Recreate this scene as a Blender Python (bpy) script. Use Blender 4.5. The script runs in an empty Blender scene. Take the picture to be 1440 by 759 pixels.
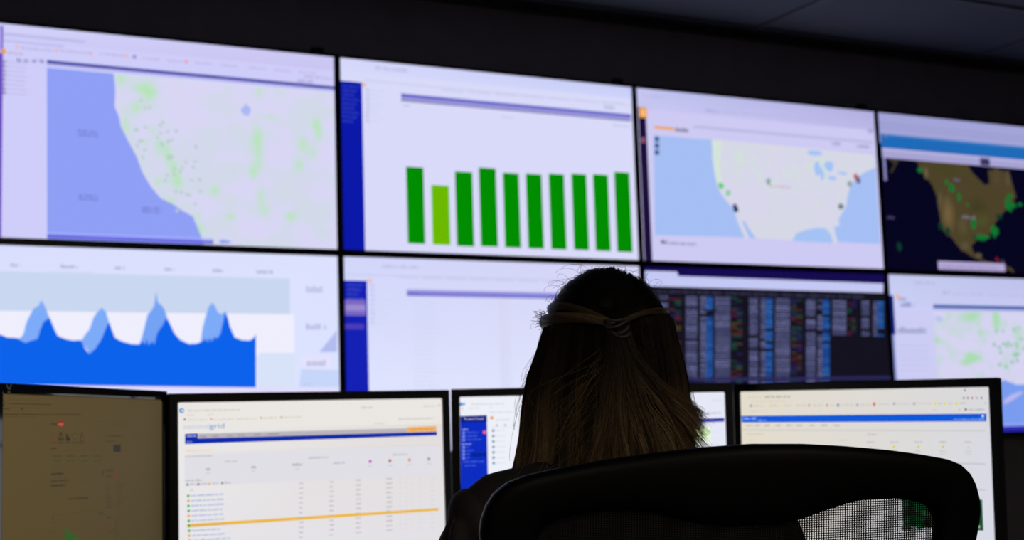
import bpy, bmesh, math, random
import numpy as np
from mathutils import Vector, Matrix

sc = bpy.context.scene
COL = sc.collection

# ------------------------------------------------------------------ camera
# metres: x runs along the video wall, y into it, z up; the lit panel faces lie in the plane y = 0
CAM_LOC = (-0.5673, -4.6337, 1.0997)
YAW, PITCH, ROLL = 0.487752, 0.118833, -0.032498
cam_d = bpy.data.cameras.new('camera')
cam = bpy.data.objects.new('camera', cam_d)
COL.objects.link(cam)
fw = Vector((math.sin(YAW) * math.cos(PITCH), math.cos(YAW) * math.cos(PITCH), math.sin(PITCH)))
rt = Vector((math.cos(YAW), -math.sin(YAW), 0))
up = rt.cross(fw)
rt, up = rt * math.cos(ROLL) + up * math.sin(ROLL), up * math.cos(ROLL) - rt * math.sin(ROLL)
cam.matrix_world = Matrix(((rt.x, up.x, -fw.x, CAM_LOC[0]), (rt.y, up.y, -fw.y, CAM_LOC[1]),
                           (rt.z, up.z, -fw.z, CAM_LOC[2]), (0, 0, 0, 1)))
cam_d.sensor_width = 36.0
cam_d.lens = 36.0 * 2024.34 / 1440.0
cam_d.clip_start = 0.02
cam_d.dof.use_dof = True
cam_d.dof.focus_distance = 1.58
cam_d.dof.aperture_fstop = 7.0
cam_d.dof.aperture_blades = 8
sc.camera = cam

# ------------------------------------------------------------------ world, exposure
w = bpy.data.worlds.new('world')
sc.world = w
w.use_nodes = True
w.node_tree.nodes['Background'].inputs[0].default_value = (0.004, 0.004, 0.005, 1)
w.node_tree.nodes['Background'].inputs[1].default_value = 1.0
sc.view_settings.view_transform = 'Standard'
sc.view_settings.look = 'None'
sc.view_settings.exposure = 0.0
sc.view_settings.gamma = 1.0
sc.view_settings.use_curve_mapping = False

# ------------------------------------------------------------------ helpers
def lin(h):
    o = []
    for i in (0, 2, 4):
        c = int(h[i:i + 2], 16) / 255.0
        o.append(c / 12.92 if c <= 0.04045 else ((c + 0.055) / 1.055) ** 2.4)
    return tuple(o)

MATS = {}
def mat(name, col, rough=0.5, spec=0.5, metal=0.0, noise=0.0, scale=40.0, bump=0.0, coat=0.0):
    """procedural principled material: flat colour with a little noise and relief"""
    if name in MATS: return MATS[name]
    m = bpy.data.materials.new(name); m.use_nodes = True
    nt = m.node_tree; b = nt.nodes['Principled BSDF']
    b.inputs['Base Color'].default_value = (*col, 1)
    b.inputs['Roughness'].default_value = rough
    b.inputs['Metallic'].default_value = metal
    b.inputs['Specular IOR Level'].default_value = spec
    b.inputs['Coat Weight'].default_value = coat
    if noise or bump:
        tc = nt.nodes.new('ShaderNodeTexCoord')
        n = nt.nodes.new('ShaderNodeTexNoise'); n.inputs['Scale'].default_value = scale; n.inputs['Detail'].default_value = 6
        nt.links.new(tc.outputs['Object'], n.inputs['Vector'])
        if noise:
            r = nt.nodes.new('ShaderNodeValToRGB')
            r.color_ramp.elements[0].color = (*[c * (1 - noise) for c in col], 1)
            r.color_ramp.elements[1].color = (*[min(1, c * (1 + noise)) for c in col], 1)
            r.color_ramp.elements[0].position = 0.3; r.color_ramp.elements[1].position = 0.7
            nt.links.new(n.outputs['Fac'], r.inputs['Fac']); nt.links.new(r.outputs['Color'], b.inputs['Base Color'])
        if bump:
            bp = nt.nodes.new('ShaderNodeBump'); bp.inputs['Strength'].default_value = bump; bp.inputs['Distance'].default_value = 0.002
            nt.links.new(n.outputs['Fac'], bp.inputs['Height']); nt.links.new(bp.outputs['Normal'], b.inputs['Normal'])
    MATS[name] = m
    return m

def obj(name, me, m=None, parent=None, smooth=False):
    o = bpy.data.objects.new(name, me); COL.objects.link(o)
    if m and not me.materials: me.materials.append(m)
    if smooth:
        me.polygons.foreach_set('use_smooth', [True] * len(me.polygons))
    if parent: o.parent = parent
    return o

def empty(name, loc=(0, 0, 0), rz=0.0):
    o = bpy.data.objects.new(name, None); COL.objects.link(o)
    o.location = loc; o.rotation_euler = (0, 0, rz); o.empty_display_size = 0.1
    return o

def tag(o, label=None, cat=None, group=None, kind=None):
    if label: o['label'] = label
    if cat: o['category'] = cat
    if group: o['group'] = group
    if kind: o['kind'] = kind
    return o

def mesh(name, verts, faces):
    me = bpy.data.meshes.new(name); me.from_pydata([tuple(v) for v in verts], [], faces); me.update()
    return me

def from_bm(name, bm):
    bmesh.ops.recalc_face_normals(bm, faces=bm.faces)
    me = bpy.data.meshes.new(name); bm.to_mesh(me); bm.free()
    return me

def add_box(bm, x0, y0, z0, x1, y1, z1, bev=0.0, seg=2):
    r = bmesh.ops.create_cube(bm, size=1.0)
    for v in r['verts']:
        v.co = Vector(((x0 + x1) / 2 + v.co.x * (x1 - x0), (y0 + y1) / 2 + v.co.y * (y1 - y0), (z0 + z1) / 2 + v.co.z * (z1 - z0)))
    if bev > 0:
        es = {e for v in r['verts'] for e in v.link_edges}
        bmesh.ops.bevel(bm, geom=list(es), offset=bev, segments=seg, profile=0.5, affect='EDGES')

def box_mesh(name, x0, y0, z0, x1, y1, z1, bev=0.0, seg=2):
    bm = bmesh.new(); add_box(bm, x0, y0, z0, x1, y1, z1, bev, seg)
    return from_bm(name, bm)

def tube(bm, pts, rad, n=10, cap=True):
    """tube of varying radius through points"""
    pts = [Vector(p) for p in pts]; rings = []
    rad = rad if isinstance(rad, (list, tuple)) else [rad] * len(pts)
    ref = Vector((0, 0, 1))
    for i, p in enumerate(pts):
        t = (pts[min(i + 1, len(pts) - 1)] - pts[max(i - 1, 0)]).normalized()
        a = t.cross(ref if abs(t.z) < 0.9 else Vector((1, 0, 0))).normalized(); b = t.cross(a)
        rings.append([bm.verts.new(p + rad[i] * (math.cos(2 * math.pi * k / n) * a + math.sin(2 * math.pi * k / n) * b)) for k in range(n)])
    for i in range(len(rings) - 1):
        for k in range(n):
            bm.faces.new((rings[i][k], rings[i][(k + 1) % n], rings[i + 1][(k + 1) % n], rings[i + 1][k]))
    if cap:
        bm.faces.new(rings[0][::-1]); bm.faces.new(rings[-1])

def frame_loop(pts, n):
    """resample an open polyline to n+1 points by arc length"""
    p = np.array(pts, float); d = np.r_[0, np.cumsum(np.linalg.norm(np.diff(p, axis=0), axis=1))]
    s = np.linspace(0, d[-1], n + 1)
    return np.stack([np.interp(s, d, p[:, k]) for k in range(p.shape[1])], 1)

# ------------------------------------------------------------------ screen pictures
SCREEN_ART = {
 'D11': [
  ('r',0,'cfcdf9',0,0,1210.0,680.6),
  ('g',1,'d2d4fb','ccc8f4','cfccf8','c9c4f0',0.0,0.0,1210.0,48.2),
  ('r',2,'6a4fc0',0.0,7.4,104.8,680.6),
  ('r',3,'b4a8ee',0.0,7.4,99.1,96.7),
  ('r',3,'b6b6e6',103.8,29.6,357.9,36.5),
  ('r',3,'b4b4e4',104.0,52.6,291.0,57.2),
  ('w',3,'b0a9d8',159.9,68.7,260.1,75.6,1),
  ('w',3,'b0a9d8',280.0,65.9,380.5,72.9,1),
  ('w',3,'b4abd8',403.1,62.9,483.0,70.0,1),
  ('o',4,'e8b890',147.0,71.4,5.5),
  ('o',4,'e2b2b8',269.0,70.4,5.6),
  ('o',4,'e2b0b8',376.0,69.5,5.7),
  ('o',4,'e8b8a8',489.9,68.6,5.7),
  ('o',4,'e49aa8',687.4,67.0,5.8),
  ('o',4,'9a94dc',515.4,67.3,7.2),
  ('w',3,'b6afdc',540.9,65.5,597.1,71.8,1),
  ('w',3,'b6afdc',623.1,64.9,680.2,71.2,1),
  ('w',3,'b6afdc',718.6,64.2,776.8,70.6,1),
  ('w',3,'b6afdc',803.7,63.6,862.8,70.0,1),
  ('w',3,'b6afdc',902.6,62.8,962.9,69.3,1),
  ('w',3,'b6afdc',990.8,62.2,1052.1,68.7,1),
  ('w',3,'b6afdc',1080.4,61.5,1142.8,68.1,1),
  ('w',3,'aaa4d4',1100.9,74.4,1200.4,82.0,1),
  ('w',3,'a8a2d8',1074.8,89.4,1131.8,102.0,1),
  ('o',4,'f0a030',106.5,89.1,8.3),
  ('w',4,'b09a90',119.3,89.5,164.4,95.3,1),
  ('w',4,'6e6aa8',102.5,116.4,115.3,126.7,1),
  ('w',4,'b6b2da',119.6,119.9,177.6,124.5,1),
  ('w',4,'6e6aa8',102.6,130.8,115.4,141.1,1),
  ('w',4,'b6b2da',119.7,134.4,173.4,139.0,1),
  ('w',4,'6e6aa8',102.7,145.3,115.6,155.5,1),
  ('w',4,'b6b2da',119.8,148.8,169.2,153.4,1),
  ('w',4,'6e6aa8',102.9,159.7,115.7,169.9,1),
  ('w',4,'b6b2da',120.0,163.2,177.9,167.8,1),
  ('w',4,'6e6aa8',103.0,174.0,115.8,184.3,1),
  ('w',4,'b6b2da',120.1,177.6,173.7,182.2,1),
  ('w',4,'6e6aa8',103.1,188.4,116.0,198.7,1),
  ('w',4,'b6b2da',120.2,192.0,169.5,196.6,1),
  ('w',4,'6e6aa8',103.3,202.8,116.1,213.0,1),
  ('w',4,'b6b2da',120.3,206.4,178.2,211.0,1),
  ('w',4,'6e6aa8',103.4,217.1,116.2,227.4,1),
  ('w',4,'b6b2da',120.5,220.8,174.0,225.4,1),
  ('w',4,'6a6aae',147.3,106.9,160.3,118.4,1),
  ('w',4,'6a6aae',168.9,105.9,181.9,117.5,1),
  ('w',4,'6a6aae',192.7,104.9,205.7,116.4,1),
  ('w',4,'6a6aae',216.6,103.8,229.7,115.4,1),
  ('r',2,'d9d6f2',238.5,124.7,1210.0,680.6),
  ('n',3,'d8d6f4','b8e4bc',238.5,124.7,1210.0,680.6,14,0.42,3,0.22,[[471.5,147.7,16.5,29.9,0.75],[540.7,172.5,33.6,15.0,0.75],[517.5,233.9,18.7,21.3,0.75],[485.3,295.6,12.4,25.5,0.75],[575.3,312.6,14.7,19.2,0.75],[564.0,182.4,25.3,30.1,0.75],[591.5,359.0,12.6,29.9,0.75],[621.9,380.7,14.8,34.2,0.75],[645.1,433.9,17.0,30.0,0.75],[656.7,473.7,14.9,21.4,0.75],[552.0,349.8,10.4,12.8,0.75],[591.1,477.4,12.6,8.5,0.75],[632.9,538.9,21.1,8.5,0.75],[684.7,555.3,19.2,10.7,0.75],[717.7,587.1,17.2,15.0,0.75],[727.0,629.4,12.9,17.1,0.75],[780.7,498.0,13.1,13.0,0.75],[929.8,311.3,18.0,57.5,0.75],[933.9,384.7,18.0,39.7,0.75],[913.6,422.6,13.4,26.4,0.75],[951.8,554.7,22.5,26.3,0.75],[937.4,506.7,15.7,21.9,0.75],[1042.1,570.1,22.9,17.7,0.75],[1075.4,388.1,20.8,26.8,0.75],[1096.9,324.5,20.9,31.5,0.75],[1127.5,347.4,16.4,27.0,0.75],[1142.2,246.1,16.4,20.4,0.75],[939.2,150.1,15.8,20.1,0.75],[980.9,233.5,27.4,8.9,0.75],[1149.4,283.3,14.1,22.6,0.75],[835.7,584.2,15.4,8.7,0.75],[1015.6,106.0,20.7,9.0,0.75],[658.4,126.0,10.7,8.7,0.75]]),
  ('p',4,'8f9ff5',[238.5,124.7,448.7,128.4,453.3,187.2,451.0,239.3,464.7,268.9,471.5,303.7,494.4,349.1,524.2,403.6,540.2,449.7,567.9,495.2,600.3,533.5,639.9,550.4,670.4,570.2,705.8,587.6,719.9,620.2,729.2,643.6,743.3,680.6,241.9,680.6]),
  ('r',5,'2c3aa0',238.4,105.0,1210.0,115.4),
  ('r',5,'b9b2ee',238.5,116.6,1210.0,124.7),
  ('r',5,'d6dcff',238.5,124.7,1210.0,129.3),
  ('r',6,'aab4ff',241.7,659.2,774.6,663.8),
  ('r',6,'6a6ae0',241.7,666.0,774.5,677.3),
  ('w',5,'7480d2',334.2,323.2,396.8,332.5,1),
  ('w',5,'7480d2',336.5,334.6,399.1,343.9,1),
  ('w',5,'7480d2',337.2,530.7,399.4,539.9,1),
  ('w',5,'7480d2',339.4,542.1,401.7,551.3,1),
  ('w',5,'7480d2',537.7,562.4,602.5,571.8,1),
  ('w',5,'7480d2',540.0,574.0,604.8,583.3,1),
  ('b',5,'aab8f4',891.0,215.9,16.2,19.7,4),
  ('b',6,'b4cec4',731.9,502.3,5.7,5.7,0),
  ('b',6,'b4cec4',672.3,426.3,5.7,5.7,1),
  ('b',6,'b4cec4',667.8,510.0,5.7,5.7,2),
  ('b',6,'b4cec4',551.5,300.0,5.6,5.7,3),
  ('b',6,'b4cec4',707.5,423.1,5.7,5.7,4),
  ('b',6,'b4cec4',729.6,464.7,5.7,5.7,5),
  ('b',6,'b4cec4',607.0,356.9,5.6,5.7,6),
  ('b',6,'b4cec4',523.1,309.3,5.5,5.7,7),
  ('b',6,'b4cec4',645.3,433.3,5.7,5.7,8),
  ('b',6,'b4cec4',600.6,316.3,5.6,5.7,9),
  ('b',6,'b4cec4',628.4,388.5,5.6,5.7,10),
  ('b',6,'b4cec4',530.8,348.0,5.5,5.7,11),
  ('b',6,'b4cec4',542.2,401.3,5.5,5.7,12),
  ('b',6,'b4cec4',653.4,572.0,5.6,5.7,13),
  ('b',6,'b4cec4',599.1,290.5,5.6,5.7,14),
  ('b',6,'b4cec4',650.4,507.8,5.7,5.7,15),
  ('b',6,'b4cec4',684.9,406.7,5.7,5.7,16),
  ('b',6,'b4cec4',622.7,310.6,5.6,5.7,17),
  ('b',6,'b4cec4',665.6,440.2,5.7,5.7,18),
  ('b',6,'b4cec4',651.6,305.3,5.7,5.7,19),
  ('b',6,'b4cec4',714.5,545.3,5.7,5.7,20),
  ('b',6,'b4cec4',550.2,234.9,5.6,5.7,21),
  ('b',6,'b4cec4',621.0,456.2,5.6,5.7,22),
  ('b',6,'b4cec4',602.5,348.5,5.6,5.7,23),
  ('b',6,'b4cec4',717.9,355.9,5.7,5.8,24),
  ('b',6,'b4cec4',639.0,335.7,5.7,5.7,25),
  ('b',6,'b4cec4',703.1,467.0,5.7,5.7,26),
  ('b',6,'b4cec4',525.3,362.9,5.5,5.7,27),
  ('b',6,'b4cec4',644.4,451.0,5.7,5.7,28),
  ('b',6,'b4cec4',715.2,403.6,5.7,5.8,29),
  ('b',6,'b4cec4',625.5,343.3,5.6,5.7,30),
  ('b',6,'b4cec4',631.2,398.3,5.6,5.7,31),
  ('b',6,'b4cec4',535.8,211.4,5.6,5.7,32),
  ('b',6,'b4cec4',684.4,515.2,5.7,5.7,33),
  ('b',6,'b4cec4',517.1,311.8,5.5,5.7,34),
  ('b',6,'b4cec4',625.5,340.6,5.6,5.7,35),
  ('b',6,'b4cec4',638.6,392.2,5.7,5.7,36),
  ('b',6,'b4cec4',694.4,518.5,5.7,5.7,37),
  ('b',6,'b4cec4',624.2,396.0,5.6,5.7,38),
  ('b',6,'b4cec4',540.1,345.2,5.6,5.7,39),
  ('b',6,'b4cec4',590.3,331.1,5.6,5.7,40),
  ('b',6,'b4cec4',549.4,374.5,5.6,5.7,41),
  ('b',6,'b4cec4',615.1,473.1,5.6,5.7,42),
  ('b',6,'b4cec4',607.4,279.6,5.6,5.7,43),
  ('b',6,'b4cec4',566.4,232.8,5.6,5.7,44),
  ('b',6,'b4cec4',717.4,351.6,5.7,5.8,45),
  ('b',6,'8fa0e8',813.1,669.0,21.8,6.0,2),
 ],
 'D12': [
  ('r',0,'d9daf9',0,0,1210.0,680.6),
  ('g',1,'d6d6fa','c8cdf6','d6d9fb','ccd2fa',0.0,0.0,1210.0,45.7),
  ('w',3,'b9bcdc',133.6,16.1,263.3,29.1,1),
  ('r',3,'c6c9ea',89.0,70.7,1210.0,74.6),
  ('w',3,'c6c4e6',388.3,77.0,474.6,84.9,1),
  ('w',3,'c6c4e6',497.7,75.0,585.7,83.1,1),
  ('w',3,'c6c4e6',609.3,73.1,699.0,81.2,1),
  ('w',3,'c6c4e6',723.0,71.0,814.6,79.2,1),
  ('w',3,'c6c4e6',839.1,69.0,932.5,77.2,1),
  ('w',3,'c6c4e6',957.5,66.9,1052.8,75.2,1),
  ('w',3,'c6c4e6',1078.4,64.7,1175.6,73.2,1),
  ('r',2,'0a18a8',0.0,82.0,79.8,680.6),
  ('w',3,'3a4cc4',5.4,95.5,72.3,101.9,1),
  ('w',3,'3a4cc4',5.1,111.4,61.2,117.8,1),
  ('w',3,'3a4cc4',4.8,127.2,50.1,133.6,1),
  ('w',3,'3a4cc4',4.5,143.1,71.3,149.4,1),
  ('w',3,'3a4cc4',4.2,158.9,60.2,165.3,1),
  ('w',3,'3a4cc4',3.9,174.7,49.2,181.1,1),
  ('w',3,'3a4cc4',3.6,190.5,70.3,196.9,1),
  ('w',3,'3a4cc4',3.3,206.3,59.2,212.7,1),
  ('w',3,'3a4cc4',2.9,222.1,48.2,228.4,1),
  ('o',4,'e8b2a2',88.6,88.8,7.7),
  ('w',4,'b8bce6',93.7,101.2,109.8,111.5,1),
  ('w',4,'cccff0',115.3,104.5,164.3,109.6,1),
  ('w',4,'b8bce6',93.3,117.2,109.5,127.5,1),
  ('w',4,'cccff0',114.9,120.5,153.0,125.6,1),
  ('w',4,'b8bce6',93.0,133.1,109.1,143.5,1),
  ('w',4,'cccff0',114.6,136.5,141.7,141.6,1),
  ('w',4,'b8bce6',92.7,149.1,108.8,159.4,1),
  ('w',4,'cccff0',114.2,152.5,163.2,157.6,1),
  ('w',4,'b8bce6',92.3,165.1,108.4,175.3,1),
  ('w',4,'cccff0',113.8,168.5,151.9,173.6,1),
  ('w',4,'b8bce6',92.0,181.0,108.1,191.3,1),
  ('w',4,'cccff0',113.5,184.4,140.6,189.6,1),
  ('w',4,'b8bce6',91.6,196.9,107.7,207.2,1),
  ('w',4,'cccff0',113.1,200.4,162.1,205.5,1),
  ('w',4,'b8bce6',91.3,212.8,107.4,223.1,1),
  ('w',4,'cccff0',112.8,216.3,150.8,221.5,1),
  ('r',4,'5f63c6',230.2,108.8,1204.3,120.5),
  ('r',4,'a09ade',229.9,120.5,1203.7,132.3),
  ('r',5,'55598c',229.6,132.3,1203.2,136.4),
  ('w',4,'a8aacc',240.3,147.0,262.5,154.8,1),
  ('w',4,'bfc2e0',633.0,158.5,683.7,165.3,1),
  ('w',4,'a8b0d8',1084.0,80.5,1129.0,94.6,1),
  ('w',4,'b4b6da',1119.2,154.6,1197.3,160.8,1),
  ('r',4,'008c00',242.6,374.0,309.9,649.8),
  ('r',4,'6cb800',339.8,434.9,409.4,650.5),
  ('r',4,'008c00',435.0,379.4,504.9,652.5),
  ('r',4,'008c00',532.2,359.6,602.1,650.2),
  ('r',4,'008c00',631.1,373.1,697.3,651.2),
  ('r',4,'008c00',727.4,370.7,794.1,651.2),
  ('r',4,'008c00',825.5,365.0,891.4,651.2),
  ('r',4,'008c00',924.0,359.2,989.0,650.1),
  ('r',4,'008c00',1019.0,355.8,1085.7,650.2),
  ('r',4,'008c00',1114.7,341.1,1183.9,651.5),
 ],
 'D13': [
  ('r',0,'cdcaf3',0,0,1210.0,680.6),
  ('g',1,'bfc3ee','b2afe0','c9c8f4','bcb8e8',0.0,0.0,1210.0,82.0),
  ('r',2,'1c0c3a',3.8,0.0,38.5,680.6),
  ('r',3,'c6c4f0',3.8,0.0,69.3,75.4),
  ('r',4,'f0a24a',7.9,76.1,43.8,117.3),
  ('r',5,'f8bc78',15.8,84.0,36.0,109.4),
  ('o',4,'b06a80',22.7,206.9,11.4),
  ('o',5,'501850',26.0,206.6,6.8),
  ('w',4,'f2a030',75.8,141.2,169.8,157.0,0),
  ('w',4,'8d8aa0',174.7,144.6,234.1,159.0,0),
  ('r',4,'f0a030',80.6,145.9,167.3,156.6),
  ('r',4,'9a98b4',172.9,147.6,236.7,161.6),
  ('w',3,'b2b4dc',22.1,23.7,122.5,32.3,1),
  ('w',3,'a4a6d6',325.4,57.6,388.3,69.3,1),
  ('w',3,'b4b4dc',405.8,58.5,483.8,67.3,1),
  ('w',3,'b4b4dc',498.1,56.9,577.3,65.8,1),
  ('w',3,'b4b4dc',591.8,55.2,672.1,64.2,1),
  ('w',3,'b4b4dc',686.8,53.6,768.4,62.6,1),
  ('w',3,'b4b4dc',783.3,51.9,866.2,61.0,1),
  ('w',3,'b4b4dc',881.3,50.2,965.5,59.4,1),
  ('r',3,'bcbae2',262.6,129.4,1197.5,141.0),
  ('w',4,'9a98c4',969.7,145.1,1015.6,160.5,1),
  ('w',4,'9c98c2',1105.3,148.0,1180.0,163.5,1),
  ('w',4,'a09cc8',1170.5,70.5,1201.5,95.5,1),
  ('r',3,'a5bff4',70.3,183.6,1201.0,574.6),
  ('p',4,'d6d8e6',[354.8,179.5,1198.3,186.6,1201.0,243.6,1133.2,270.4,1106.0,285.6,1064.5,319.6,1039.5,366.0,1023.7,422.9,989.4,463.6,955.3,504.0,955.6,537.2,969.3,578.8,945.4,579.7,930.3,538.2,907.9,519.2,859.3,519.0,810.4,527.6,754.4,545.1,726.4,576.7,544.8,574.8,508.1,533.3,490.5,502.0,471.5,492.1,494.3,544.6,511.8,578.1,485.8,574.8,457.1,514.1,440.9,461.4,392.0,415.8,368.5,379.7,355.0,327.2,346.6,252.9]),
  ('n',5,'d7d6ea','cfe4d4',392.6,218.9,980.7,507.2,16,0.5,9,0.45,[[483.8,227.4,28.6,29.4,0.7],[553.7,252.3,18.1,14.8,0.6],[510.7,196.2,36.0,17.7,0.6],[813.6,205.7,60.5,15.1,0.6],[881.5,307.0,68.7,60.5,0.3],[721.2,464.7,74.2,29.7,0.3]]),
  ('p',6,'d4e4d8',[348.1,184.2,399.6,184.9,380.8,282.8,389.1,357.2,362.7,369.4,349.8,284.8]),
  ('p',6,'a5bff4',[348.2,182.1,346.6,252.9,355.0,327.2,368.5,379.7,392.0,415.8,440.9,461.4,457.1,514.1,486.0,572.7,56.0,580.7,69.2,189.1]),
  ('b',6,'a4c2f4',868.4,202.5,47.9,13.5,690),
  ('b',6,'a4c2f4',881.7,268.6,15.5,42.6,703),
  ('b',6,'a4c2f4',945.9,253.5,25.6,24.8,748),
  ('b',6,'a4c2f4',959.1,303.1,25.6,9.0,760),
  ('b',6,'a4c2f4',1017.6,279.5,25.9,6.8,800),
  ('b',6,'a4c2f4',903.9,289.6,11.3,26.9,720),
  ('p',6,'a4c2f4',[726.4,576.7,754.4,545.1,810.4,527.6,859.3,519.0,907.9,519.2,930.1,540.4,941.2,579.8,772.4,579.4]),
  ('b',7,'6ac888',382.2,366.2,12.6,14.5,335),
  ('b',7,'8ed0a0',415.3,394.3,12.7,14.5,362),
  ('b',7,'3a4a78',445.5,450.5,12.7,14.5,388),
  ('b',7,'7aa894',621.5,337.8,13.1,14.8,516),
  ('b',7,'c05a5a',1088.4,290.1,14.1,15.4,850),
  ('b',7,'8a9a90',1051.4,322.6,14.0,15.3,826),
  ('b',7,'6a7a88',995.4,422.0,13.9,15.2,792),
  ('b',7,'584a58',1098.8,304.2,14.1,15.4,858),
  ('b',7,'283858',450.2,458.9,12.7,14.5,392),
  ('w',7,'c8a8b8',625.9,351.3,736.6,358.7,1),
  ('r',7,'4c5c90',74.2,188.7,95.3,208.3),
  ('r',7,'4c5c90',72.8,215.1,93.9,234.6),
  ('r',7,'4c5c90',71.4,241.3,92.5,260.9),
  ('w',5,'3a3a64',83.2,599.0,111.1,613.0,1),
  ('w',5,'8a86b0',117.8,603.3,252.4,614.5,1),
 ],
 'D14': [
  ('r',0,'06051f',0,0,1210.0,680.6),
  ('r',1,'a3a4d8',0.0,0.0,1046.5,132.8),
  ('r',0,'06051f',0.0,201.3,1135.5,174.3),
  ('r',2,'9294c6',2.2,43.7,1056.2,48.1),
  ('r',2,'9294c6',0.7,62.6,1054.1,67.0),
  ('r',3,'1f6ab8',6.3,91.9,1050.9,153.1),
  ('r',4,'3f80c4',6.3,91.9,1050.9,101.3),
  ('o',5,'7a6ab0',33.6,100.9,7.9),
  ('r',3,'a6a2d2',9.2,154.1,1044.2,197.9),
  ('r',4,'b8b4e2',9.2,154.1,1044.2,166.6),
  ('r',4,'8a8ac0',11.8,196.0,25.4,297.7),
  ('r',6,'3a3560',584.5,162.4,642.6,194.5),
  ('p',3,'3c3420',[35.2,198.3,104.2,200.3,57.6,261.0,43.7,261.8,74.6,222.5]),
  ('p',3,'4c4229',[202.2,200.6,505.1,199.1,531.4,232.9,600.7,284.3,631.4,277.1,629.9,215.9,721.0,210.5,770.2,252.5,793.0,329.9,758.8,365.2,709.5,401.0,643.4,459.4,609.6,499.4,606.9,527.0,532.0,535.3,492.5,564.0,510.4,607.0,567.4,627.0,729.3,655.3,749.7,679.0,683.9,656.5,552.2,631.8,481.0,607.9,412.1,566.8,372.7,525.0,329.1,451.1,309.2,354.6,285.4,301.7,227.0,240.1]),
  ('s',4,'75623f','4c4229',367.2,427.7,50.1,99.9),
  ('s',4,'665842','4c4229',328.8,375.3,19.9,57.5),
  ('s',4,'5a5034','4c4229',449.4,478.5,40.5,57.7),
  ('s',4,'464320','4c4229',385.3,230.6,101.2,32.9),
  ('s',4,'554930','4c4229',679.6,246.5,28.0,46.4),
  ('s',4,'4a5428','4c4229',570.7,440.5,51.6,45.7),
  ('s',4,'5c5340','4c4229',455.8,565.3,37.1,27.5),
  ('s',4,'6e6650','4c4229',254.5,249.3,16.4,32.5),
  ('s',4,'5a5040','4c4229',747.1,253.8,21.2,46.6),
  ('s',4,'3e3c20','4c4229',546.3,386.6,79.1,55.9),
  ('s',4,'5e564c','4c4229',532.5,606.3,23.8,12.6),
  ('b',6,'12702f',373.0,286.0,11.6,13.2,325),
  ('b',6,'12702f',399.5,311.8,17.5,21.9,345),
  ('b',6,'12702f',219.9,240.5,14.2,15.2,215),
  ('b',6,'12702f',439.8,347.9,11.7,22.0,375),
  ('b',6,'12702f',488.1,378.4,8.8,8.8,410),
  ('b',6,'12702f',562.7,523.2,47.7,13.2,470),
  ('b',6,'12702f',640.2,492.7,24.1,28.8,520),
  ('b',6,'12702f',743.4,366.0,21.4,38.1,580),
  ('b',6,'12702f',755.1,326.2,18.4,11.2,585),
  ('b',6,'12702f',516.6,464.8,20.7,24.2,435),
  ('b',6,'0a3a2a',518.3,524.9,14.8,11.0,440),
  ('b',6,'0a3a2a',676.9,424.7,18.2,13.4,540),
  ('b',6,'0a3a2a',71.8,584.0,13.8,19.0,130),
  ('b',6,'0a3a2a',319.0,483.9,17.2,17.3,300),
  ('b',6,'0a3a2a',360.2,503.8,17.3,19.5,330),
  ('b',6,'12702f',773.5,370.1,15.4,13.5,600),
  ('b',6,'12702f',812.6,362.6,13.9,11.3,625),
  ('w',7,'6a688c',418.5,263.9,453.7,276.7,1),
  ('w',7,'7a7488',451.4,426.8,528.3,442.8,1),
  ('w',7,'4a4a78',14.4,450.2,56.4,462.6,1),
  ('r',7,'b2a6d4',288.0,637.6,689.7,674.0),
  ('w',8,'9a8ec0',303.6,654.4,654.5,667.0,1),
  ('o',8,'b01828',642.6,619.2,7.1),
  ('w',8,'5a5478',664.9,621.5,687.7,631.1,1),
 ],
 'D21': [
  ('r',0,'dfe3fd',0,0,1210.0,680.6),
  ('g',0,'d6dcfb','dadffc','e6e8ff','d8e2ff',0,0,1210.0,680.6),
  ('w',3,'a9abd0',133.6,55.7,162.4,65.9,1),
  ('w',3,'a9abd0',284.2,56.0,334.8,66.4,1),
  ('w',3,'a9abd0',451.9,55.7,482.6,66.3,1),
  ('w',3,'a9abd0',612.0,55.8,643.7,66.5,1),
  ('w',3,'a9abd0',772.5,55.8,805.1,66.7,1),
  ('w',3,'a9abd0',922.1,56.2,979.5,67.2,1),
  ('w',3,'c6c8ea',246.8,77.0,384.3,79.6,1),
  ('g',1,'c6d6ee','ccd6f4','c9d9ee','cdd4f2',102.4,82.1,1035.4,202.2),
  ('r',1,'f0eefc',0.0,205.9,1050.4,342.8),
  ('p',2,'c9d7f0',[17.8,81.4,1037.2,82.1,1035.4,202.2,19.3,205.5]),
  ('p',2,'efeefd',[19.2,204.0,1050.8,203.7,1048.9,333.1,20.6,319.9]),
  ('p',3,'d8e2f8',[926.4,333.1,1053.1,334.7,1053.1,448.7,925.0,450.5]),
  ('p',4,'7eabf8',[161.3,289.8,172.0,278.5,182.5,237.1,193.1,214.4,203.8,195.4,218.3,185.3,225.4,168.6,234.3,182.1,243.9,206.2,251.3,227.3,255.5,319.6,161.6,319.7]),
  ('p',4,'7eabf8',[347.5,296.6,358.6,277.4,373.5,258.2,384.7,223.5,395.9,205.7,411.0,190.1,424.6,203.8,433.7,234.6,437.5,246.1,426.3,350.0,373.7,336.2]),
  ('p',4,'74a2f4',[533.2,299.7,544.9,256.8,556.7,209.9,568.4,198.0,577.8,179.8,584.2,134.8,589.6,170.2,602.1,179.4,613.0,197.3,620.8,223.2,622.8,319.0,533.2,319.1]),
  ('p',4,'7eabf8',[728.6,299.0,737.0,247.4,748.6,207.5,756.9,181.8,770.0,167.2,779.6,181.5,787.6,199.0,799.8,206.8,808.0,197.1,811.9,222.7,811.1,318.7,730.1,318.8]),
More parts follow.
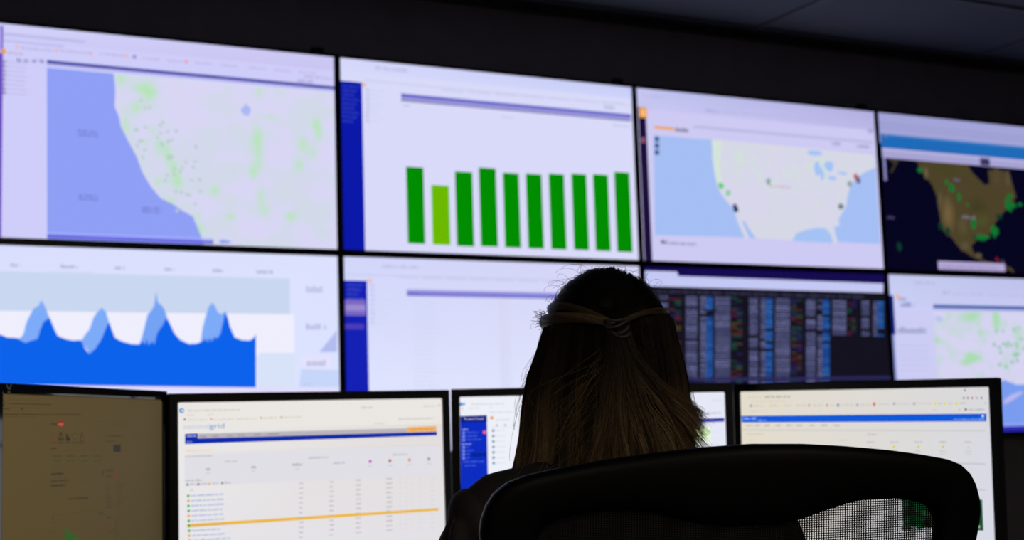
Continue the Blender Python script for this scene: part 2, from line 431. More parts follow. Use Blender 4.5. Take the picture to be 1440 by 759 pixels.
  ('p',5,'0a62ea',[0.0,275.9,104.3,277.4,125.6,286.2,157.7,288.3,168.5,297.2,179.3,302.4,197.3,295.6,215.3,289.5,222.4,263.1,233.1,236.6,251.3,223.5,263.9,255.2,275.8,280.2,295.6,289.2,321.5,295.1,347.5,293.5,362.5,325.5,373.7,336.2,392.4,319.4,411.1,288.6,426.2,250.1,433.7,234.6,445.1,265.3,452.8,285.3,471.8,296.1,502.4,305.2,529.4,306.7,537.1,294.3,548.7,307.4,552.6,288.0,560.3,309.8,570.5,295.7,578.2,307.4,586.1,272.2,595.6,256.4,605.0,244.6,612.9,226.5,620.8,223.2,631.0,244.4,644.3,271.8,662.4,291.4,690.2,304.7,718.2,303.0,736.7,295.0,746.4,287.1,752.8,299.0,759.4,283.0,767.3,296.5,775.6,279.0,783.6,286.9,795.2,270.9,805.3,230.8,812.2,194.6,820.2,214.6,828.1,246.6,844.2,282.6,868.8,291.3,893.6,292.8,910.3,283.1,916.3,270.1,914.3,448.7,0.0,434.1]),
  ('p',6,'e2dcfc',[0.0,428.3,1207.0,455.3,1206.8,468.5,0.0,445.8]),
  ('w',4,'b8bce2',1095.4,105.3,1156.2,127.3,1),
  ('w',4,'b4b8e0',1093.3,234.6,1167.1,254.0,1),
  ('p',4,'b4bcf0',[1203.8,255.9,1202.3,330.5,1139.4,330.6]),
  ('p',4,'c6d6fa',[1073.7,387.8,1208.2,392.6,1207.1,450.3,1064.2,448.8]),
  ('r',5,'e4e2fc',1074.4,342.9,1177.6,385.8),
  ('w',6,'b6b8dc',1094.0,356.6,1160.5,378.2,1),
  ('w',6,'bccbf0',1077.2,435.9,1111.5,445.5,1),
 ],
 'D22': [
  ('r',0,'dfe3fc',0,0,1210.0,680.6),
  ('g',0,'d0d4f8','d3d2f4','e2e8ff','e6e9ff',0,0,1210.0,680.6),
  ('w',3,'bcbfe0',144.3,23.2,285.9,35.7,1),
  ('r',3,'c4c6ea',5.5,60.6,1210.0,63.9),
  ('w',3,'c6c6e8',202.8,63.0,279.3,70.5,1),
  ('w',3,'c6c6e8',295.9,63.2,373.8,70.9,1),
  ('w',3,'c6c6e8',390.7,63.5,469.9,71.2,1),
  ('w',3,'c6c6e8',487.1,63.8,567.7,71.5,1),
  ('w',3,'c6c6e8',585.2,64.0,667.2,71.9,1),
  ('w',3,'c6c6e8',685.0,64.3,768.5,72.2,1),
  ('w',3,'c6c6e8',786.6,64.6,871.6,72.6,1),
  ('w',3,'c6c6e8',890.0,64.9,976.5,72.9,1),
  ('w',3,'c6c6e8',995.3,65.2,1083.4,73.3,1),
  ('w',3,'c6c6e8',1102.6,65.5,1192.3,73.7,1),
  ('r',2,'1420b4',0.0,83.1,83.4,539.5),
  ('w',3,'4a58c8',10.0,94.2,73.2,101.1,1),
  ('w',3,'4a58c8',9.7,110.3,62.3,117.2,1),
  ('w',3,'4a58c8',9.4,126.3,51.4,133.2,1),
  ('w',3,'4a58c8',9.1,142.4,72.2,149.3,1),
  ('r',3,'7a68c4',1.1,149.7,77.5,205.3),
  ('r',3,'4a3cb8',0.0,233.3,69.9,252.4),
  ('r',4,'9c8ace',3.4,166.9,76.5,188.0),
  ('o',4,'ecb8a8',94.8,83.3,7.5),
  ('w',4,'bcc2ea',97.2,93.2,113.1,103.2,1),
  ('w',4,'d0d4f4',118.4,97.7,169.4,102.7,1),
  ('w',4,'bcc2ea',96.8,109.7,112.7,119.6,1),
  ('w',4,'d0d4f4',118.1,114.2,158.2,119.2,1),
  ('w',4,'bcc2ea',96.5,126.1,112.4,136.1,1),
  ('w',4,'d0d4f4',117.7,130.7,147.1,135.7,1),
  ('w',4,'bcc2ea',96.1,142.5,112.0,152.5,1),
  ('w',4,'d0d4f4',117.3,147.1,168.2,152.1,1),
  ('w',4,'bcc2ea',95.7,159.0,111.6,168.9,1),
  ('w',4,'d0d4f4',116.9,163.6,157.1,168.6,1),
  ('w',4,'bcc2ea',95.4,175.4,111.2,185.3,1),
  ('w',4,'d0d4f4',116.6,180.0,145.9,185.0,1),
  ('w',4,'bcc2ea',95.0,191.7,110.9,201.7,1),
  ('w',4,'d0d4f4',116.2,196.4,167.0,201.4,1),
  ('w',4,'bcc2ea',94.7,208.1,110.5,218.0,1),
  ('w',4,'d0d4f4',115.8,212.8,155.9,217.8,1),
  ('w',4,'bcc2ea',94.3,224.5,110.1,234.4,1),
  ('w',4,'d0d4f4',115.5,229.2,144.8,234.2,1),
  ('r',4,'7a78d0',234.3,109.1,1209.6,133.0),
  ('r',5,'a8a4e4',234.3,109.1,1209.6,116.6),
  ('w',6,'8c8ad8',283.3,120.7,1209.8,128.3,1),
  ('w',4,'cfd5f2',260.6,149.9,346.2,155.5,1),
  ('w',4,'cfd5f2',260.2,165.6,331.8,171.1,1),
  ('w',4,'cfd5f2',259.8,181.2,356.4,186.8,1),
  ('w',4,'cfd5f2',259.4,196.9,344.8,202.4,1),
  ('w',4,'cfd5f2',258.9,212.5,349.9,218.0,1),
  ('w',4,'cfd5f2',258.5,228.1,343.9,233.6,1),
  ('w',4,'cfd5f2',258.1,243.7,354.6,249.2,1),
  ('w',4,'cfd5f2',257.7,259.2,356.9,264.8,1),
  ('w',4,'cfd5f2',257.3,274.8,350.9,280.3,1),
  ('w',4,'cfd5f2',256.9,290.3,333.8,295.9,1),
  ('w',4,'cfd5f2',256.5,305.9,338.9,311.4,1),
  ('w',4,'cfd5f2',256.1,321.4,332.9,326.9,1),
  ('w',4,'cfd5f2',255.7,336.9,335.2,342.4,1),
  ('w',4,'cfd5f2',255.2,352.4,326.5,357.9,1),
  ('w',4,'cfd5f2',254.8,367.9,334.4,373.4,1),
  ('w',4,'cfd5f2',254.4,383.4,342.2,388.9,1),
  ('w',4,'cfd5f2',254.0,398.8,350.1,404.3,1),
  ('w',4,'cfd5f2',253.6,414.3,324.8,419.8,1),
  ('w',4,'cfd5f2',253.2,429.7,332.6,435.2,1),
  ('w',4,'cfd5f2',252.8,445.2,354.3,450.6,1),
  ('w',4,'cfd5f2',252.4,460.6,334.5,466.0,1),
  ('w',4,'cfd5f2',252.0,476.0,345.1,481.4,1),
  ('w',4,'d2d4f2',606.0,133.9,647.0,139.1,1),
  ('w',4,'d2d4f2',605.5,148.0,646.4,153.2,1),
  ('w',4,'d2d4f2',605.0,162.1,645.9,167.3,1),
  ('w',4,'d2d4f2',604.5,176.1,645.4,181.3,1),
  ('w',4,'d2d4f2',604.1,190.2,644.9,195.4,1),
  ('w',4,'d2d4f2',603.6,204.2,644.4,209.4,1),
  ('w',4,'d2d4f2',603.1,218.2,643.9,223.4,1),
  ('w',4,'d2d4f2',602.6,232.2,643.4,237.4,1),
  ('w',4,'d2d4f2',602.1,246.2,642.9,251.4,1),
  ('w',4,'d2d4f2',601.6,260.2,642.4,265.4,1),
  ('w',4,'d2d4f2',601.1,274.2,641.8,279.4,1),
  ('w',4,'d2d4f2',600.6,288.2,641.3,293.4,1),
  ('w',4,'d2d4f2',600.1,302.1,640.8,307.3,1),
  ('w',4,'d2d4f2',599.6,316.1,640.3,321.3,1),
  ('w',4,'d2d4f2',599.1,330.0,639.8,335.2,1),
  ('w',4,'d2d4f2',598.6,344.0,639.3,349.1,1),
  ('w',4,'d2d4f2',598.1,357.9,638.8,363.0,1),
  ('w',4,'d2d4f2',597.6,371.8,638.3,377.0,1),
  ('w',4,'d2d4f2',597.2,385.7,637.8,390.9,1),
  ('w',4,'d2d4f2',596.7,399.6,637.3,404.7,1),
  ('w',4,'d2d4f2',596.2,413.5,636.8,418.6,1),
  ('w',4,'d2d4f2',595.7,427.4,636.3,432.5,1),
  ('w',4,'d2d4f2',595.2,441.2,635.8,446.3,1),
  ('w',4,'d2d4f2',594.7,455.1,635.3,460.2,1),
  ('w',4,'d2d4f2',594.2,468.9,634.7,474.0,1),
  ('w',4,'d2d4f2',593.7,482.7,634.2,487.9,1),
  ('g',3,'d6d6f4','d8d8f6','dce0f8','dee2fa',594.4,134.1,645.4,498.9),
 ],
 'D23': [
  ('r',0,'14121f',0,0,1210.0,680.6),
  ('r',1,'150c50',0.6,0.0,1210.0,48.2),
  ('p',2,'c4c8f4',[2.9,16.5,151.4,16.7,155.5,33.4,1203.0,39.1,1199.7,78.6,0.0,75.9]),
  ('w',2,'3a3a58',43.5,88.9,98.6,100.0,1),
  ('w',2,'3a3a58',108.9,89.1,164.6,100.3,1),
  ('w',2,'3a3a58',175.1,89.3,231.4,100.5,1),
  ('w',2,'3a3a58',242.0,89.5,298.9,100.8,1),
  ('w',2,'3a3a58',309.6,89.7,367.2,101.1,1),
  ('w',2,'3a3a58',378.0,90.0,436.2,101.3,1),
  ('w',2,'3a3a58',447.2,90.2,506.0,101.6,1),
  ('w',2,'3a3a58',517.1,90.4,576.6,101.9,1),
  ('w',2,'3a3a58',587.9,90.6,648.0,102.2,1),
  ('w',2,'3a3a58',659.4,90.8,720.3,102.4,1),
  ('w',2,'3a3a58',731.8,91.0,793.4,102.7,1),
  ('w',2,'3a3a58',805.0,91.2,867.3,103.0,1),
  ('w',2,'3a3a58',879.1,91.5,942.1,103.3,1),
  ('w',2,'3a3a58',954.0,91.7,1017.7,103.6,1),
  ('w',2,'3a3a58',1029.8,91.9,1094.3,103.9,1),
  ('w',2,'5c6090',61.1,110.0,103.8,117.2,0),
  ('w',2,'5c6090',60.6,119.8,103.3,127.0,0),
  ('w',2,'7c80b4',59.6,139.5,102.2,146.7,0),
  ('w',2,'7c80b4',59.1,149.3,101.7,156.5,0),
  ('w',2,'7c80b4',57.5,178.8,100.1,185.9,0),
  ('w',2,'6a6e9e',57.0,188.6,99.6,195.7,0),
  ('w',2,'5c6090',56.5,198.4,99.0,205.5,0),
  ('w',2,'7c80b4',56.0,208.1,98.5,215.3,0),
  ('w',2,'6a6e9e',55.4,217.9,98.0,225.1,0),
  ('w',2,'6a6e9e',54.9,227.7,97.4,234.9,0),
  ('w',2,'5c6090',54.4,237.5,96.9,244.6,0),
  ('w',2,'6a6e9e',53.9,247.3,96.4,254.4,0),
  ('w',2,'5c6090',53.4,257.0,95.8,264.2,0),
  ('w',2,'7c80b4',52.8,266.8,95.3,273.9,0),
  ('w',2,'7c80b4',52.3,276.6,94.8,283.7,0),
  ('w',2,'5c6090',51.8,286.3,94.3,293.4,0),
  ('w',2,'7c80b4',51.3,296.1,93.7,303.2,0),
  ('w',2,'6a6e9e',50.8,305.8,93.2,312.9,0),
  ('w',2,'7c80b4',50.3,315.5,92.7,322.7,0),
  ('w',2,'5c6090',49.7,325.3,92.1,332.4,0),
  ('w',2,'6a6e9e',49.2,335.0,91.6,342.1,0),
  ('w',2,'7c80b4',48.7,344.7,91.1,351.8,0),
  ('w',2,'5c6090',48.2,354.4,90.6,361.5,0),
  ('w',2,'5c6090',47.7,364.1,90.0,371.3,0),
  ('w',2,'6a6e9e',47.2,373.9,89.5,381.0,0),
  ('w',2,'6a6e9e',46.7,383.6,89.0,390.7,0),
  ('w',2,'7c80b4',46.1,393.3,88.5,400.4,0),
  ('w',2,'7c80b4',45.6,403.0,87.9,410.0,0),
  ('w',2,'7c80b4',45.1,412.6,87.4,419.7,0),
  ('w',2,'642438',107.2,120.1,134.9,127.3,0),
  ('w',2,'643028',105.1,159.5,132.8,166.8,0),
  ('w',2,'2a2050',104.6,169.4,132.2,176.6,0),
  ('w',2,'34246c',103.5,189.1,131.1,196.3,0),
  ('w',2,'1c5a44',101.9,218.6,129.5,225.8,0),
  ('w',2,'2a2050',100.8,238.2,128.4,245.4,0),
  ('w',2,'5a4c24',100.3,248.0,127.9,255.2,0),
  ('w',2,'1c5a44',98.2,287.2,125.7,294.4,0),
  ('w',2,'643028',97.1,306.8,124.7,313.9,0),
  ('w',2,'643028',96.6,316.5,124.1,323.7,0),
  ('w',2,'2a2050',95.5,336.1,123.1,343.2,0),
  ('w',2,'1a4a3a',92.9,384.8,120.4,392.0,0),
  ('w',2,'642438',91.8,404.3,119.3,411.4,0),
  ('w',2,'1c5a44',91.3,414.0,118.8,421.1,0),
  ('w',2,'34246c',90.8,423.8,118.2,430.9,0),
  ('w',2,'642438',136.4,120.3,164.2,127.5,0),
  ('w',2,'1c5a44',135.8,130.2,163.7,137.4,0),
  ('w',2,'1c5a44',135.3,140.0,163.1,147.3,0),
  ('w',2,'1a4a3a',133.7,169.7,161.5,176.9,0),
  ('w',2,'34246c',133.1,179.5,160.9,186.8,0),
  ('w',2,'643028',132.6,189.4,160.4,196.6,0),
  ('w',2,'643028',132.0,199.3,159.8,206.5,0),
  ('w',2,'5a4c24',130.4,228.8,158.2,236.0,0),
  ('w',2,'5a4c24',129.9,238.7,157.6,245.9,0),
  ('w',2,'643028',127.2,287.8,154.9,295.0,0),
  ('w',2,'34246c',126.1,307.4,153.8,314.6,0),
  ('w',2,'642438',125.6,317.2,153.2,324.4,0),
  ('w',2,'642438',124.5,336.8,152.2,343.9,0),
  ('w',2,'642438',123.9,346.6,151.6,353.7,0),
  ('w',2,'34246c',122.9,366.1,150.5,373.3,0),
  ('w',2,'2a2050',122.3,375.9,150.0,383.0,0),
  ('w',2,'1c5a44',121.3,395.4,148.9,402.5,0),
  ('w',2,'1c5a44',120.2,414.9,147.8,422.0,0),
  ('w',2,'643028',119.7,424.6,147.3,431.8,0),
  ('w',2,'6a6e9e',188.0,110.6,241.9,117.9,0),
  ('w',2,'6a6e9e',187.4,120.5,241.3,127.8,0),
  ('w',2,'7c80b4',186.8,130.5,240.7,137.7,0),
  ('w',2,'7c80b4',186.3,140.4,240.2,147.7,0),
  ('w',2,'6a6e9e',185.7,150.3,239.6,157.6,0),
  ('w',2,'5c6090',185.2,160.3,239.0,167.5,0),
  ('w',2,'7c80b4',184.6,170.2,238.4,177.4,0),
  ('w',2,'6a6e9e',184.1,180.1,237.9,187.3,0),
  ('w',2,'6a6e9e',183.5,190.0,237.3,197.2,0),
  ('w',2,'6a6e9e',182.9,199.9,236.7,207.1,0),
  ('w',2,'6a6e9e',182.4,209.8,236.2,217.0,0),
  ('w',2,'5c6090',181.8,219.7,235.6,226.9,0),
  ('w',2,'7c80b4',181.3,229.6,235.0,236.8,0),
  ('w',2,'7c80b4',180.7,239.4,234.4,246.7,0),
  ('w',2,'5c6090',180.2,249.3,233.9,256.5,0),
  ('w',2,'6a6e9e',179.6,259.2,233.3,266.4,0),
  ('w',2,'5c6090',179.1,269.0,232.7,276.3,0),
  ('w',2,'7c80b4',178.5,278.9,232.2,286.1,0),
  ('w',2,'7c80b4',177.9,288.8,231.6,296.0,0),
  ('w',2,'5c6090',177.4,298.6,231.0,305.8,0),
  ('w',2,'5c6090',176.8,308.5,230.4,315.7,0),
  ('w',2,'5c6090',176.3,318.3,229.9,325.5,0),
  ('w',2,'5c6090',175.7,328.1,229.3,335.3,0),
  ('w',2,'7c80b4',175.2,338.0,228.7,345.2,0),
  ('w',2,'6a6e9e',174.6,347.8,228.2,355.0,0),
  ('w',2,'6a6e9e',174.1,357.6,227.6,364.8,0),
  ('w',2,'5c6090',173.5,367.4,227.0,374.6,0),
  ('w',2,'5c6090',173.0,377.2,226.5,384.4,0),
  ('w',2,'7c80b4',172.4,387.0,225.9,394.2,0),
  ('w',2,'7c80b4',171.9,396.8,225.3,404.0,0),
  ('w',2,'6a6e9e',171.3,406.6,224.8,413.8,0),
  ('w',2,'6a6e9e',170.8,416.4,224.2,423.6,0),
  ('w',2,'5c6090',170.2,426.2,223.6,433.4,0),
  ('w',2,'6a6e9e',169.7,436.0,223.1,443.1,0),
  ('w',2,'7c80b4',256.3,110.9,284.7,118.2,0),
  ('w',2,'6a6e9e',255.7,120.9,284.1,128.2,0),
  ('w',2,'7c80b4',255.1,130.9,283.5,138.2,0),
  ('w',2,'6a6e9e',254.5,140.9,282.9,148.2,0),
  ('w',2,'6a6e9e',254.0,150.9,282.3,158.2,0),
  ('w',2,'5c6090',253.4,160.9,281.7,168.2,0),
  ('w',2,'7c80b4',252.8,170.8,281.1,178.1,0),
  ('w',2,'6a6e9e',252.2,180.8,280.6,188.1,0),
  ('w',2,'7c80b4',251.6,190.8,280.0,198.0,0),
  ('w',2,'5c6090',251.1,200.7,279.4,208.0,0),
  ('w',2,'6a6e9e',250.5,210.7,278.8,217.9,0),
  ('w',2,'7c80b4',249.9,220.6,278.2,227.9,0),
  ('w',2,'7c80b4',249.3,230.6,277.6,237.8,0),
  ('w',2,'7c80b4',248.8,240.5,277.0,247.8,0),
  ('w',2,'6a6e9e',248.2,250.4,276.5,257.7,0),
  ('w',2,'6a6e9e',247.6,260.3,275.9,267.6,0),
  ('w',2,'7c80b4',247.0,270.3,275.3,277.5,0),
  ('w',2,'6a6e9e',246.5,280.2,274.7,287.4,0),
  ('w',2,'7c80b4',245.9,290.1,274.1,297.3,0),
  ('w',2,'6a6e9e',245.3,300.0,273.5,307.2,0),
  ('w',2,'6a6e9e',244.7,309.9,273.0,317.1,0),
  ('w',2,'6a6e9e',244.2,319.8,272.4,327.0,0),
  ('w',2,'7c80b4',243.6,329.7,271.8,336.9,0),
  ('w',2,'7c80b4',243.0,339.6,271.2,346.8,0),
  ('w',2,'5c6090',242.4,349.4,270.6,356.7,0),
  ('w',2,'7c80b4',241.9,359.3,270.1,366.5,0),
  ('w',2,'5c6090',241.3,369.2,269.5,376.4,0),
  ('w',2,'7c80b4',240.7,379.0,268.9,386.3,0),
  ('w',2,'5c6090',240.2,388.9,268.3,396.1,0),
  ('w',2,'7c80b4',239.6,398.8,267.7,406.0,0),
  ('w',2,'5c6090',239.0,408.6,267.2,415.8,0),
  ('w',2,'6a6e9e',238.4,418.5,266.6,425.7,0),
  ('w',2,'6a6e9e',237.9,428.3,266.0,435.5,0),
  ('w',2,'7c80b4',237.3,438.1,265.4,445.3,0),
  ('w',2,'2060c0',282.2,111.1,316.0,118.4,0),
  ('w',2,'3a82e0',281.7,121.1,315.4,128.4,0),
  ('w',2,'2060c0',281.1,131.1,314.8,138.4,0),
  ('w',2,'3a82e0',280.5,141.1,314.2,148.4,0),
  ('w',2,'3a82e0',279.9,151.1,313.6,158.4,0),
  ('w',2,'2060c0',279.3,161.1,313.0,168.4,0),
  ('w',2,'2060c0',278.1,181.1,311.8,188.4,0),
  ('w',2,'2060c0',277.6,191.1,311.2,198.4,0),
  ('w',2,'2060c0',277.0,201.0,310.6,208.3,0),
  ('w',2,'3a82e0',276.4,211.0,310.0,218.3,0),
  ('w',2,'2a70d0',275.8,221.0,309.4,228.3,0),
  ('w',2,'2060c0',275.2,230.9,308.9,238.2,0),
  ('w',2,'2060c0',274.6,240.9,308.3,248.2,0),
  ('w',2,'2a70d0',274.0,250.8,307.7,258.1,0),
  ('w',2,'2a70d0',273.5,260.8,307.1,268.1,0),
  ('w',2,'2a70d0',272.9,270.7,306.5,278.0,0),
  ('w',2,'2a70d0',272.3,280.7,305.9,287.9,0),
  ('w',2,'2a70d0',271.7,290.6,305.3,297.9,0),
  ('w',2,'3a82e0',271.1,300.5,304.7,307.8,0),
  ('w',2,'2060c0',270.5,310.4,304.1,317.7,0),
  ('w',2,'2a70d0',270.0,320.4,303.5,327.6,0),
  ('w',2,'2a70d0',269.4,330.3,302.9,337.5,0),
  ('w',2,'3a82e0',268.8,340.2,302.3,347.4,0),
  ('w',2,'3a82e0',268.2,350.1,301.7,357.3,0),
  ('w',2,'2a70d0',267.6,360.0,301.2,367.2,0),
  ('w',2,'2a70d0',267.1,369.9,300.6,377.1,0),
  ('w',2,'2060c0',266.5,379.7,300.0,387.0,0),
  ('w',2,'2a70d0',265.9,389.6,299.4,396.8,0),
  ('w',2,'2a70d0',265.3,399.5,298.8,406.7,0),
  ('w',2,'2a70d0',264.7,409.4,298.2,416.6,0),
  ('w',2,'2a70d0',264.2,419.2,297.6,426.4,0),
  ('w',2,'2a70d0',263.6,429.1,297.0,436.3,0),
  ('w',2,'3a82e0',263.0,438.9,296.4,446.2,0),
  ('w',2,'6a6e9e',326.7,111.3,400.4,118.6,0),
  ('w',2,'5c6090',326.1,121.3,399.8,128.7,0),
  ('w',2,'7c80b4',325.5,131.4,399.1,138.7,0),
  ('w',2,'5c6090',324.9,141.4,398.5,148.8,0),
  ('w',2,'6a6e9e',324.3,151.5,397.9,158.8,0),
  ('w',2,'5c6090',323.7,161.5,397.3,168.8,0),
  ('w',2,'5c6090',323.1,171.5,396.7,178.8,0),
  ('w',2,'6a6e9e',322.5,181.5,396.0,188.9,0),
  ('w',2,'7c80b4',321.9,191.6,395.4,198.9,0),
  ('w',2,'6a6e9e',321.3,201.6,394.8,208.9,0),
  ('w',2,'7c80b4',320.7,211.6,394.2,218.9,0),
  ('w',2,'7c80b4',320.1,221.6,393.6,228.9,0),
  ('w',2,'5c6090',319.5,231.6,392.9,238.9,0),
  ('w',2,'5c6090',318.9,241.6,392.3,248.9,0),
  ('w',2,'5c6090',318.3,251.6,391.7,258.9,0),
  ('w',2,'5c6090',317.7,261.5,391.1,268.8,0),
  ('w',2,'6a6e9e',317.1,271.5,390.5,278.8,0),
  ('w',2,'6a6e9e',316.5,281.5,389.8,288.8,0),
  ('w',2,'6a6e9e',315.9,291.5,389.2,298.7,0),
  ('w',2,'6a6e9e',315.3,301.4,388.6,308.7,0),
  ('w',2,'7c80b4',314.7,311.4,388.0,318.7,0),
  ('w',2,'6a6e9e',314.1,321.3,387.4,328.6,0),
  ('w',2,'5c6090',313.5,331.3,386.7,338.5,0),
  ('w',2,'6a6e9e',312.9,341.2,386.1,348.5,0),
  ('w',2,'5c6090',312.3,351.1,385.5,358.4,0),
  ('w',2,'7c80b4',311.7,361.1,384.9,368.3,0),
  ('w',2,'7c80b4',311.1,371.0,384.3,378.3,0),
  ('w',2,'7c80b4',310.5,380.9,383.7,388.2,0),
  ('w',2,'5c6090',309.9,390.8,383.0,398.1,0),
  ('w',2,'5c6090',309.4,400.7,382.4,408.0,0),
  ('w',2,'5c6090',308.8,410.7,381.8,417.9,0),
  ('w',2,'5c6090',308.2,420.6,381.2,427.8,0),
  ('w',2,'7c80b4',307.6,430.4,380.6,437.7,0),
  ('w',2,'6a6e9e',307.0,440.3,380.0,447.6,0),
  ('w',2,'1c5a44',405.8,111.6,432.3,119.0,0),
  ('w',2,'2a2050',404.6,131.9,431.0,139.3,0),
  ('w',2,'1a4a3a',403.3,152.1,429.7,159.5,0),
  ('w',2,'642438',402.7,162.2,429.1,169.6,0),
  ('w',2,'2a2050',402.1,172.3,428.5,179.7,0),
  ('w',2,'642438',401.5,182.4,427.8,189.7,0),
  ('w',2,'5a4c24',399.6,212.6,425.9,220.0,0),
  ('w',2,'5a4c24',399.0,222.7,425.3,230.0,0),
  ('w',2,'643028',398.3,232.7,424.7,240.1,0),
  ('w',2,'643028',397.1,252.8,423.4,260.2,0),
  ('w',2,'1a4a3a',396.5,262.9,422.8,270.2,0),
  ('w',2,'2a2050',395.2,283.0,421.5,290.3,0),
  ('w',2,'1c5a44',394.6,293.0,420.9,300.3,0),
  ('w',2,'1c5a44',394.0,303.0,420.3,310.3,0),
  ('w',2,'1a4a3a',393.4,313.0,419.6,320.4,0),
  ('w',2,'1a4a3a',390.3,363.1,416.5,370.4,0),
  ('w',2,'1a4a3a',389.1,383.0,415.3,390.3,0),
  ('w',2,'643028',387.8,403.0,414.0,410.3,0),
  ('w',2,'643028',386.6,422.9,412.8,430.2,0),
  ('w',2,'643028',386.0,432.9,412.1,440.2,0),
  ('w',2,'1a4a3a',431.8,121.9,458.3,129.3,0),
  ('w',2,'2a2050',429.9,152.3,456.4,159.7,0),
  ('w',2,'2a2050',429.3,162.4,455.8,169.8,0),
  ('w',2,'1c5a44',428.7,172.5,455.1,179.9,0),
  ('w',2,'2a2050',428.0,182.6,454.5,190.0,0),
  ('w',2,'2a2050',427.4,192.7,453.9,200.1,0),
  ('w',2,'1c5a44',426.8,202.8,453.2,210.2,0),
  ('w',2,'643028',426.1,212.9,452.6,220.3,0),
  ('w',2,'1a4a3a',424.9,233.1,451.3,240.5,0),
  ('w',2,'642438',424.2,243.2,450.7,250.6,0),
  ('w',2,'643028',423.6,253.3,450.0,260.6,0),
  ('w',2,'1c5a44',423.0,263.3,449.4,270.7,0),
  ('w',2,'5a4c24',421.1,293.5,447.5,300.9,0),
  ('w',2,'34246c',418.6,333.7,444.9,341.0,0),
  ('w',2,'34246c',416.1,373.7,442.4,381.1,0),
  ('w',2,'1c5a44',415.4,383.7,441.8,391.1,0),
  ('w',2,'5a4c24',414.8,393.7,441.1,401.0,0),
  ('w',2,'642438',413.6,413.7,439.9,421.0,0),
  ('w',2,'2a2050',413.0,423.7,439.2,431.0,0),
  ('w',2,'1c5a44',411.7,443.7,438.0,451.0,0),
  ('w',2,'5c6090',494.1,112.1,537.2,119.5,0),
  ('w',2,'7c80b4',493.5,122.3,536.5,129.7,0),
  ('w',2,'5c6090',492.8,132.4,535.9,139.9,0),
  ('w',2,'7c80b4',492.2,142.6,535.2,150.1,0),
  ('w',2,'6a6e9e',491.5,152.8,534.5,160.2,0),
  ('w',2,'7c80b4',490.8,163.0,533.9,170.4,0),
  ('w',2,'5c6090',490.2,173.1,533.2,180.6,0),
  ('w',2,'5c6090',489.5,183.3,532.5,190.7,0),
  ('w',2,'5c6090',488.9,193.4,531.9,200.9,0),
  ('w',2,'6a6e9e',488.2,203.6,531.2,211.0,0),
  ('w',2,'5c6090',487.6,213.7,530.5,221.2,0),
  ('w',2,'6a6e9e',486.9,223.9,529.9,231.3,0),
  ('w',2,'6a6e9e',486.3,234.0,529.2,241.4,0),
  ('w',2,'6a6e9e',485.6,244.1,528.5,251.5,0),
  ('w',2,'5c6090',485.0,254.3,527.9,261.7,0),
  ('w',2,'7c80b4',483.7,274.5,526.6,281.9,0),
  ('w',2,'5c6090',483.1,284.6,525.9,292.0,0),
  ('w',2,'6a6e9e',482.4,294.7,525.2,302.1,0),
  ('w',2,'5c6090',481.8,304.8,524.6,312.2,0),
  ('w',2,'7c80b4',481.1,314.9,523.9,322.3,0),
  ('w',2,'6a6e9e',480.5,325.0,523.3,332.3,0),
  ('w',2,'6a6e9e',479.8,335.0,522.6,342.4,0),
  ('w',2,'7c80b4',479.2,345.1,521.9,352.5,0),
  ('w',2,'7c80b4',478.5,355.2,521.3,362.6,0),
  ('w',2,'5c6090',477.9,365.3,520.6,372.6,0),
  ('w',2,'6a6e9e',477.2,375.3,520.0,382.7,0),
  ('w',2,'5c6090',476.6,385.4,519.3,392.7,0),
  ('w',2,'7c80b4',475.9,395.4,518.7,402.8,0),
  ('w',2,'6a6e9e',475.3,405.5,518.0,412.8,0),
  ('w',2,'7c80b4',474.7,415.5,517.3,422.8,0),
  ('w',2,'5c6090',474.0,425.5,516.7,432.9,0),
  ('w',2,'7c80b4',473.4,435.6,516.0,442.9,0),
  ('w',2,'7c80b4',472.7,445.6,515.4,452.9,0),
  ('w',2,'5c6090',550.9,112.3,575.3,119.8,0),
  ('w',2,'6a6e9e',550.3,122.6,574.6,130.1,0),
  ('w',2,'7c80b4',549.6,132.8,573.9,140.3,0),
  ('w',2,'7c80b4',548.9,143.0,573.2,150.5,0),
  ('w',2,'6a6e9e',548.3,153.3,572.5,160.7,0),
  ('w',2,'6a6e9e',547.6,163.5,571.9,170.9,0),
  ('w',2,'6a6e9e',546.9,173.7,571.2,181.2,0),
  ('w',2,'6a6e9e',546.3,183.9,570.5,191.4,0),
  ('w',2,'5c6090',545.6,194.1,569.8,201.5,0),
  ('w',2,'5c6090',544.9,204.3,569.2,211.7,0),
  ('w',2,'5c6090',544.3,214.5,568.5,221.9,0),
  ('w',2,'7c80b4',543.6,224.7,567.8,232.1,0),
  ('w',2,'5c6090',542.9,234.8,567.1,242.3,0),
  ('w',2,'5c6090',542.3,245.0,566.5,252.5,0),
  ('w',2,'6a6e9e',541.6,255.2,565.8,262.6,0),
  ('w',2,'7c80b4',540.9,265.3,565.1,272.8,0),
  ('w',2,'7c80b4',539.6,285.7,563.8,293.1,0),
  ('w',2,'7c80b4',538.9,295.8,563.1,303.2,0),
  ('w',2,'6a6e9e',538.3,305.9,562.4,313.4,0),
  ('w',2,'7c80b4',537.6,316.1,561.7,323.5,0),
  ('w',2,'6a6e9e',536.9,326.2,561.1,333.6,0),
  ('w',2,'7c80b4',536.3,336.3,560.4,343.7,0),
  ('w',2,'7c80b4',535.6,346.5,559.7,353.9,0),
  ('w',2,'6a6e9e',534.9,356.6,559.1,364.0,0),
  ('w',2,'5c6090',534.3,366.7,558.4,374.1,0),
  ('w',2,'5c6090',533.6,376.8,557.7,384.2,0),
  ('w',2,'6a6e9e',533.0,386.9,557.1,394.3,0),
  ('w',2,'7c80b4',532.3,397.0,556.4,404.4,0),
  ('w',2,'5c6090',531.6,407.1,555.7,414.4,0),
